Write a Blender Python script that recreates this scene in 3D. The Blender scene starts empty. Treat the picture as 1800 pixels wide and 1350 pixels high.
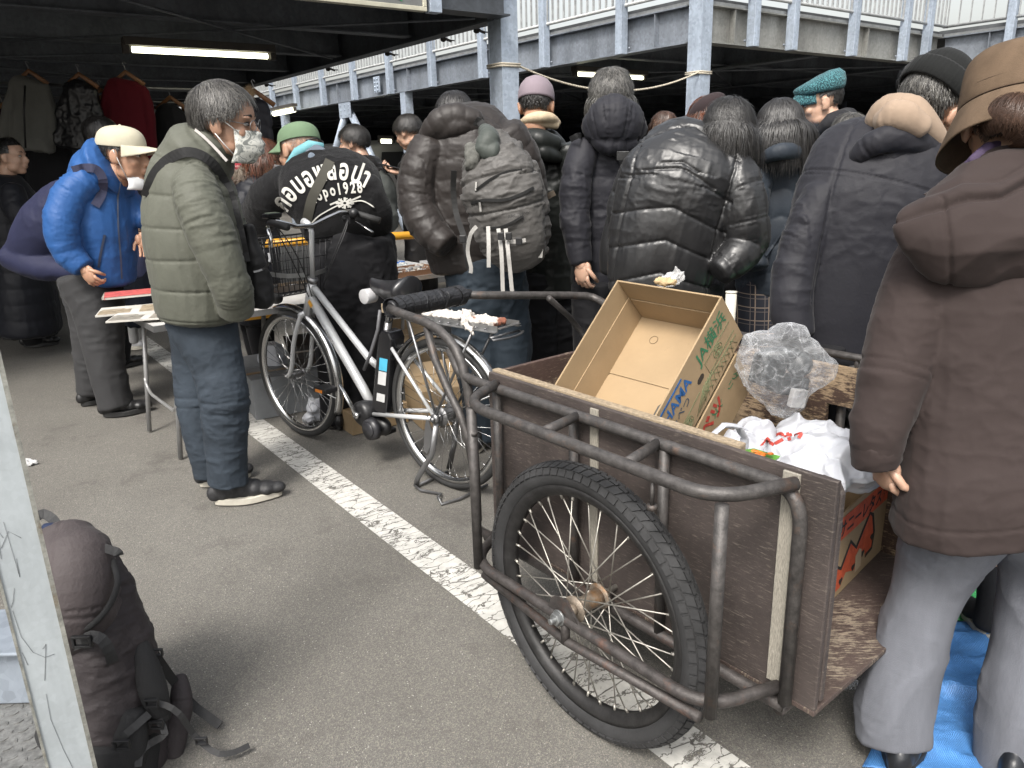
import bpy, bmesh, math, random
import numpy as np
from mathutils import Vector, Matrix
from mathutils.bvhtree import BVHTree
rad=math.radians
# ---------------------------------------------------------------- camera
FP,CX,CY,H=1322.,900.,675.,1.42
def nrm(v): v=np.array(v,float); return v/np.linalg.norm(v)
_up=nrm([-116336.,3811326.,1152464.]); _fw=np.array([0,0,-1.])
_Y=nrm(_fw-_up*_fw.dot(_up)); _X=np.cross(_Y,_up)
R=np.array([_X,_Y,_up]); CAM=np.array([0,0,H])
sc=bpy.context.scene; col=sc.collection
cd=bpy.data.cameras.new('camera'); cam=bpy.data.objects.new('camera',cd); col.objects.link(cam)
cd.sensor_width=36; cd.lens=FP/1800*36; cd.clip_start=.05; cd.clip_end=2000
cam.matrix_world=Matrix([[R[i][0],R[i][1],R[i][2],CAM[i]] for i in range(3)]+[[0,0,0,1]])
sc.camera=cam
# ---------------------------------------------------------------- light
SUN_EL,SUN_AZ=52,200           # azimuth measured clockwise from +Y : behind the camera, a little to the left
w=bpy.data.worlds.new('World'); sc.world=w; w.use_nodes=True
nt=w.node_tree; nt.nodes.clear()
sky=nt.nodes.new('ShaderNodeTexSky'); sky.sky_type='NISHITA'; sky.sun_disc=False
sky.sun_elevation=rad(SUN_EL); sky.sun_rotation=rad(SUN_AZ); sky.air_density=1.6; sky.dust_density=6; sky.ozone_density=1
hs=nt.nodes.new('ShaderNodeHueSaturation'); hs.inputs['Saturation'].default_value=.28
bg=nt.nodes.new('ShaderNodeBackground'); bg.inputs[1].default_value=.15
wo=nt.nodes.new('ShaderNodeOutputWorld')
nt.links.new(sky.outputs[0],hs.inputs['Color']); nt.links.new(hs.outputs[0],bg.inputs[0]); nt.links.new(bg.outputs[0],wo.inputs[0])
sl=bpy.data.lights.new('sun','SUN'); sl.energy=1.9; sl.angle=rad(14); sl.color=(1,.955,.89)
so=bpy.data.objects.new('sun',sl); col.objects.link(so)
_d=Vector((math.sin(rad(SUN_AZ))*math.cos(rad(SUN_EL)),math.cos(rad(SUN_AZ))*math.cos(rad(SUN_EL)),math.sin(rad(SUN_EL))))
so.rotation_euler=_d.to_track_quat('Z','Y').to_euler()
vs=sc.view_settings; vs.view_transform='Standard'; vs.look='None'; vs.exposure=1.0; vs.gamma=1
# ---------------------------------------------------------------- frames and helpers
def ray(px,py): return R@nrm([px-CX,CY-py,-FP])
def P(px,py,y): r=ray(px,py); return CAM+r*(y/r[1])          # point seen at a place, y metres in front
def G(px,py,z=0.): r=ray(px,py); return CAM+r*((z-H)/r[2])     # the same at a height
A=R@nrm([-1040,368,-FP]); A[2]=0; A=nrm(A); B=np.array([A[1],-A[0],0.])   # the two directions the car park is laid out in
Z=np.array([0,0,1.])
def AB(a,b,z=0.): return A*a+B*b+Z*z
def V3(*a): return np.array(a,float)
class MB:
    def __init__(s): s.v=[]; s.f=[]; s.m=[]; s.s=[]; s.n=0
    def add(s,vs,fs,mi=0,sm=True):
        vs=np.asarray(vs,float).reshape(-1,3); k=s.n; s.v.append(vs); s.n+=len(vs)
        for f in fs: s.f.append(tuple(i+k for i in f)); s.m.append(mi); s.s.append(sm)
        return s
    def obox(s,o,a,b,c,mi=0):
        o,a,b,c=[np.array(t,float) for t in (o,a,b,c)]
        vs=[o,o+a,o+a+b,o+b,o+c,o+a+c,o+a+b+c,o+b+c]
        fs=[(0,3,2,1),(4,5,6,7),(0,1,5,4),(1,2,6,5),(2,3,7,6),(3,0,4,7)]
        if np.dot(np.cross(a,b),c)<0: fs=[f[::-1] for f in fs]
        return s.add(vs,fs,mi,False)
    def box(s,c,size,ax=None,mi=0):
        ax=np.eye(3) if ax is None else np.array(ax,float)
        a,b,cc=[ax[i]*size[i] for i in range(3)]
        return s.obox(np.array(c,float)-(a+b+cc)/2,a,b,cc,mi)
    def tube(s,pts,r,n=10,closed=False,mi=0,cap=True,flat=None):
        pts=[np.array(p,float) for p in pts]; k=len(pts); r=[r]*k if np.isscalar(r) else list(r)
        T=[]
        for i in range(k):
            if closed: t=pts[(i+1)%k]-pts[i-1]
            else: t=pts[min(i+1,k-1)]-pts[max(i-1,0)]
            T.append(t/(np.linalg.norm(t)+1e-12))
        u=np.cross(T[0],flat if flat is not None else (Z if abs(T[0][2])<.9 else V3(1,0,0))); u/=np.linalg.norm(u)
        vs=[]
        for i in range(k):
            u=u-T[i]*u.dot(T[i]); u/=np.linalg.norm(u)+1e-12; w_=np.cross(T[i],u)
            rr=r[i]; ra,rb=(rr,rr) if np.isscalar(rr) else rr
            for j in range(n):
                a=2*math.pi*j/n; vs.append(pts[i]+u*ra*math.cos(a)+w_*rb*math.sin(a))
        fs=[]
        for i in range(k if closed else k-1):
            i2=(i+1)%k
            for j in range(n): fs.append((i*n+j,i*n+(j+1)%n,i2*n+(j+1)%n,i2*n+j))
        if cap and not closed: fs.append(tuple(range(n))[::-1]); fs.append(tuple((k-1)*n+j for j in range(n)))
        return s.add(vs,fs,mi,True)
    def strap(s,pts,wdir,w,t,mi=0):
        pts=[np.array(p,float) for p in pts]; k=len(pts); vs=[]
        for i in range(k):
            T=nrm(pts[min(i+1,k-1)]-pts[max(i-1,0)]); wd=np.array(wdir[i] if np.ndim(wdir)>1 else wdir,float)
            wd=nrm(wd-T*wd.dot(T)); nn=np.cross(T,wd)
            for a,b in ((-1,-1),(1,-1),(1,1),(-1,1)): vs.append(pts[i]+wd*a*w/2+nn*b*t/2)
        fs=[(i*4+j,i*4+(j+1)%4,(i+1)*4+(j+1)%4,(i+1)*4+j) for i in range(k-1) for j in range(4)]+[(3,2,1,0),tuple((k-1)*4+j for j in range(4))]
        return s.add(vs,fs,mi,False)
    def ell(s,c,r,ax=None,nu=20,nv=12,mi=0):
        ax=np.eye(3) if ax is None else np.array(ax,float); c=np.array(c,float); r=[r]*3 if np.isscalar(r) else r
        vs=[c+ax[2]*r[2]]
        for i in range(1,nv):
            p=math.pi*i/nv
            for j in range(nu):
                a=2*math.pi*j/nu; vs.append(c+ax[0]*r[0]*math.sin(p)*math.cos(a)+ax[1]*r[1]*math.sin(p)*math.sin(a)+ax[2]*r[2]*math.cos(p))
        vs.append(c-ax[2]*r[2]); fs=[(0,1+j,1+(j+1)%nu) for j in range(nu)]
        for i in range(nv-2):
            for j in range(nu): fs.append((1+i*nu+j,1+(i+1)*nu+j,1+(i+1)*nu+(j+1)%nu,1+i*nu+(j+1)%nu))
        L=len(vs)-1; fs+=[(L,1+(nv-2)*nu+(j+1)%nu,1+(nv-2)*nu+j) for j in range(nu)]
        if np.linalg.det(ax)<0: fs=[f[::-1] for f in fs]
        return s.add(vs,fs,mi,True)
    def rings(s,rs,mi=0,cap=True,sm=True,closed=False):
        n=len(rs[0]); vs=np.concatenate([np.asarray(r_,float) for r_ in rs]); fs=[]; k=len(rs)
        for i in range(k if closed else k-1):
            i2=(i+1)%k
            for j in range(n): fs.append((i*n+j,i*n+(j+1)%n,i2*n+(j+1)%n,i2*n+j))
        if cap and not closed: fs.append(tuple(range(n))[::-1]); fs.append(tuple((k-1)*n+j for j in range(n)))
        return s.add(vs,fs,mi,sm)
    def sheet(s,grid,t=0.,mi=0,sm=True):
        g=np.asarray(grid,float); a,b=g.shape[:2]
        fs=[(i*b+j,(i+1)*b+j,(i+1)*b+j+1,i*b+j+1) for i in range(a-1) for j in range(b-1)]
        return s.add(g.reshape(-1,3),fs,mi,sm)
    def prism(s,poly,ext,mi=0,sm=False):
        p=np.asarray(poly,float); n=len(p); ext=np.array(ext,float)
        fs=[tuple(range(n))[::-1],tuple(range(n,2*n))]+[(j,(j+1)%n,n+(j+1)%n,n+j) for j in range(n)]
        nn=sum(np.cross(p[j],p[(j+1)%n]) for j in range(n))
        if nn.dot(ext)<0: fs=[f[::-1] for f in fs]
        return s.add(np.concatenate([p,p+ext]),fs,mi,sm)
    def arr(s): return np.concatenate(s.v) if s.v else np.zeros((0,3))
    def build(s,name,mats,parent=None,bev=0,solid=0,sub=0,origin=None):
        V=s.arr(); return mkobj(name,V,s.f,mats,parent,s.m,s.s,bev,solid,sub,origin)
def root_of(o):
    r=np.zeros(3)
    while o is not None: r+=np.array(o.location); o=o.parent
    return r
def mkobj(name,V,F,mats,parent=None,mi=None,smooth=True,bev=0,solid=0,sub=0,origin=None):
    if parent is None:
        org=np.array(origin,float) if origin is not None else V3((V[:,0].min()+V[:,0].max())/2,(V[:,1].min()+V[:,1].max())/2,V[:,2].min())
        loc=org
    else: org=root_of(parent); loc=np.zeros(3)
    me=bpy.data.meshes.new(name); me.from_pydata((V-org).tolist(),[],[list(map(int,f)) for f in F]); 
    mats=mats if isinstance(mats,(list,tuple)) else [mats]
    for m in mats: me.materials.append(m)
    if mi is not None and len(mats)>1: me.polygons.foreach_set('material_index',mi)
    me.polygons.foreach_set('use_smooth',[smooth]*len(F) if isinstance(smooth,bool) else smooth)
    me.update(); o=bpy.data.objects.new(name,me); col.objects.link(o); o.location=loc; o.parent=parent
    if solid: md=o.modifiers.new('solid','SOLIDIFY'); md.thickness=solid; md.offset=0
    if bev: md=o.modifiers.new('bevel','BEVEL'); md.width=bev; md.segments=2; md.limit_method='ANGLE'; md.angle_limit=rad(40)
    if sub: md=o.modifiers.new('sub','SUBSURF'); md.levels=sub; md.render_levels=sub
    return o
def tag(o,label=None,cat=None,group=None,kind=None):
    if label: o['label']=label
    if cat: o['category']=cat
    if group: o['group']=group
    if kind: o['kind']=kind
    return o
def thing(name,label,cat,loc,group=None):
    o=bpy.data.objects.new(name,None); col.objects.link(o); o.location=Vector(loc); o.empty_display_size=.1
    return tag(o,label,cat,group)
# ---------------------------------------------------------------- materials
def newmat(name):
    m=bpy.data.materials.new(name); m.use_nodes=True; nt=m.node_tree; nt.nodes.clear()
    o=nt.nodes.new('ShaderNodeOutputMaterial'); b=nt.nodes.new('ShaderNodeBsdfPrincipled'); nt.links.new(b.outputs[0],o.inputs[0])
    tc=nt.nodes.new('ShaderNodeTexCoord'); return m,nt,b,tc,o
def noise(nt,vec,scale,detail=4,rough=.6,stretch=None,dist=0):
    if stretch is not None:
        mp=nt.nodes.new('ShaderNodeMapping'); mp.inputs['Scale'].default_value=stretch; nt.links.new(vec,mp.inputs[0]); vec=mp.outputs[0]
    n=nt.nodes.new('ShaderNodeTexNoise'); n.inputs['Scale'].default_value=scale; n.inputs['Detail'].default_value=detail; n.inputs['Roughness'].default_value=rough; n.inputs['Distortion'].default_value=dist
    nt.links.new(vec,n.inputs['Vector']); return n.outputs['Fac']
def ramp(nt,fac,stops,interp='LINEAR'):
    r=nt.nodes.new('ShaderNodeValToRGB'); r.color_ramp.interpolation=interp; cr=r.color_ramp
    while len(cr.elements)<len(stops): cr.elements.new(.5)
    for e,(p,c) in zip(cr.elements,stops): e.position=p; e.color=(*c,1) if len(c)==3 else c
    nt.links.new(fac,r.inputs[0]); return r.outputs[0]
def mixc(nt,fac,a,b):
    n=nt.nodes.new('ShaderNodeMix'); n.data_type='RGBA'
    for i,x in ((0,fac),(6,a),(7,b)):
        if hasattr(x,'links'): nt.links.new(x,n.inputs[i])
        else: n.inputs[i].default_value=x if i==0 else ((*x,1) if len(x)==3 else x)
    return n.outputs[2]
def bump(nt,b,h,strength,dist=.01,prev=None):
    n=nt.nodes.new('ShaderNodeBump'); n.inputs['Strength'].default_value=strength; n.inputs['Distance'].default_value=dist
    nt.links.new(h,n.inputs['Height'])
    if prev is not None: nt.links.new(prev,n.inputs['Normal'])
    nt.links.new(n.outputs[0],b.inputs['Normal']); return n.outputs[0]
MC={}
def M(name,c=(.5,.5,.5),rough=.7,metal=0,var=.18,vs=6,bs=60,bd=.003,bst=.4,spec=.5,sheen=0,st=None,sub=0,coat=0,rv=0,stretch2=None):
    if name in MC: return MC[name]
    m,nt,b,tc,_=newmat(name); ob=tc.outputs['Object']
    f=noise(nt,ob,vs,5,.65,st)
    c=np.array(c,float)*.8; lo=np.clip(c*(1-var),0,1); hi=np.clip(c*(1+var),0,1)
    nt.links.new(ramp(nt,f,[(.3,tuple(lo)),(.7,tuple(hi))]),b.inputs['Base Color'])
    b.inputs['Roughness'].default_value=rough; b.inputs['Metallic'].default_value=metal
    b.inputs['Specular IOR Level'].default_value=spec
    if sheen: b.inputs['Sheen Weight'].default_value=sheen*.2; b.inputs['Sheen Roughness'].default_value=.4
    if coat: b.inputs['Coat Weight'].default_value=coat; b.inputs['Coat Roughness'].default_value=.2
    if sub: b.inputs['Subsurface Weight'].default_value=sub; b.inputs['Subsurface Radius'].default_value=(1,.4,.25); b.inputs['Subsurface Scale'].default_value=.01
    if rv: nt.links.new(ramp(nt,noise(nt,ob,vs*2.3,4),[(.3,(rough-rv,)*3),(.7,(rough+rv,)*3)]),b.inputs['Roughness'])
    if bst: bump(nt,b,noise(nt,ob,bs,3,.6,stretch2),bst,bd)
    MC[name]=m; return m
def emit(name,c,s):
    m,nt,b,tc,_=newmat(name); b.inputs['Base Color'].default_value=(*c,1); b.inputs['Emission Color'].default_value=(*c,1); b.inputs['Emission Strength'].default_value=s; return m
def m_asphalt():
    m,nt,b,tc,_=newmat('asphalt'); ob=tc.outputs['Object']
    big=noise(nt,ob,.9,5,.6); base=ramp(nt,big,[(.3,(.102,.096,.086)),(.7,(.142,.135,.122))])
    v=nt.nodes.new('ShaderNodeTexVoronoi'); v.inputs['Scale'].default_value=330; nt.links.new(ob,v.inputs['Vector'])
    sp=ramp(nt,v.outputs['Color'],[(.2,(.72,)*3),(.6,(1,)*3),(.92,(1.5,1.47,1.4))])
    mm=nt.nodes.new('ShaderNodeMix'); mm.data_type='RGBA'; mm.blend_type='MULTIPLY'; mm.inputs[0].default_value=1
    nt.links.new(base,mm.inputs[6]); nt.links.new(sp,mm.inputs[7])
    v2=nt.nodes.new('ShaderNodeTexVoronoi'); v2.inputs['Scale'].default_value=75; nt.links.new(ob,v2.inputs['Vector'])
    sp2=ramp(nt,v2.outputs['Distance'],[(.10,(1,)*3),(.17,(0,)*3)])
    n3=ramp(nt,noise(nt,ob,60,2),[(.5,(0,)*3),(.56,(1,)*3)])
    k=nt.nodes.new('ShaderNodeMath'); k.operation='MULTIPLY'; nt.links.new(sp2,k.inputs[0]); nt.links.new(n3,k.inputs[1])
    c2=mixc(nt,k.outputs[0],mm.outputs[2],(.33,.32,.29))
    st=ramp(nt,noise(nt,ob,2.4,7,.75),[(.55,(0,)*3),(.70,(.6,)*3)])
    c3=mixc(nt,st,c2,(.05,.045,.04))
    nt.links.new(c3,b.inputs['Base Color']); b.inputs['Roughness'].default_value=.88
    bump(nt,b,v.outputs['Distance'],.6,.003); return m
def m_linepaint():
    m,nt,b,tc,o=newmat('worn_road_paint'); ob=tc.outputs['Object']
    mp=nt.nodes.new('ShaderNodeMapping'); mp.inputs['Rotation'].default_value=(0,0,-math.atan2(A[1],A[0])); nt.links.new(ob,mp.inputs[0])
    f1=noise(nt,mp.outputs[0],9,8,.75,(2.2,.8,1),1.2); f2=noise(nt,mp.outputs[0],60,5,.7)
    a=nt.nodes.new('ShaderNodeMath'); a.operation='MULTIPLY_ADD'; nt.links.new(f2,a.inputs[0]); a.inputs[1].default_value=.25; nt.links.new(f1,a.inputs[2])
    # thin cracks running across the stripe
    w_=nt.nodes.new('ShaderNodeTexVoronoi'); w_.feature='DISTANCE_TO_EDGE'; w_.inputs['Scale'].default_value=10
    mp2=nt.nodes.new('ShaderNodeMapping'); mp2.inputs['Scale'].default_value=(2.6,.75,1); nt.links.new(mp.outputs[0],mp2.inputs[0])
    dn=noise(nt,mp.outputs[0],14,4); dm=nt.nodes.new('ShaderNodeMix'); dm.data_type='VECTOR'; dm.inputs[0].default_value=.12
    nt.links.new(mp2.outputs[0],dm.inputs[4]); nt.links.new(dn,dm.inputs[5]); nt.links.new(dm.outputs[1],w_.inputs['Vector'])
    cr=ramp(nt,w_.outputs['Distance'],[(.012,(0,)*3),(.035,(1,)*3)])
    al=ramp(nt,a.outputs[0],[(.515,(0,)*3),(.575,(1,)*3)])
    k=nt.nodes.new('ShaderNodeMath'); k.operation='MULTIPLY'; nt.links.new(cr,k.inputs[0]); nt.links.new(al,k.inputs[1])
    c=ramp(nt,noise(nt,ob,25,5),[(.3,(.36,.355,.33)),(.7,(.5,.49,.46))]); nt.links.new(c,b.inputs['Base Color']); b.inputs['Roughness'].default_value=.8
    nt.links.new(k.outputs[0],b.inputs['Alpha']); bump(nt,b,f2,.5,.003); return m
def m_worn(name,paint,wood,axis,amt=.55,scale=3.5,fine=1.):
    # flaking paint over timber; axis = stretch that makes the streaks follow the grain
    m,nt,b,tc,_=newmat(name); ob=tc.outputs['Object']
    f1=noise(nt,ob,scale,6,.7); f2=noise(nt,ob,26,6,.75,axis)
    a=nt.nodes.new('ShaderNodeMath'); a.operation='MULTIPLY_ADD'; nt.links.new(f2,a.inputs[0]); a.inputs[1].default_value=.8; nt.links.new(f1,a.inputs[2])
    k=ramp(nt,a.outputs[0],[(amt+.3,(0,)*3),(amt+.36,(1,)*3)])
    wv=noise(nt,ob,90,4,.6,axis); wc=ramp(nt,wv,[(.3,tuple(np.array(wood)*.55)),(.7,tuple(np.array(wood)*1.25))])
    pc=ramp(nt,noise(nt,ob,5,6,.7),[(.3,tuple(np.array(paint)*.65)),(.75,tuple(np.array(paint)*1.5))])
    sc_=ramp(nt,noise(nt,ob,42,4,.7,tuple(np.array(axis)*fine)),[(.56,(0,)*3),(.66,(.8,)*3)])
    pc2=mixc(nt,sc_,pc,tuple(np.array(paint)*.5+np.array(wood)*.5))
    nt.links.new(mixc(nt,k,pc2,wc),b.inputs['Base Color']); b.inputs['Roughness'].default_value=.6
    bump(nt,b,wv,.35,.003); return m
def m_rust(name,base=(.05,.045,.045),rust=(.16,.07,.04),amt=.5,metal=.5,rough=.5):
    m,nt,b,tc,_=newmat(name); ob=tc.outputs['Object']
    f=noise(nt,ob,14,8,.75); k=ramp(nt,f,[(amt,(0,)*3),(amt+.12,(1,)*3)])
    c=ramp(nt,noise(nt,ob,45,6,.7),[(.3,tuple(np.array(base)*.6)),(.7,tuple(np.array(base)*1.7))])
    r_=ramp(nt,noise(nt,ob,80,4),[(.3,tuple(np.array(rust)*.6)),(.7,tuple(np.array(rust)*1.2))])
    nt.links.new(mixc(nt,k,c,r_),b.inputs['Base Color']); b.inputs['Metallic'].default_value=metal; b.inputs['Roughness'].default_value=rough
    bump(nt,b,noise(nt,ob,160,4,.7),.5,.002); return m
def m_galv(name,c=(.42,.46,.52),rough=.5,metal=.35,cell=38,cc=1.):
    m,nt,b,tc,_=newmat(name); ob=tc.outputs['Object']; c=np.array(c)
    v=nt.nodes.new('ShaderNodeTexVoronoi'); v.inputs['Scale'].default_value=cell; nt.links.new(ob,v.inputs['Vector'])
    f=noise(nt,ob,3,6,.7,(1,1,.35)); b1=ramp(nt,f,[(.28,tuple(c*.62)),(.5,tuple(c)),(.75,tuple(np.clip(c*1.35,0,1)))])
    sp=ramp(nt,v.outputs['Color'],[(0,(1-.18*cc,)*3),(1,(1+.12*cc,)*3)])
    mm=nt.nodes.new('ShaderNodeMix'); mm.data_type='RGBA'; mm.blend_type='MULTIPLY'; mm.inputs[0].default_value=1
    nt.links.new(b1,mm.inputs[6]); nt.links.new(sp,mm.inputs[7]); nt.links.new(mm.outputs[2],b.inputs['Base Color'])
    b.inputs['Metallic'].default_value=metal; b.inputs['Roughness'].default_value=rough
    bump(nt,b,noise(nt,ob,25,5),.15,.004); return m
BLK=M('black_plastic',(.012,.012,.013),.42,bst=.1); RUB=M('rubber',(.02,.02,.02),.7,var=.35,vs=25,bst=.25,bs=140)
CHR=M('bright_steel',(.62,.62,.62),.24,1,var=.1,bst=.05); ALU=M('aluminium',(.5,.5,.5),.38,.9,var=.15,vs=20,bst=.1)
def text(name,s,size,o,xd,yd,mat,parent,ext=.0004,off=0.,align='LEFT',sub=0):
    cu=bpy.data.curves.new(name,'FONT'); cu.body=s; cu.size=1; cu.offset=off; cu.extrude=0; cu.align_x=align; cu.resolution_u=4
    t=bpy.data.objects.new(name,cu); col.objects.link(t); dg=bpy.context.evaluated_depsgraph_get(); dg.update()
    me=bpy.data.meshes.new_from_object(t.evaluated_get(dg)); bpy.data.objects.remove(t); bpy.data.curves.remove(cu)
    if sub:
        bm=bmesh.new(); bm.from_mesh(me); bmesh.ops.triangulate(bm,faces=bm.faces)
        for _ in range(4):
            es=[e for e in bm.edges if e.calc_length()>sub/size]
            if not es: break
            bmesh.ops.subdivide_edges(bm,edges=es,cuts=1); bmesh.ops.triangulate(bm,faces=bm.faces)
        bm.to_mesh(me); bm.free()
    v=np.empty(len(me.vertices)*3); me.vertices.foreach_get('co',v); v=v.reshape(-1,3); fs=[tuple(p.vertices) for p in me.polygons]
    bpy.data.meshes.remove(me); xd=nrm(xd); yd=nrm(np.array(yd,float)-xd*np.dot(xd,yd)); zd=np.cross(xd,yd)
    o=np.array(o,float)
    W=o+np.outer(v[:,0]*size,xd)+np.outer(v[:,1]*size,yd)+zd*ext
    if mat is None: return W,fs
    return mkobj(name,W,fs,mat,parent,smooth=False)
# ---------------------------------------------------------------- the place: ground and steel parking decks
ASPH=m_asphalt(); mb=MB(); S=70; n=8
mb.sheet([[V3(-S+2*S*i/n,-S+2*S*j/n,0) for j in range(n+1)] for i in range(n+1)][::-1]); tag(mb.build('ground',ASPH),kind='structure')
LP=m_linepaint()
def stripe(a0,a1,b0,b1,z=.004,skew=0):
    m=MB(); m.sheet([[AB(a0+(a1-a0)*i/30,b0+(b1-b0)*j/3,z) for j in range(4)] for i in range(31)]); v=m.arr()
    o=m.build('painted_line',LP); tag(o,kind='structure'); return o
stripe(.55,9,1.158,1.305)
stripe(8.6,8.74,-4,.85); 
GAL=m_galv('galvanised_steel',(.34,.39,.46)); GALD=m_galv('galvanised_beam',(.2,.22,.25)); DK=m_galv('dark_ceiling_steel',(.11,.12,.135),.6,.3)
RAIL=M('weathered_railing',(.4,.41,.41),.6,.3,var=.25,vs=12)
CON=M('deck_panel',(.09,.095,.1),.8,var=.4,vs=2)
def bolt(m,p,nd,r=.013):
    nd=nrm(nd); m.tube([p,p+nd*.012],r,6)
def ibeam(m,a0,b0,a1,b1,zb,h,fl=.16,tw=.012,tf=.014):
    # an I section between two plan points, bottom at zb
    p=AB(a0,b0); q=AB(a1,b1); d=q-p; L=np.linalg.norm(d); d/=L; s=np.cross(Z,d)
    m.obox(p-s*fl/2+Z*zb,d*L,s*fl,Z*tf); m.obox(p-s*fl/2+Z*(zb+h-tf),d*L,s*fl,Z*tf)
    m.obox(p-s*tw/2+Z*(zb+tf),d*L,s*tw,Z*(h-2*tf))
ZB=2.5
# left deck (we look up under it): floor panel, near beam, right edge beam, joists, bracing
LD=thing('parking_deck','dark steel parking deck overhead on the left, seen from below, with joists and edge beams','parking deck',AB(5.45,-4,ZB))
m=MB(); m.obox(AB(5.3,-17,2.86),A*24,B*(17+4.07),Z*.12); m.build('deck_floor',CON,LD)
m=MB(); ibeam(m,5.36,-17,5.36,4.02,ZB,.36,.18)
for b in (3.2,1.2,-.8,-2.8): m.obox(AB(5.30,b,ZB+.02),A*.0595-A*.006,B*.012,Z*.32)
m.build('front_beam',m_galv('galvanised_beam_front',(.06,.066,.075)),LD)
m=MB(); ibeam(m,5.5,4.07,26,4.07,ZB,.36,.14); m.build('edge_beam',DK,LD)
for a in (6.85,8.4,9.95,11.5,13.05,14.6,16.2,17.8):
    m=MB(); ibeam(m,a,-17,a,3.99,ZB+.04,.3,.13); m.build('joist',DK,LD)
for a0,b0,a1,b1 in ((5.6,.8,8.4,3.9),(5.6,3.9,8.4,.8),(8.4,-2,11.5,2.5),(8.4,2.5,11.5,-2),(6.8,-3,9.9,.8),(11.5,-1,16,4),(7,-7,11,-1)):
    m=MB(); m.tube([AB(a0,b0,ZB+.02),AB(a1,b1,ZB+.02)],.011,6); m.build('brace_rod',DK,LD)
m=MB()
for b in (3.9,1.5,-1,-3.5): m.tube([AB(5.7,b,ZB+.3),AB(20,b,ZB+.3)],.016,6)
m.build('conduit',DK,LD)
# clamps lashed under the edge
m=MB()
for a in (5.95,6.5,7.6,9.1,11.2):
    p=AB(a,4.16,ZB-.01); m.tube([p-A*.05,p+A*.02+Z*.02,p+B*.09-Z*.01],.012,6); m.ell(p,(.03,.03,.022),nu=8,nv=6); m.tube([p,p+B*.14+A*.02],.006,5)
m.build('edge_clamp',M('dark_tie',(.03,.025,.02),.8),LD)
def column(name,label,a,b,w_,z1,h0=0,mat=GAL,group=None):
    t=thing(name,label,'column',AB(a,b,0),group)
    m=MB(); f=.012; zz=Z*(z1-h0)
    # H section: two flanges and a web
    o=AB(a,b,h0)
    for s in (-1,1): m.obox(o+A*(s*w_/2)-A*f/2-B*w_/2,A*f,B*w_,zz)
    m.obox(o-A*(w_/2-f/2)-B*.005,A*(w_-f),B*.01,zz)
    for s in (-1,1): m.obox(o+B*(s*(w_/2-.004))-B*.002-A*(w_/2-f/2),A*(w_-f),B*.004,zz)
    m.build('column_shaft',mat,t,bev=.002)
    m=MB(); m.obox(AB(a-w_*.9,b-w_*.9,0.004),A*w_*1.8,B*w_*1.8,Z*.02)
    for i in (-1,1):
        for j in (-1,1): bolt(m,AB(a+i*w_*.7,b+j*w_*.7,.02),Z)
    m.build('base_plate',mat,t); return t
column('steel_column','nearer roped galvanised steel column, standing behind the grey backpack',5.50,4.11,.175,4.2)
column('steel_column','farther roped galvanised steel column, standing behind the shiny black puffer',5.58,6.72,.165,4.2)
# rope
def rope(p,q,sag,name,label):
    t=thing(name,label,'rope',p)
    m=MB(); N=150
    base=[p+(q-p)*s-Z*sag*4*s*(1-s) for s in np.linspace(0,1,N)]
    T=nrm(q-p); u=np.cross(T,Z); 
    for ph in range(3):
        m.tube([c+ (u*math.cos(i*1.1+ph*2.094)+Z*math.sin(i*1.1+ph*2.094))*.0045 for i,c in enumerate(base)],.0052,6)
    m.build('twisted_strand',M('rope_fibre',(.5,.45,.36),.9,var=.3,vs=60),t)
    for c,w_ in ((AB(5.50,4.11,p[2]),.175),(AB(5.58,6.72,q[2]),.165)):
        m=MB(); h=w_/2+.012
        for k in range(2):
            zz=Z*(k*.018-.01)
            m.tube([c+A*x*h+B*y*h+zz for x,y in ((-1,-1),(0,-1.02),(1,-1),(1.02,0),(1,1),(0,1.02),(-1,1),(-1.02,0))],.009,6,closed=True)
        m.ell(c+B*h+A*(-h)*.6,(.028,.028,.022),nu=8,nv=6); m.build('rope_loop',M('rope_fibre'),t)
rope(AB(5.42,4.2,2.155),AB(5.50,6.62,2.2),.19,'rope','twisted beige rope sagging between the two front steel columns')
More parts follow.
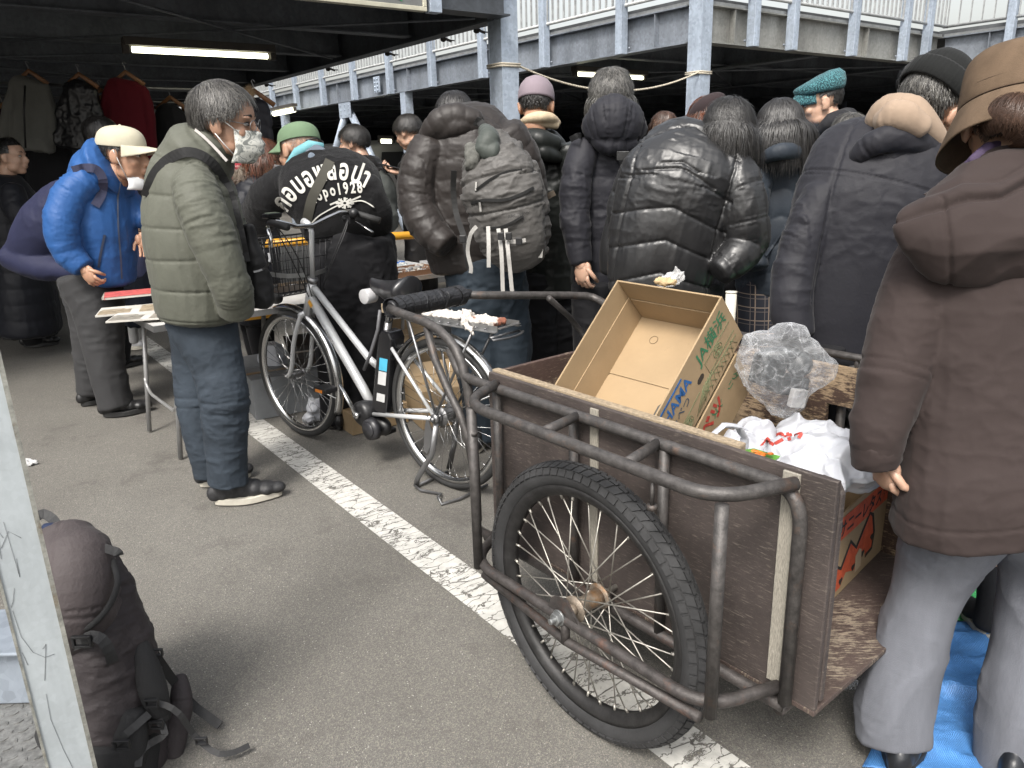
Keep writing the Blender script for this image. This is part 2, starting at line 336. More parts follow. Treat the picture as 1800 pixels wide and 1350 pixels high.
# far deck with railing
def deck_front(name,label,o,d,L,nd,posts,zb=2.5,mat=GALD,pstep=.105,pale=.02,notch=False):
    """edge beam from o along d (length L), nd = outward normal; posts = list of distances"""
    t=thing(name,label,'parking deck',o)
    m=MB(); m.obox(o+Z*zb,d*L,-nd*.16,Z*.014); m.obox(o-nd*.074+Z*(zb+.014),d*L,-nd*.012,Z*.34); m.obox(o+Z*(zb+.354),d*L,-nd*.16,Z*.014)
    m.build('edge_beam',mat,t)
    for k in np.arange(.6,L,1.35*2):
        m=MB(); m.obox(o+d*k+Z*(zb+.015)-nd*.002,d*.01,-nd*.07,Z*.33); m.build('stiffener',mat,t)
    m=MB(); m.obox(o-nd*.02+Z*(zb+.372),d*L,-nd*.05,Z*.03); m.build('kerb_angle',RAIL,t)
    for k in posts:
        m=MB(); c=o+d*k; pw=.1
        m.obox(c-d*pw/2+nd*.002+Z*(zb-.01),d*pw,nd*.1,Z*1.75); m.build('rail_post',GAL,t,bev=.004)
        for s in (-1,1): m=MB(); bolt(m,c+d*s*(pw/2+.03)+nd*.001+Z*(zb+.05),nd,.014); m.build('post_bolt',GALD,t)
    m=MB(); m.tube([o+nd*.04+Z*(zb+.49),o+nd*.04+d*L+Z*(zb+.49)],.02,8); m.build('bottom_rail',RAIL,t)
    m=MB(); m.tube([o+nd*.04+Z*(zb+1.6),o+nd*.04+d*L+Z*(zb+1.6)],.025,8); m.build('top_rail',RAIL,t)
    m=MB()
    for k in np.arange(.05,L,pstep): m.obox(o+d*(k-pale/2)+nd*.03+Z*(zb+.5),d*pale,nd*.02,Z*1.1)
    m.build('railing_pales',RAIL,t); t_=t; m=None
    return t
FD=deck_front('parking_deck','grey steel parking deck edge with pale railings running away to the left behind the crowd',AB(5.55,6.65),A,24,-B,[1.05+1.36*i for i in range(17)])
RD=deck_front('parking_deck','steel parking deck edge with railing running to the right above the teal cap man',AB(5.55,6.65),B,5.3,-A,[.85,1.57,2.85,4.1,4.72],mat=m_galv('galvanised_beam_stained',(.25,.25,.235)))
RR=deck_front('parking_deck','steel parking deck edge with thin railing at the upper right behind the brown hat',AB(5.55,11.95),-A,10,-B,[.88,2.3,3.9,5.5,7.1],pstep=.15,pale=.012)
# bodies of the far decks (dark undersides, joists, far end)
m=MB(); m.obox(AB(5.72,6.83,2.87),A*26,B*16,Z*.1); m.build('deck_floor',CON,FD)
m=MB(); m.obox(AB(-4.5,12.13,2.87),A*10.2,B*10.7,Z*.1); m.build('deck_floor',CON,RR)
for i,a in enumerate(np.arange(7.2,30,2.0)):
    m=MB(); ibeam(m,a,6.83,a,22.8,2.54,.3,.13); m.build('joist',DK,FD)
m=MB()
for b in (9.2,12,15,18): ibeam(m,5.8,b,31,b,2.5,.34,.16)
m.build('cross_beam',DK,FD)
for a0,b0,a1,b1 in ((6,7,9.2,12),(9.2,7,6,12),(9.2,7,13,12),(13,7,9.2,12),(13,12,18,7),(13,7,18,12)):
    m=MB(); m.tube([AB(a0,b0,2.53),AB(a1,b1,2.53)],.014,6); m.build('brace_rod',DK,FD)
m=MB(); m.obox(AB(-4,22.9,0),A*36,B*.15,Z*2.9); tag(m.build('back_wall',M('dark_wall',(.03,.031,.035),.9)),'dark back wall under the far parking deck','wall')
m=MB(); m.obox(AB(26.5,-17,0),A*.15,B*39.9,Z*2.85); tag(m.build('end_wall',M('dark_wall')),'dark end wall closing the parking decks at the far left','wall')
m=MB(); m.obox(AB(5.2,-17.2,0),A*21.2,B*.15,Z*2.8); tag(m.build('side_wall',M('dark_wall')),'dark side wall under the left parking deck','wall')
# white shutter line glimpsed deep under the left deck
# columns and braces below the far deck
for a,w_,lab in ((11.75,.15,'grey steel column under the far deck behind the young man with a phone'),(17.2,.15,'grey steel column under the far deck above the green cap'),):
    column('steel_column',lab,a,6.73,w_,2.5)
column('steel_column','blue grey steel column under the right deck beside the brown bucket hat',4.05,12.03,.2,2.5)
bt=thing('brace_frame','pair of grey steel tube braces in an upside down V under the far deck','brace',AB(14.1,6.73,0))
ap=AB(14.0,6.73,2.42)
for a1,z1 in ((16.2,.05),(11.9,.05)):
    m=MB(); m.tube([ap,AB(a1,6.73,z1)],.07,14); m.build('brace_tube',GAL,bt)
m=MB(); m.obox(AB(13.75,6.66,2.22),A*.5,B*.012,Z*.28)
for i in range(3):
    for j in range(3): bolt(m,AB(13.82+.17*i,6.66,2.28+.08*j),-B)
m.build('gusset_plate',GAL,bt)
m=MB(); m.obox(AB(11.95+.75,6.645,2.56),A*-.22,-B*.012,Z*.26)
for i in range(2):
    for j in range(4): bolt(m,AB(12.55+.1*i,6.63,2.59+.062*j),-B,.016)
m.build('splice_plate',GAL,FD)
# fluorescent lamps
TUBE=emit('lamp_tube',(1,.98,.72),2.6); FIX=M('lamp_fixture',(.05,.042,.035),.7,var=.3)
def lamp(p,q,label,tube_r=.03,lit=TUBE,up=True,grp='fluorescent lamps under the decks'):
    t=thing('fluorescent_lamp',label,'lamp',(p+q)/2,grp); d=q-p; L=np.linalg.norm(d); d/=L; s=np.cross(Z,d)
    m=MB(); m.obox(p-d*.06-s*.06+Z*tube_r*1.25,d*(L+.12),s*.12,Z*.06); m.obox(p-d*.07-s*.03-Z*.03,d*.05,s*.06,Z*.08); m.obox(q+d*.02-s*.03-Z*.03,d*.05,s*.06,Z*.08)
    m.build('fixture',FIX,t,bev=.004)
    m=MB(); m.tube([p,q],tube_r,12); m.build('lamp_tube',lit,t)
lamp(G(232,87,2.32),G(470,99,2.32),'lit fluorescent lamp under the left deck above the green jacket man',.023)
lamp(G(1015,130,2.42),G(1129,137,2.42),'lit fluorescent lamp under the far deck above the rope',.026)
lamp(G(482,200,2.46),G(517,193,2.46),'pale fluorescent lamp hung outside the far deck beside the man in the mask',.05)
lamp(P(670,248,17),P(688,248.5,17),'small distant lit lamp seen left of the young man with a phone',.045)
# lit box sign at the top
sg=thing('box_sign','hanging light box sign with pale frame cut off by the top of the photo','sign',AB(5.28,2.9,2.62))
_r=ray(751,20); q0=CAM+_r*(5.16/_r.dot(A)); sa,sb=5.16,q0.dot(B); SLn=1.0; SZ=q0[2]
m=MB(); fw=.03
m.obox(AB(sa,sb,SZ),B*-SLn,A*.06,Z*fw); m.obox(AB(sa,sb,SZ+.42),B*-SLn,A*.06,Z*fw)
m.obox(AB(sa,sb,SZ+fw),B*-fw,A*.06,Z*(.42-fw)); m.obox(AB(sa,sb-SLn+fw,SZ+fw),B*-fw,A*.06,Z*(.42-fw)); m.build('sign_frame',M('cream_frame',(.5,.48,.38),.5),sg,bev=.003)
m=MB(); m.obox(AB(sa+.01,sb-fw,SZ+fw),B*-(SLn-2*fw),A*.04,Z*(.42-fw)); m.build('sign_panel',M('grey_panel',(.16,.165,.16),.4),sg)
m=MB(); g0=AB(sa+.008,sb-.2,SZ+.05); m.prism([g0,g0+B*-.02-Z*.0+Z*.1,g0+B*-.16+Z*.1,g0-B*.13+Z*.03+Z*.03],-A*.003)
m.build('sign_mark',M('green_mark',(.02,.4,.12),.5),sg)
m=MB(); m.obox(AB(sa,sb+.03,SZ),B*.1,A*.08,Z*.3); m.build('sign_bracket',GAL,sg,bev=.003)
# ---------------------------------------------------------------- two-wheeled handcart
_th=rad(129.0); U=V3(math.cos(_th),math.sin(_th),0); VV=V3(math.sin(_th),-math.cos(_th),0); CO=V3(.174,1.626,0)
def CT(u,v,w_): return CO+U*u+VV*v+Z*w_
def onv(px,py,v):
    r=ray(px,py); t=((CO-CAM).dot(VV)+v)/r.dot(VV); return CAM+r*t
IRON=m_rust('painted_iron_tube',(.05,.046,.044),(.11,.075,.058),.56,.35,.5)
RUSTY=m_rust('rusty_iron',(.045,.040,.038),(.10,.058,.044),.54,.4,.55)
PLY=m_worn('brown_painted_plywood',(.042,.033,.030),(.2,.17,.14),(.9,.9,9),.75,2.5)
PLYIN=m_worn('brown_painted_plywood_inside',(.045,.027,.022),(.22,.17,.12),(1,1,7),.62,3)
PLYF=m_worn('worn_plywood_floor',(.05,.035,.03),(.2,.165,.125),(1.2,8,1),.66,3)
RAW=m_worn('raw_timber',(.06,.04,.028),(.26,.205,.14),(1.2,1.2,7),.1,5)
BAT=m_worn('pale_batten',(.1,.085,.07),(.27,.25,.21),(8,8,1),.12,5)
cart=thing('handcart','old two wheeled handcart with brown plywood sides and black iron tube frame','handcart',CT(0,.45,0))
def arc(p,c,q,n=7):     # rounded corner
    return [p*(1-t)**2+c*2*t*(1-t)+q*t*t for t in np.linspace(0,1,n)]
TR=.0140
def sidewheel_frame(v0,v1,s,name):
    # v0 outer plane, v1 inner plane
    for zt,nm in ((.812,'top_rail'),(.355,'lower_rail')):
        m=MB(); e=.47
        pts=[CT(.44,v1,zt)]+arc(CT(.41,(v0*.4+v1*.6),zt),CT(.37,v0,zt),CT(.27,v0,zt))+arc(CT(-.34,v0,zt),CT(-.425,v0,zt),CT(-.45,v0*.4+v1*.6,zt))+[CT(-.475,v1,zt)]
        m.tube(pts,TR,12); m.build(nm,IRON if zt>.5 else RUSTY,cart)
    m=MB(); m.tube([CT(.31,v0,.335),CT(-.01,v0+.002,.293),CT(-.405,v0,.325)],TR*.85,10); m.build('truss_rod',RUSTY,cart)
    m=MB(); m.tube([CT(-.01,v0,.29),CT(-.01,v0,.352)],.011,8); m.build('truss_spacer',RUSTY,cart)
    for u in (.335,-.428):
        m=MB(); m.tube([CT(u,v0,.345),CT(u,v0,.805)],TR*.95,12); m.build('frame_post',IRON,cart)
    for u in (.063,-.192):
        m=MB(); m.tube([CT(u,v0,.812),CT(u+.05,v1,.80)],.0125,10); m.build('cross_tube',IRON,cart)
    # axle bracket
    m=MB(); k=s*.012
    m.prism([CT(u,v0-s*.006,z) for u,z in ((.045,.36),(.035,.395),(.02,.408),(-.02,.412),(-.04,.39),(-.075,.352))],VV*s*.006); m.build('axle_bracket',RUSTY,cart)
sidewheel_frame(-.09,.075,1,'a')
sidewheel_frame(1.03,.865,-1,'b')
# inner side frames
for v in (.075,.865):
    m=MB()
    m.tube([CT(.66,v,.875)] + arc(CT(.62,v,.815),CT(.585,v,.80),CT(.53,v,.80),5)+arc(CT(-.43,v,.80),CT(-.49,v,.80),CT(-.492,v,.72))+[CT(-.492,v,.325)],TR,12); m.build('side_rail',IRON,cart)
    m=MB(); m.tube([CT(.56,v,.315),CT(-.49,v,.315)],TR,12); m.build('bottom_rail',RUSTY,cart)
    for u in (.44,.13,-.16):
        m=MB(); m.tube([CT(u,v,.32),CT(u,v,.79)],.0125,10); m.build('side_post',IRON,cart)
for u in (.52,.02,-.48):
    m=MB(); m.tube([CT(u,.075,.30),CT(u,.865,.30)],.014,8); m.build('floor_bearer',RUSTY,cart)
for u,z in ((-.25,.79),(.33,.795)):
    m=MB(); p=onv(1207,870,.02) if u<0 else CT(u,-.09,z); p=CT((p-CO).dot(U),-.09 if u<0 else -.09,.80) if u<0 else p
    m.tube([p,p-Z*.055],.0045,6); m.tube([p-Z*.052,p-Z*.062],.011,8); m.build('hanging_bolt',IRON,cart)
# plywood
zt=.83
m=MB(); m.obox(CT(-.545,.098,.322),U*1.05,VV*.014,Z*(zt-.322)); m.build('side_board',PLY,cart,bev=.0025)
m=MB(); m.obox(CT(-.325,.1125,.60),U*.83,VV*.024,Z*(zt-.594)); m.build('top_batten',RAW,cart,bev=.003)
m=MB(); m.prism([CT(-.548,.1125,z) if i<2 else CT(u,.1125,z) for i,(u,z) in enumerate(((-.548,.34),(-.548,.80),(-.535,.822),(-.50,.824),(-.50,.34)))],VV*.016); m.build('end_post',PLY,cart,bev=.003)
for uu,w_ in ((onv(1388,900,.097),.036),(onv(1046,760,.097),.026)):
    u0=(uu-CO).dot(U); m=MB(); m.obox(CT(u0-w_/2,.0975,.345),U*w_,-VV*.006,Z*.478); m.build('pale_batten',BAT,cart,bev=.001)
m=MB(); m.obox(CT(.49,.1125,.335),U*.015,VV*.716,Z*.495); m.build('front_board',PLYIN,cart,bev=.0025)
# far board with a hand opening
ho=[onp for onp in (onv(1453,708,.83),onv(1500,765,.83))]; hu0=(ho[0]-CO).dot(U); hz0,hz1=ho[1][2],ho[0][2]; hu1=hu0-.12
m=MB()
m.obox(CT(-.53,.83,.322),U*(hu1+.53),VV*.016,Z*(zt-.322)); m.obox(CT(hu0,.83,.322),U*(.49-hu0),VV*.016,Z*(zt-.322))
m.obox(CT(hu1,.83,hz1),U*(hu0-hu1),VV*.016,Z*(zt-hz1)); m.obox(CT(hu1,.83,.322),U*(hu0-hu1),VV*.016,Z*(hz0-.322))
m.build('far_board',m_worn('worn_far_board',(.05,.03,.022),(.3,.22,.14),(1,1,6),.58,3),cart)
m=MB(); m.obox(CT(-.545,.098,.309),U*1.05,VV*.745,Z*.0125); m.build('floor_board',PLYF,cart,bev=.002)
m=MB(); m.tube([CT(.2,.845,.86),CT(-.53,.845,.86)],.011,8); m.build('far_rail',IRON,cart)
for u in (.12,-.2,-.5):
    m=MB(); m.tube([CT(u,.86,.8),CT(u,.845,.86)],.009,8); m.build('rail_stay',IRON,cart)
# handle
def onb(px,py): return onv(px,py,.075)
hp=[onb(*p) for p in ((685,542),(700,549),(748,566),(772,580),(790,598),(803,617),(812,640),(822,680),(829,733),(836,840),(839,915))]
m=MB(); m.tube(hp,TR*1.05,12); m.build('handle_tube',IRON,cart)
m=MB(); m.tube([onb(750,575),onb(764,630),onb(785,680),onb(806,722),onb(820,760),onb(832,820)],.0125,10); m.build('handle_brace',IRON,cart)
g0=hp[0]; g1=P(828,516,g0[1]+.0); 
# far handle tube: leaves the grip end, sweeps right and drops to the far side of the cart
w0=G(815,518,.955); pts=[G(800,518,.955),w0,G(850,519,.95),G(930,519,.925),G(1000,519,.90)]+arc(G(1030,520,.89),G(1062,522,.875),CT(.6,.845,.80))+[CT(.54,.855,.70),CT(.53,.86,.35)]
m=MB(); m.tube(pts,TR*1.05,12); m.build('handle_tube',IRON,cart)
m=MB(); m.tube([G(965,524,.91),G(1000,556,.80),G(1022,584,.72),CT(.53,.8,.42)],.0115,8); m.build('handle_brace',IRON,cart)
# wrapped grip: a bar wound with strips of black tyre rubber
ge=w0; gd=ge-g0; GL=np.linalg.norm(gd); gd=gd/GL; N=220
m=MB(); base=[]
pr=[]
for i in range(N):
    s=i/(N-1); pr.append(.022+.010*math.sin(math.pi*min(1,s*1.02))+.0035*abs(math.sin(i*.19))+.002*math.sin(i*.57+1))
m.tube([g0+gd*(GL*.03+GL*.94*i/(N-1))+Z*.002*math.sin(i*.31) for i in range(N)],pr,18)
for k in range(13):
    s=.06+.9*k/13; c=g0+gd*GL*s; rr=.0335+.002*math.sin(k*2.2); an=.35+.12*math.sin(k*1.7)
    n1=nrm(np.cross(gd,Z)); n2=np.cross(n1,gd); wd=nrm(gd+n1*.25*math.sin(k))
    pp=[c+gd*an*rr*math.cos(t)+ (n1*math.cos(t)+n2*math.sin(t))*rr for t in np.linspace(0,2*math.pi,19)]
    m.strap(pp,[gd]*19,.026,.003)
m.build('rubber_wrapped_grip',M('wrap_rubber',(.018,.018,.02),.38,var=.4,vs=30,bs=90,bst=.5,bd=.004,stretch2=(1,1,3)),cart)
m=MB(); e0=G(783,521,.965); m.tube([e0,G(800,518,.962),G(826,517,.955)],.019,14); m.build('grip_sleeve',M('wrap_rubber'),cart,bev=.001)
# wheel --------------------------------------------------
def spoked_wheel(par,c,ax,fwd,Rr,tw,n_sp,hubr,hubw,mt,rimm,spm,hubm,spr=.0016,tread=True,rimw=.03,rimd=.02,lace=3):
    up=Z; 
    def pt(a,r,v): return c+(fwd*math.cos(a)+up*math.sin(a))*r+ax*v
    m=MB(); rs=[]; NA=128
    rt=Rr-tw*.5
    for i in range(NA):
        a=2*math.pi*i/NA; rs.append([pt(a,rt+tw*.5*math.cos(t)*(.92 if math.cos(t)>0 else 1),tw*.5*math.sin(t)) for t in np.linspace(0,2*math.pi,16,endpoint=False)])
    m.rings(rs,cap=False,closed=True)
    if tread:
        NB=78
        for row,(t0,t1) in enumerate(((-1.35,-.86),(-.76,-.22),(-.14,.14),(.22,.76),(.86,1.35))):
            for k in range(NB if row!=2 else NB):
                sh=.5*(row%2); a0=(k+sh+.08)/NB*2*math.pi; a1=(k+sh+.84)/NB*2*math.pi; sk=.35*2*math.pi/NB*(1 if row in(1,) else -1 if row==3 else 0)
                vs=[]
                for h in (-.002,.0042):
                    for (a,t) in ((a0,t0),((a0*.5+a1*.5),t0-.0),(a1,t0),(a1+sk,t1),((a0+a1)/2+sk,t1),(a0+sk,t1)):
                        rr=tw*.5+h; vs.append(pt(a,rt+rr*math.cos(t)*.94,rr*math.sin(t)))
                m.add(vs,[(0,1,2,3,4,5)[::-1],(6,7,8,9,10,11)]+[(j,(j+1)%6,6+(j+1)%6,6+j) for j in range(6)],0,False)
    tyre=m.build('tyre',mt,par)
    m=MB(); ri=Rr-tw*.93; rs=[]
    prof=[(ri+.004,-rimw/2),(ri+.004,-rimw/2+.003),(ri-rimd*.5,-rimw*.36),(ri-rimd,-rimw*.2),(ri-rimd,rimw*.2),(ri-rimd*.5,rimw*.36),(ri+.004,rimw/2-.003),(ri+.004,rimw/2),(ri-rimd*.3,rimw*.5),(ri-rimd*1.15,rimw*.24),(ri-rimd*1.15,-rimw*.24),(ri-rimd*.3,-rimw*.5)]
    m.rings([[pt(2*math.pi*i/NA,r,v) for r,v in prof] for i in range(NA)],cap=False,closed=True); m.build('rim',rimm,par)
    m=MB(); ro=ri-rimd*1.1
    for i in range(n_sp):
        s=1 if i%2 else -1; a=2*math.pi*i/n_sp; off=(1 if (i//2)%2 else -1)*lace*2*math.pi/n_sp*2
        m.tube([pt(a+off,hubr*.92,s*hubw*.5),pt(a,ro,s*.003)],spr,5); m.tube([pt(a,ro+.001,0),pt(a,ro-.014,s*.004)],spr*1.9,5)
    m.build('spokes',spm,par)
    m=MB(); m.tube([c-ax*hubw*.42,c-ax*hubw*.2,c+ax*hubw*.2,c+ax*hubw*.42],[hubr*.72,hubr*.62,hubr*.62,hubr*.72],20)
    for s in (-1,1): m.tube([c+ax*s*hubw*.46,c+ax*s*hubw*.53],hubr,20); m.tube([c+ax*s*hubw*.53,c+ax*s*hubw*.75],hubr*.45,14)
    m.build('hub',hubm,par)
TY=M('tyre_rubber',(.026,.026,.027),.78,var=.5,vs=9,bs=120,bst=.3)
SPK=M('spoke_steel',(.42,.40,.36),.45,.7,var=.3,vs=40)
for v,s in ((-.005,1),(.945,-1)):
    wh=MB(); c=CT(0,v,.36)
    wh.tube([c-VV*.12*s,c+VV*.105*s],.0075,10); wh=wh.build('wheel',SPK,cart)
    spoked_wheel(wh,c,VV,U,.36,.062,36,.034,.086,TY,M('black_rim',(.025,.024,.024),.55,.3,var=.5,vs=25),SPK,m_rust('rusty_hub',(.17,.14,.11),(.2,.11,.05),.5,.4,.5),.0019,True,.042,.022)
    m=MB(); m.tube([c-VV*.098*s,c-VV*.112*s],.0165,6); m.tube([c-VV*.094*s,c-VV*.099*s],.02,16); m.tube([c-VV*.11*s,c-VV*.126*s],.0078,10); m.build('axle_nut',M('zinc_nut',(.35,.36,.36),.4,.8),cart,bev=.001)
# ---------------------------------------------------------------- cardboard boxes in the cart
def m_card(name,c=(.265,.19,.108)):
    m,nt,b,tc,_=newmat(name); ob=tc.outputs['Object']; c=np.array(c)
    cc=ramp(nt,noise(nt,ob,5,6,.6),[(.3,tuple(c*.86)),(.7,tuple(c*1.1))])
    s_=ramp(nt,noise(nt,ob,38,5,.7),[(.63,(0,)*3),(.75,(.35,)*3)])
    nt.links.new(mixc(nt,s_,cc,tuple(c*.6)),b.inputs['Base Color']); b.inputs['Roughness'].default_value=.75
    bump(nt,b,noise(nt,ob,12,4,.6),.35,.006); return m
CARD=m_card('cardboard'); CARDI=m_card('cardboard_inside',(.275,.195,.11))
def openbox(t,o,a,b,c,th=.005):
    """o = corner of the opening, a,b = opening edges, c = depth. Walls are pieces butted together."""
    ah,bh,ch=nrm(a),nrm(b),nrm(c)
    for nm,args,mt in (('wall',(o,bh*th,a,c),CARD),('wall',(o+b-bh*th,bh*th,a,c),CARD),('wall',(o+bh*th,b-bh*2*th,ah*th,c),CARD),('wall',(o+a-ah*th+bh*th,b-bh*2*th,ah*th,c),CARD),('bottom',(o+c-ch*th+ah*th+bh*th,a-ah*2*th,b-bh*2*th,ch*th),CARDI)):
        m=MB(); m.obox(*args); m.build(nm,mt,t,bev=.0012)
o1=V3(.309,2.136,1.075); a1=V3(-.533,-.474,-.70); a1=nrm(a1)*.42; b1=V3(.232,-.245,-.0104); c1=V3(.088,.088,-.1265); c1=c1-nrm(a1)*c1.dot(nrm(a1)); b1=b1-nrm(a1)*b1.dot(nrm(a1))
bx=thing('cardboard_box','open empty cardboard box with green and blue print, tilted on top of the cart','box',o1+a1/2+b1/2+c1,'cardboard boxes on the cart')
openbox(bx,o1,a1,b1,c1)
ah,bh,ch=nrm(a1),nrm(b1),nrm(c1); la,lb,lc=[np.linalg.norm(x) for x in (a1,b1,c1)]
def bp(s,t,d=0,o=o1): return o+ah*s+bh*t+ch*d      # s down the box, t across, d into the box
m=MB()
m.obox(bp(.006,.006,lc-.0085),ah*.205,bh*(lb-.012),ch*.0025); m.obox(bp(.218,.006,lc-.0085),ah*(la-.225),bh*(lb-.012),ch*.003); m.build('inner_flap',CARDI,bx)
m=MB(); m.obox(bp(.0055,.0055,.075),ah*(la-.011),bh*.003,ch*.095); m.obox(bp(.0055,.012,.08),ah*.003,bh*(lb-.02),ch*.088); m.build('inner_flap',CARDI,bx)
m=MB(); cc=bp(.075,.09,lc-.0095); m.tube([cc+(ah*math.cos(t)+bh*math.sin(t))*.013 for t in np.linspace(0,6.28,20)],.0007,4,closed=True); m.tube([bp(.22,.25,lc-.0095),bp(.30,.235,lc-.0095)],.0008,4)
m.build('crease_mark',M('card_dark_line',(.1,.06,.03),.9),bx)  # stamped circle and seam line in dark brown
m=MB(); cs=bp(.315,.235,lc-.0125)
m.prism([cs+ah*(x*.055)+bh*(y*.02) for x,y in ((-1,-.7),(-.8,-1),(.8,-1),(1,-.7),(1,.7),(.8,1),(-.8,1),(-1,.7))],ch*.002); m.build('grey_tab',M('grey_foam_tab',(.07,.065,.055),.7),bx,bev=.001)
m=MB(); hh=bp(.195,lb+.0006,.095); m.prism([hh+ah*x*.016+ch*y*.009 for x,y in ((-1,-.4),(-.6,-1),(.6,-1),(1,-.4),(1,.4),(.6,1),(-.6,1),(-1,.4))],-bh*.0008); m.build('hand_hole',M('hole_shade',(.03,.02,.012),.9),bx)  # flat patch on the wall, the hole's inner shade put into its colour
INKG=M('green_ink',(.03,.17,.08),.7,var=.3,vs=40); INKB=M('blue_ink',(.012,.10,.30),.7,var=.3,vs=40); INKN=M('navy_ink',(.03,.06,.10),.7,var=.3,vs=40); INKR=M('red_ink',(.42,.045,.03),.7,var=.3,vs=40); INKO=M('orange_ink',(.52,.085,.03),.7,var=.25,vs=30); INKK=M('black_ink',(.02,.018,.016),.7,var=.3,vs=30)
so_=lb+.0008
text('lettering','JA横浜',.052,bp(.175,so_,.062),-ah,-ch,INKG,bx,off=.012)
text('lettering','YOKOHAMA',.048,bp(.50,so_,.064),-ah,-ch,INKB,bx,off=.02)
m=MB(); m.obox(bp(.245,so_,.014),ah*.17,bh*.0006,ch*.006); m.build('blue_stripe',INKB,bx)
text('lettering','きゃべつ',.032,bp(.385,so_,.10),-ah,-ch,INKN,bx,off=.008)
# line drawing of cabbages and a field
m=MB(); rr=random.Random(4)
def dl(pts,r=.0007): m.tube([bp(s,so_,d) for s,d in pts],r,4)
for cs_,cd_,q in ((.10,.10,.022),(.30,.145,.02),(.36,.15,.02)):
    for k in (1,.6,.3): dl([(cs_+q*k*math.cos(t),cd_+q*.8*math.sin(t)*k) for t in np.linspace(0,6.28,16)])
    for k in range(5): dl([(cs_+q*math.cos(k*1.3),cd_+q*.8*math.sin(k*1.3)),(cs_+q*.3*math.cos(k*1.3+.5),cd_+q*.2*math.sin(k*1.3+.5))])
for k in range(9): dl([(.03+.02*k,.165-.003*(k%3)),(.05+.02*k,.13+.004*(k%4)),(.06+.02*k,.168)])
for k in range(5): dl([(.15+.012*k,.12),(.22+.012*k,.165)])
dl([(.02,.08),(.16,.078),(.16,.12),(.02,.12)]); dl([(.02,.14),(.19,.128)]); dl([(.22,.12),(.40,.128)])
m.build('line_drawing',M('thin_green_ink',(.12,.17,.08),.7),bx)
# second box under it
o2=o1+ch*(lc+.008)+ah*.052+bh*.0; a2,b2,c2=a1,b1*1.01,ch*.15
b2x=thing('cardboard_box','cardboard greens box squeezed under the tilted cabbage box, red and green lettering','box',o2+a2/2+b2/2+c2,'cardboard boxes on the cart')
openbox(b2x,o2,a2,b2,c2)
m=MB(); m.obox(o2+ah*.006+bh*.006+ch*.004,ah*.2,bh*(lb-.012),ch*.003); m.obox(o2+ah*.21+bh*.006+ch*.004,ah*(la-.217),bh*(lb-.012),ch*.003); m.build('lid_flap',CARD,b2x)
def b2p(s,d): return o2+ah*s+bh*(np.linalg.norm(b2)+.0008)+ch*d
text('lettering','グリーンズ',.034,b2p(.075,.075)-ah*0,ch,-ah,INKG,b2x,off=.01) if 0 else None
for i,chh in enumerate('グリーンズ'):
    if chh=='ー': continue
    text('lettering',chh,.03,b2p(.045+.0,.0)+ah*(.012+.03*i)+ch*.03,-ah*0+nrm(-ah*.0+ -ch*-1),-ah,INKG,b2x,off=.012)
text('lettering','ベツ',.062,b2p(.245,.062),-ah,-ch,INKR,b2x,off=.03)
text('lettering','野菜を',.03,b2p(.375,.05),-ah,-ch,INKG,b2x,off=.01)
# sunny lettuce box standing on the cart floor
fz=.3225
L0=CT(-.38,.42,fz); L0=G(1443,1076,fz); L1=G(1549,967,fz); fd=nrm(L1-L0); LW=.46; L0=L1-fd*LW; fn=np.cross(fd,Z); fn=fn if fn.dot(U)<0 else -fn
nn_=fn
def tophit(px,py):
    r=ray(px,py); t=(L1-CAM).dot(nn_)/r.dot(nn_); return (CAM+r*t)[2]
LH=tophit(1556,839)-fz
b3=thing('cardboard_box','cardboard box with orange print at the open end of the cart, full of bags','box',L0+fd*LW/2-nn_*.15,'cardboard boxes on the cart')
openbox(b3,L0+Z*LH,fd*LW,-nn_*.30,Z*-LH)
def b3p(s,z,d=.0008): return L1-fd*s+Z*z+nn_*d
xd=fd; 
m=MB(); m.obox(b3p(.45,LH-.075),fd*.44,nn_*.0006,Z*.062); m.build('orange_band',INKO,b3)
text('lettering','サニーレタス',.048,b3p(.345,LH-.062,.0018),fd,Z,INKK,b3,off=.025)
text('lettering','です',.022,b3p(.055,LH-.05,.0018),fd,Z,INKK,b3,off=.02)
# orange zigzag emblem with a heavy black outline and small hearts
def zig(off,z0): return [(.43,z0),(.36,.085+off),(.33,.07+off),(.28,.125+off),(.25,.095+off),(.19,.165+off),(.155,.155+off),(.13,.11),(.12,z0)]
pts=[(.45,.02),(.45,.045),(.37,.095),(.335,.075),(.285,.13),(.24,.095),(.165,.165),(.14,.15),(.115,.09),(.12,.045),(.165,.04),(.18,.07),(.20,.035),(.24,.03),(.30,.05),(.33,.02)]
zs=LH/.235
m=MB(); m.prism([b3p(s-.03,z*zs) for s,z in pts],nn_*.0005); m.build('orange_emblem',INKO,b3)
m=MB(); op=[b3p(s-.03,z*zs,.0012) for s,z in pts[1:11]]; m.strap(op,[Z]*0 or [np.cross(nrm(op[min(i+1,9)]-op[max(i-1,0)]),nn_) for i in range(10)],.012,.0006)
for (s,z) in ((.10,.085),(.16,.06),(.22,.045),(.30,.04),(.36,.035)):
    for q in (-1,1): m.prism([b3p(s+q*.005+.0075*math.cos(t),z*zs+.006*math.sin(t),.0014+.0002*q) for t in np.linspace(0,6.28,10)[:-1]],nn_*.0004)
    m.prism([b3p(s+.012,z*zs-.001,.0018),b3p(s-.012,z*zs-.001,.0018),b3p(s,z*zs-.014,.0018)],nn_*.0003)
m.build('black_outline',INKK,b3)
m=MB(); m.prism([b3p(s,z*zs,.0022) for s,z in ((.205,.02),(.165,.025),(.172,.075),(.19,.085),(.212,.07))],nn_*.0004); m.build('tape_patch',m_card('pale_tape',(.36,.28,.19)),b3)
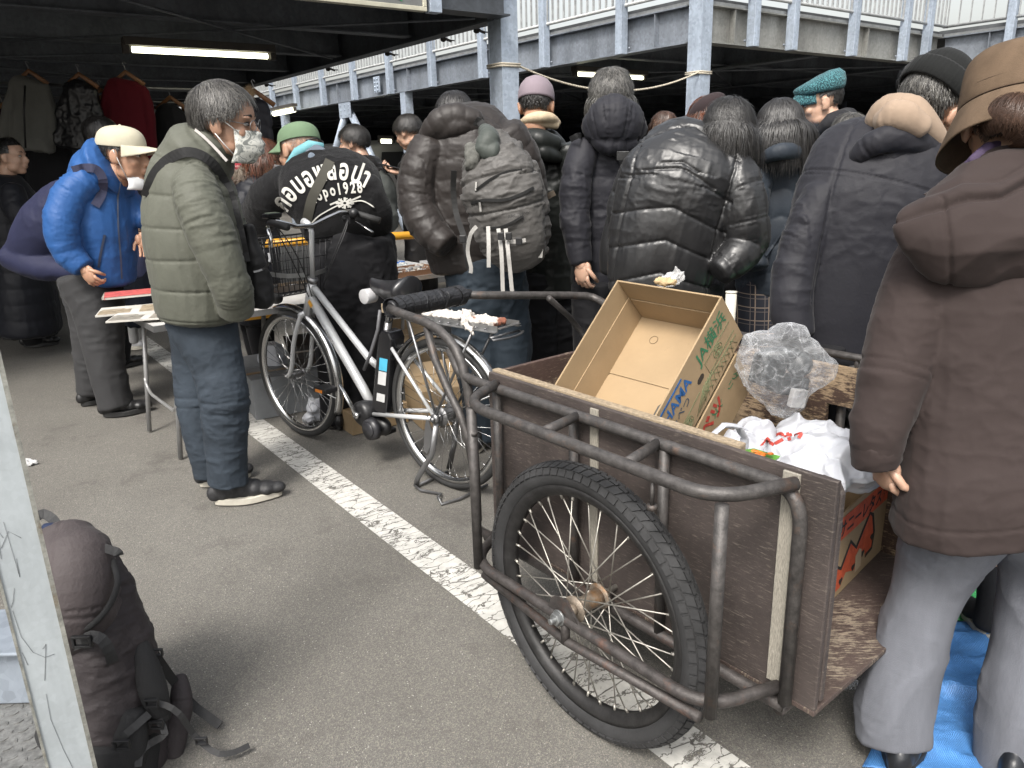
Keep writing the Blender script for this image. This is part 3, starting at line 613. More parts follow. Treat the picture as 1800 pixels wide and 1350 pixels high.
# ---------------------------------------------------------------- electric bicycle
BR=G(830,870); BF_=nrm(G(545,770)-BR); BN=V3(BF_[1],-BF_[0],0)      # BN points away from the camera (bike's right side)
def K(s,z,w_=0): return BR+BF_*s+BN*w_+Z*z
def Kp(px,py,w_=0):
    r=ray(px,py); t=((BR-CAM).dot(BN)+w_)/r.dot(BN); return CAM+r*t
bike=thing('bicycle','silver electric step through bicycle with wire basket, parked before the handcart','bicycle',K(.66,0))
SIL=M('silver_paint',(.62,.63,.64),.38,.35,var=.06,bst=.03,coat=.4); SILD=M('grey_metal',(.25,.25,.255),.4,.8,var=.15)
BT=M('bike_tyre',(.022,.022,.022),.75,var=.3,vs=20,bs=150)
for s,z in ((.135,.347),(1.246,.352)):
    m=MB(); c=K(s,z); m.tube([c-BN*.075,c+BN*.075],.006,8); wh=m.build('wheel',SILD,bike)
    spoked_wheel(wh,c,BN,BF_,.345,.036,36,.022 if s>1 else .045,.07,BT,CHR,CHR,SILD,.0010,False,.028,.02)
def ktube(name,pts,r,mat=SIL,n=12,par=None,flat=None):
    m=MB(); m.tube(pts,r,n,flat=flat); return m.build(name,mat,par or bike)
ktube('head_tube',[K(1.02,.86),K(1.095,.69)],.023); ktube('headset',[K(1.012,.878),K(1.02,.86)],[.027,.027],SILD)
ktube('down_tube',[K(1.055,.79),K(.70,.37),K(.64,.29)],.0235); ktube('top_tube',[K(1.03,.845),K(.63,.525),K(.575,.50)],.017)
st=Kp(640,680); 
ktube('seat_tube',[K(.62,.24),K(.475,.72)],.0165,SILD); ktube('seat_post',[K(.478,.71),K(.45,.82)],.013,CHR)
for w_ in (-.05,.05):
    ktube('chain_stay',[K(.63,.26,w_*.6),K(.135,.347,w_*1.3)],.0105); ktube('seat_stay',[K(.49,.67,w_*.5),K(.135,.347,w_*1.3)],.008)
    ktube('fork_blade',arc(K(1.095,.70,w_*.6),K(1.13,.62,w_*1.1),K(1.165,.52,w_*1.15))+arc(K(1.18,.47,w_*1.15),K(1.20,.38,w_*1.15),K(1.246,.352,w_*1.15)),.0115)
ktube('fork_crown',[K(1.10,.685,-.045),K(1.10,.70,0),K(1.10,.685,.045)],.014)
# mudguards
def guard(name,c,a0,a1,r=.375,wd=.052,mat=CHR):
    m=MB(); rs=[]
    for a in np.linspace(a0,a1,40):
        d=BF_*math.cos(a)+Z*math.sin(a); rs.append([c+d*(r-.016*(abs(q)**2.2))+BN*q*wd/2 for q in np.linspace(-1,1,9)])
    m.sheet(rs); return m.build(name,mat,bike,solid=.0015)
guard('front_mudguard',K(1.246,.352),rad(65),rad(205)); guard('rear_mudguard',K(.135,.347),rad(35),rad(168))
m=MB()
for w_ in (-.032,.032): m.tube([K(1.246,.352,w_*1.8),K(1.246-.375*math.cos(rad(12)),.352-.06,w_)],.0025,6); m.tube([K(.135,.347,w_*1.8),K(.135-.375*.9,.347+.17,w_)],.0025,6)
m.build('mudguard_stay',CHR,bike)
# motor, battery, crank
m=MB(); c=K(.655,.262); m.tube([c-BN*.075,c-BN*.06,c+BN*.05],[.045,.062,.062],24); m.ell(K(.69,.235),(.10,.045,.055),[BF_,BN,Z]); m.ell(K(.60,.20),(.08,.04,.05),[BF_,BN,Z]); m.build('motor',BLK,bike)
m=MB(); c=K(.575,.205,-.055); m.tube([c,c-BN*.03],[.055,.05],24); m.tube([c-BN*.03,c-BN*.036],[.036,.034],20); m.build('chain_cover',M('grey_black_plastic',(.03,.03,.034),.35),bike)
bx0=K(.585,.30); bd=nrm(K(.475,.66)-K(.585,.30)); bs=np.cross(BN,bd)
m=MB(); o=K(.600,.30,-.04); f_=nrm(K(.0,0)-K(1,0)); 
m.prism([K(s,z,-.042) for s,z in ((.60,.285),(.50,.665),(.475,.69),(.43,.685),(.415,.655),(.495,.285))],BN*.084); bat=m.build('battery',M('battery_black',(.012,.012,.014),.22,coat=.5,bst=.02),bike,bev=.006)
m=MB(); m.prism([K(s,z,-.0428) for s,z in ((.515,.50),(.502,.56),(.448,.56),(.461,.50))],BN*-.0006); m.build('blue_sticker',M('blue_sticker',(.08,.42,.62),.4),bat)
m=MB(); m.prism([K(s,z,-.0428) for s,z in ((.532,.43),(.517,.495),(.463,.495),(.478,.43))],BN*-.0006); m.prism([K(s,z,-.0428) for s,z in ((.552,.345),(.543,.385),(.486,.385),(.495,.345))],BN*-.0006); m.build('white_sticker',M('white_sticker',(.6,.6,.6),.4),bat)
cr0=K(.655,.262,-.085); cr1=Kp(597,676,-.10)
ktube('crank',[cr0,cr1],[(.014,.008),(.010,.007)],CHR); ktube('crank_cap',[cr0+BN*.01,cr0-BN*.012],.016,CHR)
pc=Kp(572,684,-.14)
m=MB(); m.box(pc,(.095,.075,.026),[BF_,BN,Z]); pd=m.build('pedal',BLK,bike,bev=.006)
m=MB(); m.box(pc-BN*.039,(.05,.004,.014),[BF_,BN,Z]); m.build('orange_reflector',M('orange_reflector',(.7,.22,.02),.3),pd)
ktube('crank',[K(.655,.262,.07),K(.72,.12,.09)],.010,CHR); m=MB(); m.box(K(.72,.11,.13),(.095,.075,.026),[BF_,BN,Z]); m.build('pedal',BLK,bike,bev=.006)
# saddle
m=MB(); rs=[]
for q in np.linspace(0,1,18):
    s=.575-.275*q; wd=.016+.022*min(1,q*2)+.068*max(0,(q-.35)/.65)**1.2; wd*= (1 if q<.93 else .82); zc=.872+.02*(q-.5)**2*4+.012*q
    if q in (0,1): wd*=.55
    rs.append([K(s,zc+math.sin(a)*(.026+.02*q)*(1 if math.sin(a)>0 else 1.5)-.012*math.cos(a)**2*q,math.cos(a)*wd) for a in np.linspace(0,2*math.pi,20,endpoint=False)])
m.rings(rs); sd=m.build('saddle',M('saddle_leather',(.018,.018,.02),.33,var=.3,bs=200,bst=.15,coat=.2),bike,sub=1)
m=MB()
for w_ in (-.05,.05):
    m.tube([K(.345,.80+.07*t,w_)+(BF_*math.cos(t*31)+BN*math.sin(t*31))*.017 for t in np.linspace(0,1,40)],.003,6)
for w_ in (-.022,.022): m.tube([K(.56,.87,w_*.6),K(.45,.825,w_),K(.36,.80,w_*2)],.0035,6)
m.build('saddle_spring',BLK,sd)
# lock ring / cylinder hung under the nose
m=MB(); p=Kp(648,520,-.02); m.tube([p-BN*.03,p+BN*.03],.034,20); m.build('round_lock',M('pale_grey_plastic',(.45,.45,.46),.4),bike,bev=.003)
ktube('lock_cable',[Kp(668,545,-.03),Kp(664,580,-.04),Kp(652,620,-.05),Kp(640,650,-.05)],.008,M('grey_cable',(.12,.12,.13),.5))
# stem, bars
ktube('stem',[K(1.018,.87),K(.985,1.10),K(.99,1.125)],.0125,SIL); ktube('stem_clamp',[K(.985,1.118),K(1.01,1.140),K(1.04,1.148)],[.014,.017,.02],SIL)
bp_=[Kp(474,386,-.24),Kp(490,390,-.21),Kp(520,398,-.12),Kp(548,397,0),Kp(574,384,.08),Kp(596,374,.16),Kp(616,372,.22)]
ktube('handlebar',bp_,.0115,CHR)
gl0,gl1=Kp(478,392,-.25),Kp(479,418,-.30)
gl1=gl0-BF_*.13-Z*.012-BN*.01
ktube('grip',[gl0+BF_*.02,gl0,gl1],[.014,.0175,.0175],RUB); gr0=bp_[-1]; gr1=gr0-BF_*.14+BN*.02-Z*.01
gr1=Kp(668,388,.30); ktube('grip',[gr0,(gr0+gr1)/2,gr1],[.015,.0165,.0165],RUB)
m=MB(); m.box(Kp(478,379,-.23),(.05,.075,.022),[BF_,BN,nrm(Z-BF_*.4)]); dsp=m.build('display_unit',BLK,bike,bev=.004)
m=MB(); m.box(Kp(478,379,-.23)+Z*.012-BF_*.003,(.034,.055,.003),[BF_,BN,nrm(Z-BF_*.4)]); m.build('screen',M('lcd',(.22,.26,.2),.3),dsp)
ktube('brake_lever',[Kp(470,398,-.23),Kp(472,405,-.26),Kp(476,420,-.27),Kp(477,436,-.27)],[(.009,.005)]*4,CHR)
ktube('brake_lever',[Kp(618,384,.24),Kp(640,398,.27),Kp(655,408,.27)],[(.009,.004)]*3,CHR)
m=MB(); m.ell(Kp(622,375,.21),.024,nu=16,nv=10); m.ell(Kp(606,384,.2),.016,nu=12,nv=8); m.box(Kp(614,386,.21),(.05,.03,.035),[BF_,BN,Z]); m.build('bell_and_shifter',BLK,bike)
m=MB(); k0=Kp(480,392,-.22)
for j,(a,b_) in enumerate(((Kp(520,430,-.1),Kp(548,500,-.03)),(Kp(600,420,.12),Kp(560,510,.03)),(Kp(505,440,-.13),Kp(545,520,-.02)),(Kp(612,412,.15),Kp(575,470,.05)))):
    s0=(k0,Kp(612,384,.2),k0,Kp(612,384,.2))[j]; m.tube([s0*(1-t)**3+3*a*t*(1-t)**2+3*b_*t*t*(1-t)*1+K(1.06,.70,.02)*t**3 for t in np.linspace(0,1,16)],.0028,6)
m.build('brake_cable',BLK,bike)
# basket
WIRE=M('black_wire',(.015,.015,.016),.45)
m=MB(); s0,s1,w0_,w1_,z0,z1=1.07,1.37,-.21,.21,.80,1.06
def bk(u,v,h):  # u,v in -1..1, h 0..1 : flares towards the top
    f=.86+.14*h; return K((s0+s1)/2+(s1-s0)/2*u*f,z0+(z1-z0)*h,(w0_+w1_)/2+(w1_-w0_)/2*v*f)
for h,r in ((0,.003),(.33,.002),(.66,.002),(1,.0045),(.93,.002)): m.tube([bk(x,y,h) for x,y in ((-1,-1),(1,-1),(1,1),(-1,1))],r,6,closed=True)
for q in np.linspace(-1,1,13):
    for s in (-1,1): m.tube([bk(s,q,0),bk(s,q,1)],.0024,5)
    m.tube([bk(-1,q,0),bk(1,q,0)],.0017,5)
for q in np.linspace(-1,1,11):
    for s in (-1,1): m.tube([bk(q,s,0),bk(q,s,1)],.0024,5)
    m.tube([bk(q,-1,0),bk(q,1,0)],.0017,5)
bsk=m.build('basket',WIRE,bike)
m=MB()
for w_ in (-.19,.19): m.strap([K(1.13,.915,w_*.97),K(1.06,.90,w_*.6),K(1.035,.895,w_*.15)],Z,.022,.003)
m.build('basket_bracket',ALU,bsk)
m=MB(); m.box(K(1.24,.80),(.16,.2,.012),[BF_,BN,Z]); m.ell(K(1.36,.75),(.05,.03,.035),[BF_,BN,Z]); m.build('lamp_bracket',BLK,bsk)
# badge and lettering on the down tube
dt=nrm(K(.70,.37)-K(1.055,.79)); o=K(1.055,.79)+dt*.03-BN*.0238
m=MB(); nn=nrm(np.cross(dt,BN)); m.prism([o+dt*x+nn*y-BN*0 for x,y in ((0,-.012),(.035,-.012),(.035,.012),(0,.012))],-BN*.0006); m.build('orange_badge',M('orange_badge',(.75,.36,.02),.4),bike)
text('lettering','ASSISTA',.028,K(1.055,.79)+dt*.20-BN*.0246+nn*(.009 if nn[2]<0 else -.009),dt,-nn if nn[2]<0 else nn,M('grey_lettering',(.2,.2,.21),.4),bike)
# rack with a cloth tied on it
RKz=.785
m=MB()
for w_ in (-.065,.065): m.obox(K(.40,RKz-.012,w_),-BF_*.64,BN*.004,Z*.024); m.obox(K(.40,RKz-.012,w_),-BF_*.64,BN*.016*(-1 if w_<0 else 1),Z*.003)
for s in (.38,.2,.02,-.12,-.235): m.obox(K(s,RKz+.002,-.0625),-BF_*.018,BN*.125,Z*.003)
rk=m.build('rear_rack',ALU,bike)
m=MB()
for w_ in (-.068,.084):
    for q in range(12): bolt(m,K(.36-.05*q,RKz,w_-.003 if w_<0 else w_),-BN if w_<0 else BN,.004)
m.build('rivet',SILD,rk)
for w_ in (-.07,.07):
    for s in (.26,-.12): 
        m=MB(); m.tube([K(s,RKz-.01,w_),K(.135,.36,w_*.9)],.006,8); m.build('rack_stay',SILD,rk)
m=MB(); m.tube([K(-.22,RKz-.03,-.09),K(-.22,RKz-.035,.09)]+arc(K(-.24,RKz-.035,.09),K(-.30,RKz-.035,.0),K(-.24,RKz-.035,-.09)),.005,8,closed=True); m.build('rack_loop',SILD,rk)
m=MB(); p=Kp(676,562,-.02); m.box(K(.37,RKz+.025,-.02),(.05,.16,.04),[BF_,BN,Z]); m.build('wood_block',RAW,rk,bev=.002)
# stand
ktube('stand_leg',[K(.135,.33,-.06),K(.16,.18,-.075),K(.24,.05,-.10),K(.25,.012,-.10)],[(.006,.013)]*4,SILD)
ktube('stand_leg',[K(.135,.33,.06),K(.17,.18,.075),K(.24,.03,.10)],[(.006,.013)]*3,SILD)
ktube('stand_foot',[K(.25,.018,-.11),K(.20,.012,-.12),K(.10,.01,-.09),K(.06,.03,-.15),K(.03,.010,-.16),K(.0,.012,-.08),K(.0,.012,.10)],.006,SILD)
ktube('stand_bar',[K(.25,.012,-.10),K(.25,.012,.10)],.007,SILD)
m=MB(); c=K(.135,.347,-.07); m.tube([c,c-BN*.02],.011,6); m.tube([c+BN*.01,c-BN*.006],.022,12); m.prism([K(s,z,-.066) for s,z in ((.18,.36),(.15,.25),(.20,.17),(.22,.18),(.20,.30))],-BN*.004); m.build('axle_plate',SILD,bike)
m=MB(); m.box(K(-.236,.53,0),(.02,.06,.05),[BF_,BN,Z]); m.build('red_reflector',M('red_reflector',(.5,.02,.02),.25),bike,bev=.005)
# ---------------------------------------------------------------- people: sculpting tools
FWD=R@V3(0,0,-1); XH=R@V3(1,0,0)
def pxm(p): return float((np.array(p)-CAM).dot(FWD))/FP          # metres per photo pixel at a point
def hsh(i,j,k):
    n=(i*374761393+j*668265263+k*2147483647)&0xffffffff; n=((n^(n>>13))*1274126177)&0xffffffff; return ((n^(n>>16))&0xffff)/65535.
def vn(p):
    p=np.asarray(p,float); i=np.floor(p).astype(np.int64); f=p-i; f=f*f*(3-2*f); x,y,z=i.T; r=0
    for a in (0,1):
        for b in (0,1):
            for c in (0,1):
                r=r+hsh(x+a,y+b,z+c)*(f[:,0] if a else 1-f[:,0])*(f[:,1] if b else 1-f[:,1])*(f[:,2] if c else 1-f[:,2])
    return r
def fbm(p,o=3): return sum(vn(p*2**k+k*17.3)*.5**k for k in range(o))/sum(.5**k for k in range(o))
def ridge(p,o=2): return sum((1-np.abs(2*vn(p*2**k+k*31.7)-1))**2*.5**k for k in range(o))/sum(.5**k for k in range(o))
def cr(pts,step):
    """Catmull-Rom resample of rows [x,y,z,...]"""
    pts=np.asarray(pts,float); q=np.vstack([2*pts[0]-pts[1],pts,2*pts[-1]-pts[-2]]); out=[]
    for i in range(1,len(q)-2):
        n=max(2,int(np.linalg.norm(q[i+1][:3]-q[i][:3])/step)+1)
        for t in np.linspace(0,1,n,endpoint=False):
            out.append(.5*((2*q[i])+(-q[i-1]+q[i+1])*t+(2*q[i-1]-5*q[i]+4*q[i+1]-q[i+2])*t*t+(-q[i-1]+3*q[i]-3*q[i+1]+q[i+2])*t**3))
    out.append(pts[-1]); return np.array(out)
class Chain:
    def __init__(s,pts,yaw=0,ratio=1.,grow=0.,cap=(.6,.6),k=1.,world=False):
        rows=[]
        for p in pts:
            q=np.array(p[:3],float) if world else P(*p[:3]); r=p[3] if world else p[3]*pxm(q)
            rows.append([*q,max(.006,r*k+grow)])
        a=cr(rows,.02); s.c=a[:,:3]; s.r=a[:,3]; s.ratio=ratio; s.yaw=yaw; s.cap=cap
        n=len(s.c); T=np.array([nrm(s.c[min(i+1,n-1)]-s.c[max(i-1,0)]) for i in range(n)]); s.T=T
        rt=V3(math.cos(rad(yaw)),math.sin(rad(yaw)),0)
        along=abs(nrm(s.c[-1]-s.c[0])[2])<.6
        if along:      # a roll lying across: r is its half height, ratio its depth
            s.W=np.array([nrm(np.cross(Z,t)) for t in T]); s.D=np.cross(T,s.W); s.rd=s.r; s.rw=s.r*ratio
        else:
            s.W=np.array([nrm(rt-t*rt.dot(t)) if abs(rt.dot(t))<.97 else nrm(np.cross(t,Z)) for t in T]); s.D=np.cross(T,s.W)
            ap=np.sqrt((s.W@XH)**2+(ratio*(s.D@XH))**2); s.rw=s.r/np.maximum(ap,.35) if ratio!=1 else s.r; s.rd=s.rw*ratio
        s.t=np.concatenate([[0],np.cumsum(np.linalg.norm(np.diff(s.c,axis=0),axis=1))])
    def shell(s,m,n=28,sq=.0):
        rs=[]
        def ring(c,i,k):
            o=[]
            for j in range(n):
                a=2*math.pi*j/n; ca,sa=math.cos(a),math.sin(a); e=1+sq*(abs(ca*sa)*2)
                o.append(c+s.W[i]*s.rw[i]*k*ca*e+s.D[i]*s.rd[i]*k*sa*e)
            return o
        N=len(s.c)
        for q in (.35,.75,.94): h=s.cap[0]*min(s.rw[0],s.rd[0]); rs.append(ring(s.c[0]-s.T[0]*h*math.sqrt(1-q*q),0,q))
        for i in range(N): rs.append(ring(s.c[i],i,1))
        for q in (.94,.75,.35): h=s.cap[1]*min(s.rw[-1],s.rd[-1]); rs.append(ring(s.c[-1]+s.T[-1]*h*math.sqrt(1-q*q),N-1,q))
        m.rings(rs)
def remesh(V,F,vox,smooth=2,adapt=0):
    me=bpy.data.meshes.new('tmp'); me.from_pydata(V.tolist(),[],F); o=bpy.data.objects.new('tmp',me); col.objects.link(o)
    md=o.modifiers.new('r','REMESH'); md.mode='VOXEL'; md.voxel_size=vox; md.adaptivity=adapt
    dg=bpy.context.evaluated_depsgraph_get(); dg.update(); m2=bpy.data.meshes.new_from_object(o.evaluated_get(dg))
    bpy.data.objects.remove(o); bpy.data.meshes.remove(me)
    n=len(m2.vertices); v=np.empty(n*3); m2.vertices.foreach_get('co',v); v=v.reshape(-1,3)
    e=np.empty(len(m2.edges)*2,dtype=np.int64); m2.edges.foreach_get('vertices',e); e=e.reshape(-1,2)
    for _ in range(smooth):
        a=np.zeros((n,3)); d=np.zeros(n)
        for x,y in ((0,1),(1,0)):
            for k in range(3): a[:,k]+=np.bincount(e[:,x],weights=v[e[:,y],k],minlength=n)
            d+=np.bincount(e[:,x],minlength=n)
        v=v*.45+.55*a/np.maximum(d,1)[:,None]
    m2.vertices.foreach_set('co',v.ravel()); m2.update()
    nn=np.empty(n*3); m2.vertices.foreach_get('normal',nn); nn=nn.reshape(-1,3)
    lv=np.empty(len(m2.loops),dtype=np.int64); m2.loops.foreach_get('vertex_index',lv); ls=np.empty(len(m2.polygons),dtype=np.int64); m2.polygons.foreach_get('loop_start',ls)
    ls=np.append(ls,len(lv)); fs=[tuple(lv[ls[i]:ls[i+1]].tolist()) for i in range(len(ls)-1)]
    bpy.data.meshes.remove(m2); return v,nn,fs,e
def sculpt(name,chains,mats,par,vox,fold=None,smooth=2,extra=None,sq=0.,cut=None,labelled=None):
    m=MB()
    for c in chains: c.shell(m,sq=sq)
    if extra: extra(m)
    v,nn,fs,e=remesh(m.arr(),m.f,vox,smooth)
    if fold:
        C_=np.concatenate([c.c for c in chains]); R_=np.concatenate([c.rw for c in chains]); T_=np.concatenate([c.T for c in chains]); W_=np.concatenate([c.W for c in chains]); t_=np.concatenate([c.t for c in chains]); id_=np.concatenate([[k]*len(c.c) for k,c in enumerate(chains)])
        best=np.zeros(len(v),dtype=np.int64); 
        for s0 in range(0,len(v),4000):
            d=np.linalg.norm(v[s0:s0+4000,None,:]-C_[None],axis=2)/R_[None]; best[s0:s0+4000]=d.argmin(1)
        rel=v-C_[best]; t=t_[best]+(rel*T_[best]).sum(1); s=(rel*W_[best]).sum(1)
        ctx=dict(p=v-v.min(0),t=t,s=s,id=id_[best],T=T_[best],n=nn,r=R_[best],v=v,W=W_[best])
        d=sum(f(ctx) for f in fold) if isinstance(fold,(list,tuple)) else fold(ctx)
        v=v+nn*d[:,None]
    if cut is not None:
        keep=cut(v); fs=[f for f in fs if all(keep[i] for i in f)]
    return mkobj(name,v,fs,mats,par)
def puff(sp,amp,chev=0.,puck=1.,ids=None,off=0.,nz=.12):
    def f(c):
        u=(c['t']+chev*np.abs(c['s'])+off+.012*(fbm(c['p']*7)-.5))/sp; q=u-np.floor(u); b=np.sqrt(np.maximum(0,1-(2*q-1)**2)); near=np.exp(-(np.minimum(q,1-q)/.16)**2)
        k=(.75+.5*vn(c['p']*9+np.floor(u)[:,None]*3.1))
        T=c['T']; pp=c['p']-T*((c['p']*T).sum(1)*.75)[:,None]
        d=amp*k*(b-.75)+amp*puck*(ridge(pp*26,2)-.45)*(.35+.5*near)+amp*nz*2*(fbm(c['p']*18)-.5)
        if ids is not None: d=np.where(np.isin(c['id'],ids),d,0)
        return d
    return f
def wrink(amp,sc_=9,al=0.,ids=None,o=3,th=0.):
    """al>0 : folds run round the limb, al<0 : folds run along it"""
    def f(c):
        T=c['T']; k=(c['p']*T).sum(1); pp=c['p']+T*(k*al)[:,None]; w_=pp+.35/sc_*np.stack([fbm(pp*sc_*.6+9.1),fbm(pp*sc_*.6+3.3),fbm(pp*sc_*.6+5.7)],1)*2
        r_=ridge(w_*sc_,o)**1.5; d=amp*1.4*(np.maximum(r_,th)-.3)*np.clip((fbm(c['p']*3.1+amp*900)-.36)*5,.12,1.25)
        if ids is not None: d=np.where(np.isin(c['id'],ids),d,0)
        return d
    return f
def seam(at,depth=.004,wd=.006,ids=None,chev=0.):
    def f(c):
        d=np.zeros(len(c['t']))
        for a in at: d-=depth*np.exp(-((c['t']+chev*np.abs(c['s'])-a)/wd)**2)
        if ids is not None: d=np.where(np.isin(c['id'],ids),d,0)
        return d
    return f
def vseam(at,depth=.004,wd=.006,ids=(0,)):
    def f(c):
        d=sum(-depth*np.exp(-((c['s']-a)/wd)**2) for a in at); return np.where(np.isin(c['id'],ids),d,0)
    return f
class Head:
    def __init__(s,px,py,y,h,yaw,pitch=0,roll=0):
        """px,py = middle of the head, h = chin to crown in photo pixels"""
        s.o=P(px,py,y); s.k=h*pxm(s.o)/.235
        cy,sy=math.cos(rad(yaw)),math.sin(rad(yaw)); cp,sp=math.cos(rad(pitch)),math.sin(rad(pitch)); c_,s_=math.cos(rad(roll)),math.sin(rad(roll))
        s.M=np.array([[cy,-sy,0],[sy,cy,0],[0,0,1]])@np.array([[1,0,0],[0,cp,-sp],[0,sp,cp]])@np.array([[c_,0,s_],[0,1,0],[-s_,0,c_]])
        s.yaw=yaw
    def L(s,x,y,z): return s.o+s.M@(V3(x,y,z)*s.k)
    def A(s): return s.M.T        # rows = local axes in world space
    def e(s,m,c,r,rot=None,nu=20,nv=14): m.ell(s.L(*c),[q*s.k for q in r],s.A() if rot is None else s.A()@np.eye(3) if rot is None else (rot@s.A()),nu,nv)
    def build(s,m,face=True):
        s.e(m,(0,-.014,.034),(.074,.094,.084)); s.e(m,(0,.018,-.028),(.061,.068,.082)); s.e(m,(0,.055,-.094),(.027,.027,.02))
        s.e(m,(0,.03,.03),(.066,.062,.07))
        for q in (-1,1):
            s.e(m,(q*.036,.016,-.066),(.024,.042,.03)); s.e(m,(q*.034,.062,-.022),(.024,.02,.022)); s.e(m,(q*.03,.078,.027),(.024,.012,.0085))
            s.e(m,(q*.0105,.098,-.031),(.0085,.011,.008)); s.e(m,(q*.078,-.006,-.006),(.010,.020,.031)); s.e(m,(q*.076,.004,-.022),(.008,.012,.016))
            m.tube([s.L(q*.080,.004,-.03),s.L(q*.086,-.016,-.012),s.L(q*.088,-.02,.012),s.L(q*.083,-.004,.026),s.L(q*.076,.01,.018)],.0042*s.k,6)
        m.tube([s.L(0,.078,.024),s.L(0,.093,.0),s.L(0,.107,-.026)],[.0095*s.k,.010*s.k,.0125*s.k],10); s.e(m,(0,.103,-.03),(.012,.012,.009))
        s.e(m,(0,.089,-.055),(.022,.010,.0058)); s.e(m,(0,.086,-.067),(.019,.011,.0062))
    def eyes(s,par,brow=(.02,.018,.016)):
        for q in (-1,1):
            m=MB(); s.e(m,(q*.031,.0755,.006),(.0135,.0085,.0062)); m.build('eye',M('eye_white',(.45,.43,.4),.3),par)
            m=MB(); s.e(m,(q*.031,.0825,.006),(.0055,.003,.0055)); m.tube([s.L(q*.018,.079,.012),s.L(q*.031,.086,.0145),s.L(q*.045,.075,.011)],.0018*s.k,5); m.build('iris',M('dark_eye',(.012,.01,.009),.3),par)
        m=MB()
        for q in (-1,1): m.tube([s.L(q*.014,.088,.03),s.L(q*.03,.0905,.036),s.L(q*.05,.073,.033)],[.0022*s.k,.0035*s.k,.0016*s.k],6)
        m.build('eyebrows',M('brow_hair_%d'%int(brow[0]*1000),brow,.8),par)
        m=MB(); m.tube([s.L(-.02,.091,-.0615),s.L(0,.0975,-.0605),s.L(.02,.091,-.0615)],[.001*s.k,.0017*s.k,.001*s.k],5); m.build('lips',M('lip',(.2,.075,.06),.5),par)
def skin(c=(.42,.235,.15)): return M('skin_%d_%d'%(int(c[0]*100),int(c[1]*100)),c,.5,var=.14,vs=22,bs=260,bst=.12,bd=.001,sub=.12)
SK=skin(); SKP=skin((.50,.31,.22)); SKR=skin((.42,.245,.165))
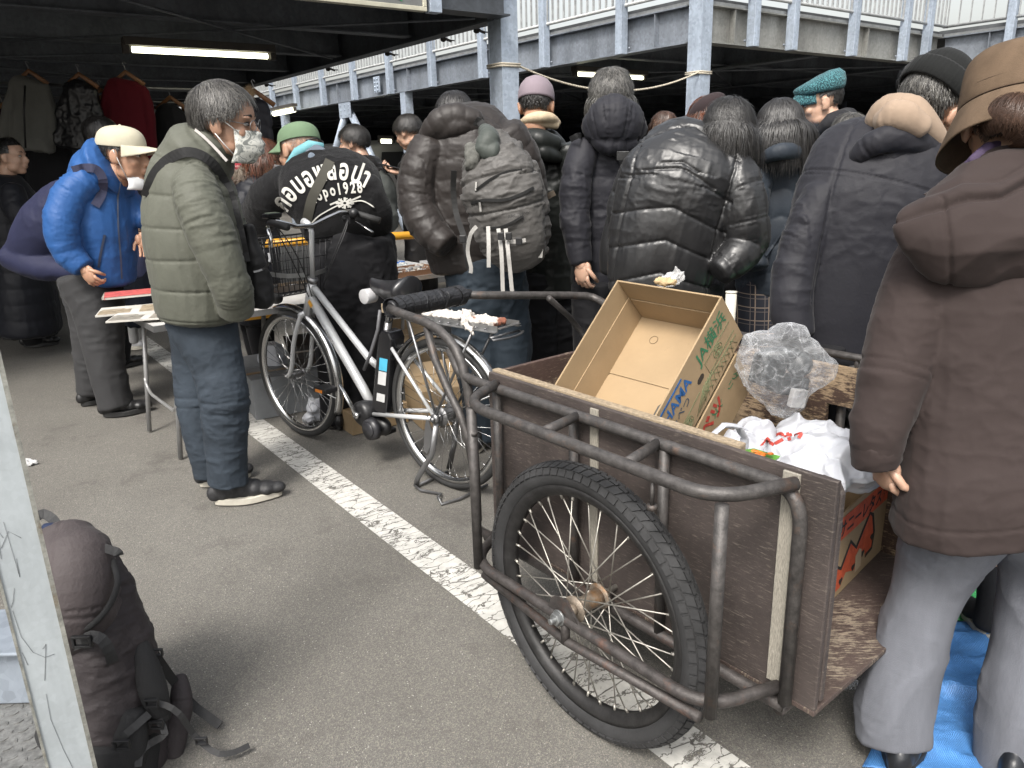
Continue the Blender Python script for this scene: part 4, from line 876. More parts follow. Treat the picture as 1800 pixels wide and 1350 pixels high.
def hair(par,hd,mats,n=1500,seed=1,length=.06,whorl=(0,-.75,.75),grav=.5,lift=.012,front=.42,nape=-.55,vol=1.08,width=.0026,jit=.25,part=None,long_=False,cap=True,frontz=.55,mixw=.5,side=0,name='hair',zmax=2):
    """hair as a shell on the scalp plus many thin locks; local head frame"""
    gl=hd.M.T@V3(0,0,-1); rg=np.random.default_rng(seed); cc=np.array([0,-.014,.034]); er=np.array([.076,.096,.086])*vol
    def ok(d):
        x,y,z=d
        if z>zmax: return False
        if y>front and z<frontz: return False
        if z<nape: return False
        if abs(x)>.72 and z<-.12+.0 and y>-.28 and not long_: return False
        if y>0 and z<-.05-.3*(1-y) and not long_: return False
        return True
    if cap:
        m=MB(); nu,nv=56,36; idx={}; vs=[]
        for i in range(nv+1):
            for j in range(nu):
                p=math.pi*i/nv; a=2*math.pi*j/nu; d=np.array([math.sin(p)*math.cos(a),math.sin(p)*math.sin(a),math.cos(p)]); vs.append((d,hd.L(*(cc+d*er*(1.0+.03*math.sin(a*9+p*5))))))
        fs=[]
        for i in range(nv):
            for j in range(nu):
                q=[i*nu+j,(i+1)*nu+j,(i+1)*nu+(j+1)%nu,i*nu+(j+1)%nu]
                if all(ok(vs[k][0]) for k in q): fs.append(q)
        m.add([v for _,v in vs],fs); capo=m.build(name,mats[0],par,solid=.004*hd.k)
    wh=nrm(whorl); m=MB(); cnt=0; V=[];F=[];MI=[]
    while cnt<n:
        d=nrm(rg.normal(size=3))
        if not ok(d): continue
        cnt+=1; p=cc+d*er*(.99+rg.uniform(0,.05)); L_=length*rg.uniform(.5,1.25); st=6 if not long_ else 12; sl=L_/st; lf=lift*rg.uniform(.2,1); jt=rg.normal(size=3)*jit; w_=width*rg.uniform(.6,1.3)
        pts=[p.copy()]; ph=rg.uniform(0,6.3); wv=nrm(np.cross(d,gl)+1e-6)*(.0035 if long_ else .0008)
        fl=d-wh*d.dot(wh); 
        if part is not None: fl=fl*.3+np.array([1 if d[0]>part else -1,0,.0])*.8
        for i in range(st):
            q=(p-cc)/er; l=np.linalg.norm(q); nn=nrm(q/er); g=nrm(nrm(fl)*(1-i/st*.9)**(3 if long_ else 1.2)+(gl+np.array([side,0,0]))*grav*(.25+(2.2 if long_ else 1)*i/st)+jt*(.3 if long_ else .6))
            if l<1.12: g=nrm(g-nn*g.dot(nn)*.9)
            p=p+g*sl; q=(p-cc)/er; l=np.linalg.norm(q); tg=1.0+ (lf/.08)*(i+1)/st
            if l<tg: p=cc+q/l*tg*er
            elif l>1.17 and (not long_ or np.dot(q/l,gl)<.0): p=cc+q/l*1.17*er
            pts.append(p+wv*math.sin(i*.9+ph+d[0]*6))
        k0=len(V); W_=[hd.L(*x) for x in pts]
        for i,x in enumerate(W_):
            T=nrm(W_[min(i+1,len(W_)-1)]-W_[max(i-1,0)]); nn=nrm(x-hd.o); sd=np.cross(T,nn); sd=sd/(np.linalg.norm(sd)+1e-9); ww=w_*hd.k*(1-.75*(i/st)**2)
            V+= [x-sd*ww/2,x+nn*ww*.25,x+sd*ww/2]
        mi=1 if (len(mats)>1 and rg.random()<mixw) else 0
        for i in range(st):
            a=k0+i*3; F+=[(a,a+3,a+4,a+1),(a+1,a+4,a+5,a+2)]; MI+=[mi,mi]
    if cap:      # locks are part of the same hair mesh
        me=capo.data; org=root_of(par); base=len(me.vertices)
        vv=[tuple(v.co) for v in me.vertices]+[tuple(np.array(x)-org) for x in V]; ff=[tuple(p.vertices) for p in me.polygons]; nf=len(ff)
        ff+= [tuple(base+i for i in f) for f in F]; nm=bpy.data.meshes.new(name); nm.from_pydata(vv,[],ff)
        for t in mats: nm.materials.append(t)
        nm.polygons.foreach_set('material_index',[0]*nf+MI); nm.polygons.foreach_set('use_smooth',[True]*len(ff)); nm.update(); capo.data=nm; capo.modifiers.clear(); bpy.data.meshes.remove(me); return capo
    return mkobj(name,np.array(V),F,mats,par,MI)
HB=M('black_hair',(.011,.0095,.009),.45,var=.4,vs=50,bst=.2,spec=.6); HG=M('grey_hair',(.12,.115,.105),.45,var=.3,vs=50,bst=.2); HDG=M('dark_grey_hair',(.032,.03,.028),.42,var=.4,vs=50,bst=.2); HBR=M('brown_hair',(.06,.03,.018),.4,var=.4,vs=40,bst=.2); HRD=M('red_brown_hair',(.12,.035,.014),.4,var=.4,vs=40,bst=.2)
def hand(m,w_,d,nrm_,k=1.,curl=.5,thumb=1,spread=.12):
    """palm from the wrist w_ along d, palm facing nrm_, five fingers"""
    d=nrm(d); n=nrm(np.array(nrm_)-d*np.dot(nrm_,d)); s=np.cross(d,n)*thumb     # s points to the thumb side
    ax=np.array([s,d,n]); m.ell(w_+d*.045*k,(.041*k,.052*k,.017*k),ax,16,10); m.ell(w_+d*.012*k,(.027*k,.03*k,.02*k),ax,12,8); m.ell(w_+d*.03*k+s*.028*k+n*.006*k,(.02*k,.034*k,.016*k),ax,12,8)
    for i,(o,L_,sp) in enumerate(((.030,.072,.5),(.010,.08,.15),(-.011,.075,-.2),(-.030,.060,-.6))):
        p=w_+(d*.085-abs(o)*d*.15+s*o)*k; dd=nrm(d+s*sp*spread); pts=[p-dd*.02*k,p]; a=curl*(.9+.15*i)
        for j,f in enumerate((.45,.32,.23)):
            an=a*(j+.6); p=p+(dd*math.cos(an)+n*math.sin(an))*L_*f*k; pts.append(p)
        r0=.0092-(.001 if i==3 else 0); m.tube(pts,[r0*k,r0*k,r0*.93*k,r0*.85*k,r0*.68*k],10); m.ell(pts[-1],r0*.68*k,nu=8,nv=6)
    p=w_+(d*.03+s*.034)*k; t1=p+(d*.032+s*.024+n*.008)*k; t2=t1+(d*.028+s*.004+n*.014*(1+curl))*k; m.tube([p-s*.01*k,p,t1,t2],[.012*k,.012*k,.0105*k,.0078*k],10); m.ell(t2,.0078*k,nu=8,nv=6)
def shoe(par,heel,toe,h=.075,wd=.05,mat=None,sole=None,name='shoe',solec=(.5,.47,.4),z0=0.006,top=None):
    heel=np.array(heel,float); toe=np.array(toe,float); heel[2]=toe[2]=z0; f=nrm(toe-heel); s=np.cross(f,Z); L_=np.linalg.norm(toe-heel)
    def ring(q,zf):
        return None
    m=MB(); n=20
    prof=[]       # outline of the sole
    for a in np.linspace(0,2*math.pi,26,endpoint=False):
        x=.5-.5*math.cos(a); w_=wd*math.sin(a)*(.78+.28*math.sin(math.pi*min(1,x*1.05))**2) ; prof.append(heel+f*L_*x+s*w_)
    m.prism(prof,Z*.030,sm=False); 
    so_=m.build('sole',sole or M('sole_%d'%int(solec[0]*100),solec,.6),par,bev=.004)
    m=MB()
    for x,hh,w_ in ((.04,.7,.55),(.16,1.25,.82),(.30,1.3,.86),(.45,1.0,.88),(.60,.72,.94),(.78,.5,.98),(.93,.36,.7)):
        m.ell(heel+f*L_*x+Z*(.03+hh*h*.42),(L_*.14,wd*w_,h*hh*.55+.012),[f,s,Z],16,10)
    m.tube([heel+f*L_*.2+Z*h*.6,heel+f*L_*.18+Z*(h*1.7)],[wd*.82,wd*.78],16)
    zc=z0+.022
    v,nn,fs,e=remesh(m.arr(),m.f,.006,3); v[:,2]=np.maximum(v[:,2],zc)
    return mkobj(name,v,fs,mat or M('black_shoe',(.015,.015,.016),.45),par)
def fabric(name,c=(.1,.1,.1),rough=.75,sheen=.15,weave=900,bs=70,bst=.15,var=.12,spec=.4,coat=0,rv=0): spec=spec*.6; rough=rough+.12*(1-rough); return M(name,tuple(np.array(c)*.85),rough,var=var,vs=4,bs=bs,bd=.006,bst=bst,sheen=sheen,spec=spec,coat=coat,rv=rv)
def person(label,px,y,group=None):
    b=P(px,675,y); b[2]=0; return thing('person',label,'person',b,group)
def dome(hd,prof,n=72,mod=None,c=(0,-.012,0)):
    """rings in the head frame; prof rows (z,rx,ry[,dy])"""
    rs=[]
    for row in prof:
        z,rx,ry=row[:3]; dy=row[3] if len(row)>3 else 0; tl=row[4] if len(row)>4 else 0; o=[]
        for j in range(n):
            a=2*math.pi*j/n; k=mod(a,z) if mod else 1; o.append(hd.L(c[0]+rx*k*math.cos(a),c[1]+dy+ry*k*math.sin(a),c[2]+z+tl*math.sin(a)))
        rs.append(o)
    return rs
def cap_hat(par,hd,mat,brimmat=None,brim=.075,name='cap',drop=.0,up=0,tilt=0):
    m=MB(); z0=.038; pr=[(z0,.083,.104),(z0+.02,.083,.104),(z0+.045,.079,.098),(z0+.065,.068,.085),(z0+.08,.048,.06),(z0+.087,.02,.025),(z0+.088,.004,.005)]
    m.rings(dome(hd,pr,48,lambda a,z:1+.008*abs(math.cos(3*a))),cap=False); h=m.build(name,mat,par,solid=.003,sub=1)
    m=MB(); g=[]
    for i in range(8):
        q=i/7; row=[]
        for j in range(17):
            a=rad(22+136*j/16); w_=math.sin(math.pi*(j/16))**.6; x=.083*math.cos(a)*(1+.05*q); yy=-.012+.104*math.sin(a)+brim*q*w_; z=z0+.008-.018*(1-w_)*q-.02*(x/.083)**2*q*1.2-.10*brim*q+up*q
            row.append(hd.L(x,yy,z))
        g.append(row)
    m.sheet(g); m.build('brim',brimmat or mat,h,solid=.003); 
    m=MB(); hd.e(m,(0,-.012,z0+.089),(.006,.006,.004)); m.build('button',mat,h)
    return h
def beanie(par,hd,mat,name='beanie',rib=0.02,nr=44,fold=True,zlo=.0,slouch=0,rim=None):
    mod=lambda a,z:1+rib*abs(math.sin(nr*a/2))
    m=MB(); pr=[(zlo,.084,.102),(.03,.085,.104),(.06,.084,.103),(.09,.075,.092,-slouch*.3),(.115,.056,.068,-slouch*.6),(.13,.03,.036,-slouch),(.135,.006,.007,-slouch)]
    m.rings(dome(hd,pr,132,mod),cap=False); h=m.build(name,mat,par,solid=.004)
    if fold:
        m=MB(); m.rings(dome(hd,[(zlo-.006,.088,.106),(zlo-.004,.092,.111),(zlo+.02,.0935,.1125),(zlo+.042,.092,.111),(zlo+.048,.088,.106)],132,mod),cap=False); m.build('folded_rim',rim or mat,h,solid=.004)
    return h
def finish(par,chains,vox,hd,extra=None,sk=None,core=.72,eyes=True):
    """continuous body under the clothes: trunk and limbs from the clothing chains, neck and head"""
    m=MB()
    for c in chains:
        c2=Chain.__new__(Chain); c2.__dict__.update(c.__dict__); c2.rw=c.rw*core; c2.rd=c.rd*core; c2.cap=(0,0); c2.shell(m,16)
    if hd: hd.build(m)
    v,nn,fs,e=remesh(m.arr(),m.f,vox,1)
    b=MB(); b.add(v,fs)
    if extra: extra(b)
    o=b.build('body',sk or SK,par)
    if hd and eyes: hd.eyes(par)
    return o
_BV={}
def proj(W,target,dirv,off=.002):
    """press points onto a surface; dirv = one direction or one per point"""
    org=root_of(target); me=target.data
    if target.name not in _BV: _BV[target.name]=BVHTree.FromPolygons([tuple(v.co) for v in me.vertices],[tuple(p.vertices) for p in me.polygons])
    bv=_BV[target.name]; out=[]; dv=np.broadcast_to(np.array(dirv,float),(len(W),3))
    for p,dd in zip(W,dv):
        d=Vector(nrm(dd)); h=bv.ray_cast(Vector(np.array(p)-org)-d*.6,d,2)
        out.append(np.array(h[0])+org-np.array(d)*off if h[0] is not None else np.array(p))
    return np.array(out)
def vstrap(name,pts,w_,t,mat,par,target=None,off=.004,wdir=None,step=.02):
    """band laid along photo points (px,py,y); pressed onto target if given"""
    a=cr([[*P(*p)] for p in pts],step)
    if target is not None:
        a=proj(a,target,a-CAM,off); a[1:-1]=(a[:-2]+a[1:-1]*2+a[2:])/4
    wd=[]
    for i in range(len(a)):
        T=nrm(a[min(i+1,len(a)-1)]-a[max(i-1,0)]); wd.append(np.cross(T,nrm(a[i]-CAM)) if wdir is None else wdir)
    m=MB(); m.strap(a,wd,w_,t); return m.build(name,mat,par)
# ---------------------------------------------------------------- the people
C=Chain
# ---- man in the grey green quilted jacket (nearest on the left)
def man_green():
    t=person('grey haired man in grey green quilted jacket and patterned face mask, standing in profile',400,3.1)
    y=3.1
    tor=[C([(357,548,y,77),(352,480,y,84),(343,410,y,86),(338,350,y,80),(338,310,y,70),(348,280,y,50),(366,258,y,38)],-75,.80,cap=(.25,.3))]
    col_=[C([(354,290,y,42),(367,264,y,37),(384,242,y,30)],-80,.85,cap=(.2,.15))]
    arm=[C([(340,318,2.95,36),(352,360,2.90,42),(372,415,2.88,41),(392,465,2.88,37),(408,510,2.90,34),(416,545,2.95,30)],cap=(.6,.3))]
    arm2=[C([(360,318,3.3,32),(390,380,3.32,34),(412,450,3.28,32),(428,520,3.2,28)])]
    JK=fabric('green_nylon',(.118,.122,.098),.6,.3,bs=40,bst=.3,rv=.08)
    j=sculpt('jacket',tor+col_+arm+arm2,JK,t,.0055,[puff(.118,.0045,ids=[0],puck=1.1),puff(.105,.0035,ids=[2,3],off=.04,puck=1.1),seam([.12*k for k in range(8)],.004,.004,ids=[0]),wrink(.008,9,2.0,ids=[2,3]),wrink(.007,5,-.4),puff(.05,.004,ids=[1],puck=.3)],smooth=2)
    DN=fabric('dark_denim',(.042,.055,.072),.8,0,bs=260,bst=.4,var=.3)
    l1=C([(352,556,3.08,60),(368,600,3.05,52),(383,645,3.03,44),(394,700,3.0,41),(396,750,3.0,38),(399,800,3.0,35),(402,848,3.0,33)],cap=(.2,.1))
    l2=C([(350,560,3.2,56),(345,610,3.22,42),(345,660,3.22,38),(350,720,3.2,36),(362,780,3.2,33),(374,832,3.2,30)],cap=(.2,.1))
    sculpt('trousers',[l1,l2],DN,t,.006,[wrink(.012,5,1.1),wrink(.004,14,.6),seam([.36,.40],.004,.005,ids=[0,1])],smooth=1)
    hd=Head(396,216,3.08,126,-88,-9,4)
    b=finish(t,tor+arm+[l1,l2],.006,hd,sk=SKR,extra=None,core=.62)
    m=MB(); m.tube([hd.L(0,-.025,-.04),hd.L(0,-.045,-.14)],[.055*hd.k,.062*hd.k],18); m.build('neck',SKR,b)
    hair(t,hd,[M('charcoal_hair',(.035,.032,.03),.42,var=.4,vs=50,bst=.2),HG],5500,3,.055,(0,-.6,.8),.55,.008,.62,-.66,1.08,.0018,.14,frontz=.66,mixw=.42)
    shoe(t,G(378,889),G(497,872),.075,.052,M('sneaker_black',(.022,.022,.024),.6,var=.5,vs=60,bs=120),name='sneaker'); sh=shoe(t,G(352,858),G(442,838),.075,.05,M('sneaker_black'),name='sneaker')
    for hp_,tp in ((G(378,889),G(497,872)),(G(352,858),G(442,838))):
        f=nrm(tp-hp_); s=np.cross(f,Z); L_=np.linalg.norm(tp-hp_); m=MB()
        for k in range(6):
            q=.36+.075*k; zz=.115-.012*k-(.01*k*k*.12); c=hp_+f*L_*q+Z*zz
            m.tube([c-s*.03+f*.008-Z*.012,c+Z*.006,c+s*.03-f*.008-Z*.012],.0028,6); m.tube([c-s*.03-f*.008-Z*.012,c+Z*.007,c+s*.03+f*.008-Z*.012],.0026,6)
        m.build('laces',M('grey_lace',(.16,.16,.16),.8),t)
    m=MB(); p=G(386,889); m.box(P(381,872,p[1]-.005)+Z*0,(.016,.004,.022)); m.build('heel_tab',M('cream_tab',(.5,.47,.38),.6),t,bev=.001)
    # mask, glasses
    m=MB(); g=[]
    for i in range(15):
        v=i/14; row=[]
        for k in range(15):
            u=-1+2*k/14; z=-.012-.105*v; x=.064*u; bul=.018*math.sin(math.pi*v)+.008*math.sin(v*22)*(.5-.5*abs(u)); yy=.112-.052*abs(u)**1.8-.028*max(0,v-.55)*1.5+bul*(1-abs(u)**2)-(.012*(1-v)*(abs(u)))
            row.append(hd.L(x,yy-.002,z))
        g.append(row)
    m.sheet(g); mm,nt,bb,tc,_=newmat('camouflage_print'); f=noise(nt,tc.outputs['Object'],32,2,.4,(1,1,1),1.5)
    nt.links.new(ramp(nt,f,[(.0,(.16,.17,.16)),(.42,(.30,.31,.29)),(.50,(.52,.52,.48)),(.64,(.32,.33,.31))],'CONSTANT'),bb.inputs['Base Color']); bb.inputs['Roughness'].default_value=.8
    mk=m.build('face_mask',mm,t,solid=.002)
    m=MB()
    for q in (-1,1):
        m=MB(); m.tube([hd.L(q*.062,.058,-.018),hd.L(q*.078,.03,.004),hd.L(q*.084,.0,.022)],.0017*hd.k,6); m.tube([hd.L(q*.058,.05,-.095),hd.L(q*.076,.02,-.06),hd.L(q*.084,-.006,-.03)],.0017*hd.k,6)
        m.build('ear_loop',M('white_elastic',(.7,.7,.68),.8),mk)
    m=MB()
    for q in (-1,1):
        m.tube([hd.L(q*.034+.024*math.cos(a),.104-.25*abs(q*.034+.024*math.cos(a))**1.5*2,.004+.018*math.sin(a)) for a in np.linspace(0,2*math.pi,22)[:-1]],.0013*hd.k,6,closed=True)
        m.tube([hd.L(q*.058,.092,.008),hd.L(q*.080,.03,.014),hd.L(q*.086,-.004,.02)],.0014*hd.k,6)
    m.tube([hd.L(-.010,.1,.006),hd.L(0,.104,.01),hd.L(.010,.1,.006)],.0013*hd.k,6)
    gl=m.build('glasses',SILD,t)
    # shirt collar line, jacket zip, strap and bag
    vstrap('shirt_collar',[(343,228,3.0),(360,242,2.98),(380,262,2.97),(399,283,2.97)],.010,.004,M('pale_shirt',(.5,.47,.45),.8),t,wdir=nrm(Z+XH*.2))
    STR=M('black_webbing',(.016,.016,.017),.7,var=.3,vs=80,bs=300,bst=.3)
    vstrap('shoulder_strap',[(256,345,2.9),(272,305,2.9),(300,277,2.9),(335,267,2.88),(372,285,2.85),(400,330,2.85),(414,375,2.9),(424,420,2.9),(432,460,2.9)],.036,.005,STR,t,j,.008)
    m=MB(); m.rings([[P(c_[0]+c_[2]*math.cos(a),c_[1]+c_[3]*.0,3.14+.06*math.sin(a)) for a in np.linspace(0,2*math.pi,20,endpoint=False)] for c_ in ((436,395,8,0),(440,430,15,0),(446,470,26,0),(450,505,33,0),(455,530,30,0),(458,541,18,0))])
    v,nn,fs,e=remesh(m.arr(),m.f,.008,2); v=v+nn*((ridge(v*14)-.4)*.012)[:,None]
    bg_=mkobj('shoulder_bag',v,fs,fabric('black_bag_nylon',(.016,.016,.017),.55,.1),t)
    vstrap('bag_trim',[(446,478,3.0),(462,474,3.0),(474,460,3.02),(472,445,3.05)],.008,.003,SILD,bg_,bg_,.004)
    return t,j
MG,MGJ=man_green()
# ---- man in the blue jacket bending forward
def man_blue():
    y=4.4; t=person('man in bright blue jacket and cream cap bending over the book table',200,y)
    tor=[C([(196,492,y,38),(190,450,y,46),(180,400,y,54),(172,350,y,54),(172,318,y,42),(186,300,y,28),(200,292,y,20)],-85,.85,cap=(.25,.2))]
    arm=[C([(152,318,4.25,28),(122,350,4.2,31),(108,400,4.15,29),(120,444,4.15,25),(146,470,4.15,19)],cap=(.6,.2))]
    arm2=[C([(205,330,4.55,26),(232,365,4.5,22),(252,388,4.45,17)])]
    hood=[C([(150,302,4.42,12),(168,292,4.4,13),(184,298,4.36,10)])]
    BL=fabric('blue_nylon',(.026,.10,.30),.48,.2,bs=35,bst=.3)
    j=sculpt('jacket',tor+arm+arm2+hood,BL,t,.0075,[wrink(.010,4,.3),wrink(.006,7,1.2,ids=[1,2]),wrink(.012,5,-.6,ids=[0]),wrink(.002,20,.5)],smooth=1)
    PT=fabric('charcoal_wool',(.045,.045,.047),.75,.2,bs=200,bst=.2)
    l1=C([(158,492,4.4,50),(172,545,4.36,42),(180,600,4.33,35),(188,650,4.3,30),(204,712,4.3,28)],cap=(.2,.1)); l2=C([(155,492,4.5,48),(160,560,4.5,36),(160,630,4.5,28),(163,690,4.5,25)],cap=(.2,.1))
    sculpt('trousers',[l1,l2],PT,t,.01,[wrink(.012,6,-.6),wrink(.008,10,1.0)],smooth=2)
    hd=Head(219,274,4.38,94,-92,-6,0)
    w0_=P(146,473,4.13)
    def ex(b): hand(b,w0_,V3(.55,.0,-.85),V3(.3,.9,-.1),.95,.9,1); hand(b,P(250,412,4.4),V3(.1,-.1,-1),V3(.3,-.9,0),.9,.5,1)
    b=finish(t,tor+arm+arm2+[l1,l2],.008,hd,sk=SK,core=.62,extra=ex)
    m=MB(); m.tube([hd.L(0,-.025,-.04),hd.L(0,-.06,-.13)],[.052*hd.k,.056*hd.k],16); m.build('neck',SK,b)
    hair(t,hd,[HDG,HB],900,5,.02,(0,-.5,.85),.7,.003,.3,-.6,1.0,.003,.1,frontz=.9,zmax=.25)
    cap_hat(t,hd,fabric('cream_cotton',(.56,.52,.40),.8,.1),brim=.085,tilt=0)
    m=MB(); m.rings([[P(px,py,4.38)+V3(0,math.sin(a)*.075,0)+XH*math.cos(a)*r for a in np.linspace(0,2*math.pi,24,endpoint=False)] for px,py,r in ((183,278,.048),(186,288,.058),(192,301,.066))],cap=False); m.build('white_collar',M('white_shirt',(.62,.62,.62),.8),t,solid=.006)
    m=MB(); c=hd.L(-.0,.055,-.115); 
    g=[[hd.L(.05*u,.075-.05*abs(u)**2+.01*math.sin(3.1*v),-.085-.055*v) for u in np.linspace(-1,1,9)] for v in np.linspace(0,1,7)]
    m.sheet(g); mk=m.build('face_mask',M('white_mask',(.68,.69,.7),.8),t,solid=.003)
    m=MB()
    for q in (-1,1): m=MB(); m.tube([hd.L(q*.052,.03,-.09),hd.L(q*.08,.018,-.03),hd.L(q*.084,-.004,.024)],.002*hd.k,5); m.build('ear_loop',M('white_elastic'),mk)
    m=MB(); m.tube([P(217,296,4.23),P(222,330,4.19),P(226,380,4.2),P(220,440,4.22),P(217,485,4.25)],.004,6)
    vstrap('jacket_zip',[(212,318,4.2),(207,350,4.2),(208,400,4.2),(212,450,4.2),(214,490,4.2)],.009,.003,M('zip_dark',(.02,.03,.06),.5),t,j,.002)
    vstrap('pocket_zip',[(184,413,4.2),(178,440,4.2),(173,470,4.2)],.012,.004,M('zip_dark'),t,j,.003)
    shoe(t,G(182,735),G(265,722),.07,.055,name='shoe',solec=(.02,.02,.02)); shoe(t,G(143,716),G(205,700),.07,.055,name='shoe',solec=(.02,.02,.02))
    # navy sling bag carried on his back (a thing of its own)
    m=MB()
    bc=[C([(14,442,4.62,12),(45,432,4.6,36),(85,400,4.58,52),(122,356,4.55,44),(150,325,4.5,26)],-85,.8,cap=(.9,.4)),C([(20,452,4.6,22),(70,466,4.55,24),(135,476,4.5,14)],cap=(.8,.6))]
    NV=fabric('navy_bag_fabric',(.02,.023,.06),.65,.2,bs=90)
    bg_=sculpt('sling_bag',bc,NV,None,.01,[wrink(.012,5,.3),wrink(.01,7,-.7)],smooth=3); tag(bg_,'large navy fabric sling bag slung across the back of the blue jacket man','bag')
    vstrap('strap',[(128,300,4.3),(150,295,4.2),(170,298,4.15),(181,315,4.15),(179,340,4.15),(167,362,4.2)],.045,.006,fabric('navy_strap',(.045,.048,.09),.7),bg_,j,.01)
    return t
man_blue()

STR=M('black_webbing'); NECKS={}
def neck(hd,b,sk,w_=.052,back=-.055,dn=-.15):
    m=MB(); m.tube([hd.L(0,-.02,-.03),hd.L(0,back,dn)],[w_*hd.k,w_*1.06*hd.k],18); m.build('neck',sk,b)
BP=fabric('black_trousers',(.008,.008,.010),.75,.2,bs=150)
def build_person(label,px,y,tor,arms,legs,head,jm,jf,pm,pf=None,sk=SK,vox=.008,jname='jacket',extra_j=(),hands=None,core=.62,ratio=.72,yaw=0,group=None,eyes=True,jsm=2,pname='trousers',hands_curl=.6,nk=True,auto=False,feet=True):
    t=person(label,px,y,group)
    T=[C(tor,yaw,ratio,cap=(.2,.3))]; A_=[C(a,cap=(.6,.25)) for a in arms]; L_=[C(l,cap=(.2,.1)) for l in legs]; X=[C(e_[0],e_[1] if len(e_)>1 else yaw,e_[2] if len(e_)>2 else .7,cap=(.4,.4)) for e_ in extra_j]
    if auto:      # legs down to the ground under a body that the crowd hides
        c=T[0].c[0]; rt=V3(math.cos(rad(yaw)),math.sin(rad(yaw)),0); pm=pm or BP
        for s_ in (-1,1): L_.append(C([[*(c+rt*s_*.09+Z*.05),.10],[c[0]+rt[0]*s_*.1,c[1]+rt[1]*s_*.1,c[2]*.5,.075],[c[0]+rt[0]*s_*.1,c[1]+rt[1]*s_*.1,.09,.055]],cap=(.2,.1),world=True))
    if feet and L_:
        f_=V3(-math.sin(rad(yaw)),math.cos(rad(yaw)),0)
        for k,l in enumerate(L_):
            c=l.c[-1]
            if c[2]>.13 and not auto: L_[k]=C([*[[*l.c[i],l.r[i]] for i in range(0,len(l.c),4)],[c[0],c[1],.09,min(.07,l.r[-1])]],cap=(.2,.1),world=True)
            shoe(t,c-f_*.09,c+f_*.18,.07,.048,solec=(.03,.03,.03))
    j=sculpt(jname,T+A_+X,jm,t,vox,jf,smooth=jsm)
    if L_: sculpt(pname,L_,pm,t,vox*1.1,pf or [wrink(.014,7,.8)],smooth=1)
    hd=Head(*head) if head else None
    b=finish(t,T+A_+L_,max(.006,vox*.85),hd,sk=sk,core=core,extra=hands,eyes=eyes)
    if hd and nk: neck(hd,b,sk)
    return t,j,hd,b
# ---- young woman in the long dark coat at the left edge
def w_left():
    y=5.9
    t,j,hd,b=build_person('woman with tied dark hair in a long black coat at the left edge',40,y,
      [(52,578,y,52),(45,520,y,50),(34,450,y,46),(24,390,y,46),(16,340,y,42),(14,312,y,24)],[[(22,335,5.7,20),(32,370,5.65,22),(62,392,5.6,19),(92,360,5.6,16)],[(6,335,6.1,20),(0,390,6.1,20)]],
      [[(45,560,5.9,22),(60,605,5.9,14)],[(25,560,6.0,20),(35,595,6.0,14)]],(19,277,y,60,-84,0,0),fabric('black_down',(.012,.013,.018),.5,.2),[puff(.12,.007),wrink(.008,9)],BP,sk=SKP,vox=.012,yaw=-70,feet=False)
    hair(t,hd,[HB],700,9,.05,(0,-.9,.3),.1,.004,.45,-.6,1.06,.004,.1,frontz=.5); m=MB(); hd.e(m,(0,-.12,.02),(.035,.035,.035)); m.build('hair_bun',HB,t)
    shoe(t,G(42,612),G(104,606),.08,.05,solec=(.03,.03,.03)); shoe(t,G(5,598),G(98,594),.08,.05,solec=(.03,.03,.03))
w_left()
# ---- dark haired person standing behind the blue jacket man
def p_behind():
    y=5.4
    t,j,hd,b=build_person('person with black hair in dark clothes half hidden behind the cream cap',190,y,[(205,560,y,40),(200,450,y,44),(192,340,y,44),(185,295,y,30)],[[(225,330,5.3,16),(245,380,5.3,14),(252,418,5.25,11)]],[[(205,540,y,30),(205,640,y,20)]],(180,240,y,62,-60,-12,0),fabric('black_down'),[wrink(.01,8)],BP,sk=SKP,vox=.014,yaw=-50,
       hands=lambda b_: hand(b_,P(252,420,5.25),V3(.1,0,-1),V3(0,-1,0),.9,.6))
    hair(t,hd,[HB],700,2,.05,(0,-.5,.8),.4,.01,.4,-.6,1.08,.004,.1,frontz=.35)
p_behind()
# ---- small child seen between the two men
def child():
    y=5.0
    t,j,hd,b=build_person('small child in lilac top and dark frilled dress behind the book table',235,y,[(238,484,y,22),(235,455,y,20),(232,432,y,13)],[[(222,442,4.95,9),(218,470,4.9,8),(222,488,4.9,7)],[(248,442,5.1,9),(256,470,5.1,8)]],[],(230,408,y,50,-80,-10,0),fabric('lilac_cotton',(.13,.14,.25),.8,.2),[wrink(.008,12)],None,sk=SKP,vox=.01,yaw=-60)
    hair(t,hd,[HB],500,2,.06,(0,-.5,.8),.6,.01,.4,-.9,1.08,.004,.1,long_=True,cap=True)
    sculpt('dress',[C([(236,478,y,22),(238,520,y,29),(240,562,y,33)],-60,.8,cap=(.2,.2))],fabric('dark_dress',(.03,.035,.05),.8,.2),t,.01,[wrink(.02,8,-.7)],smooth=1)
    sculpt('white_socks',[C([(232,560,y,9),(236,600,y,8)]),C([(250,560,5.1,9),(248,592,5.1,8)])],M('white_sock',(.5,.5,.5),.8),t,.008)
    shoe(t,G(226,616),G(256,614),.05,.035,M('white_shoe',(.45,.45,.46),.6),name='shoe')
child()
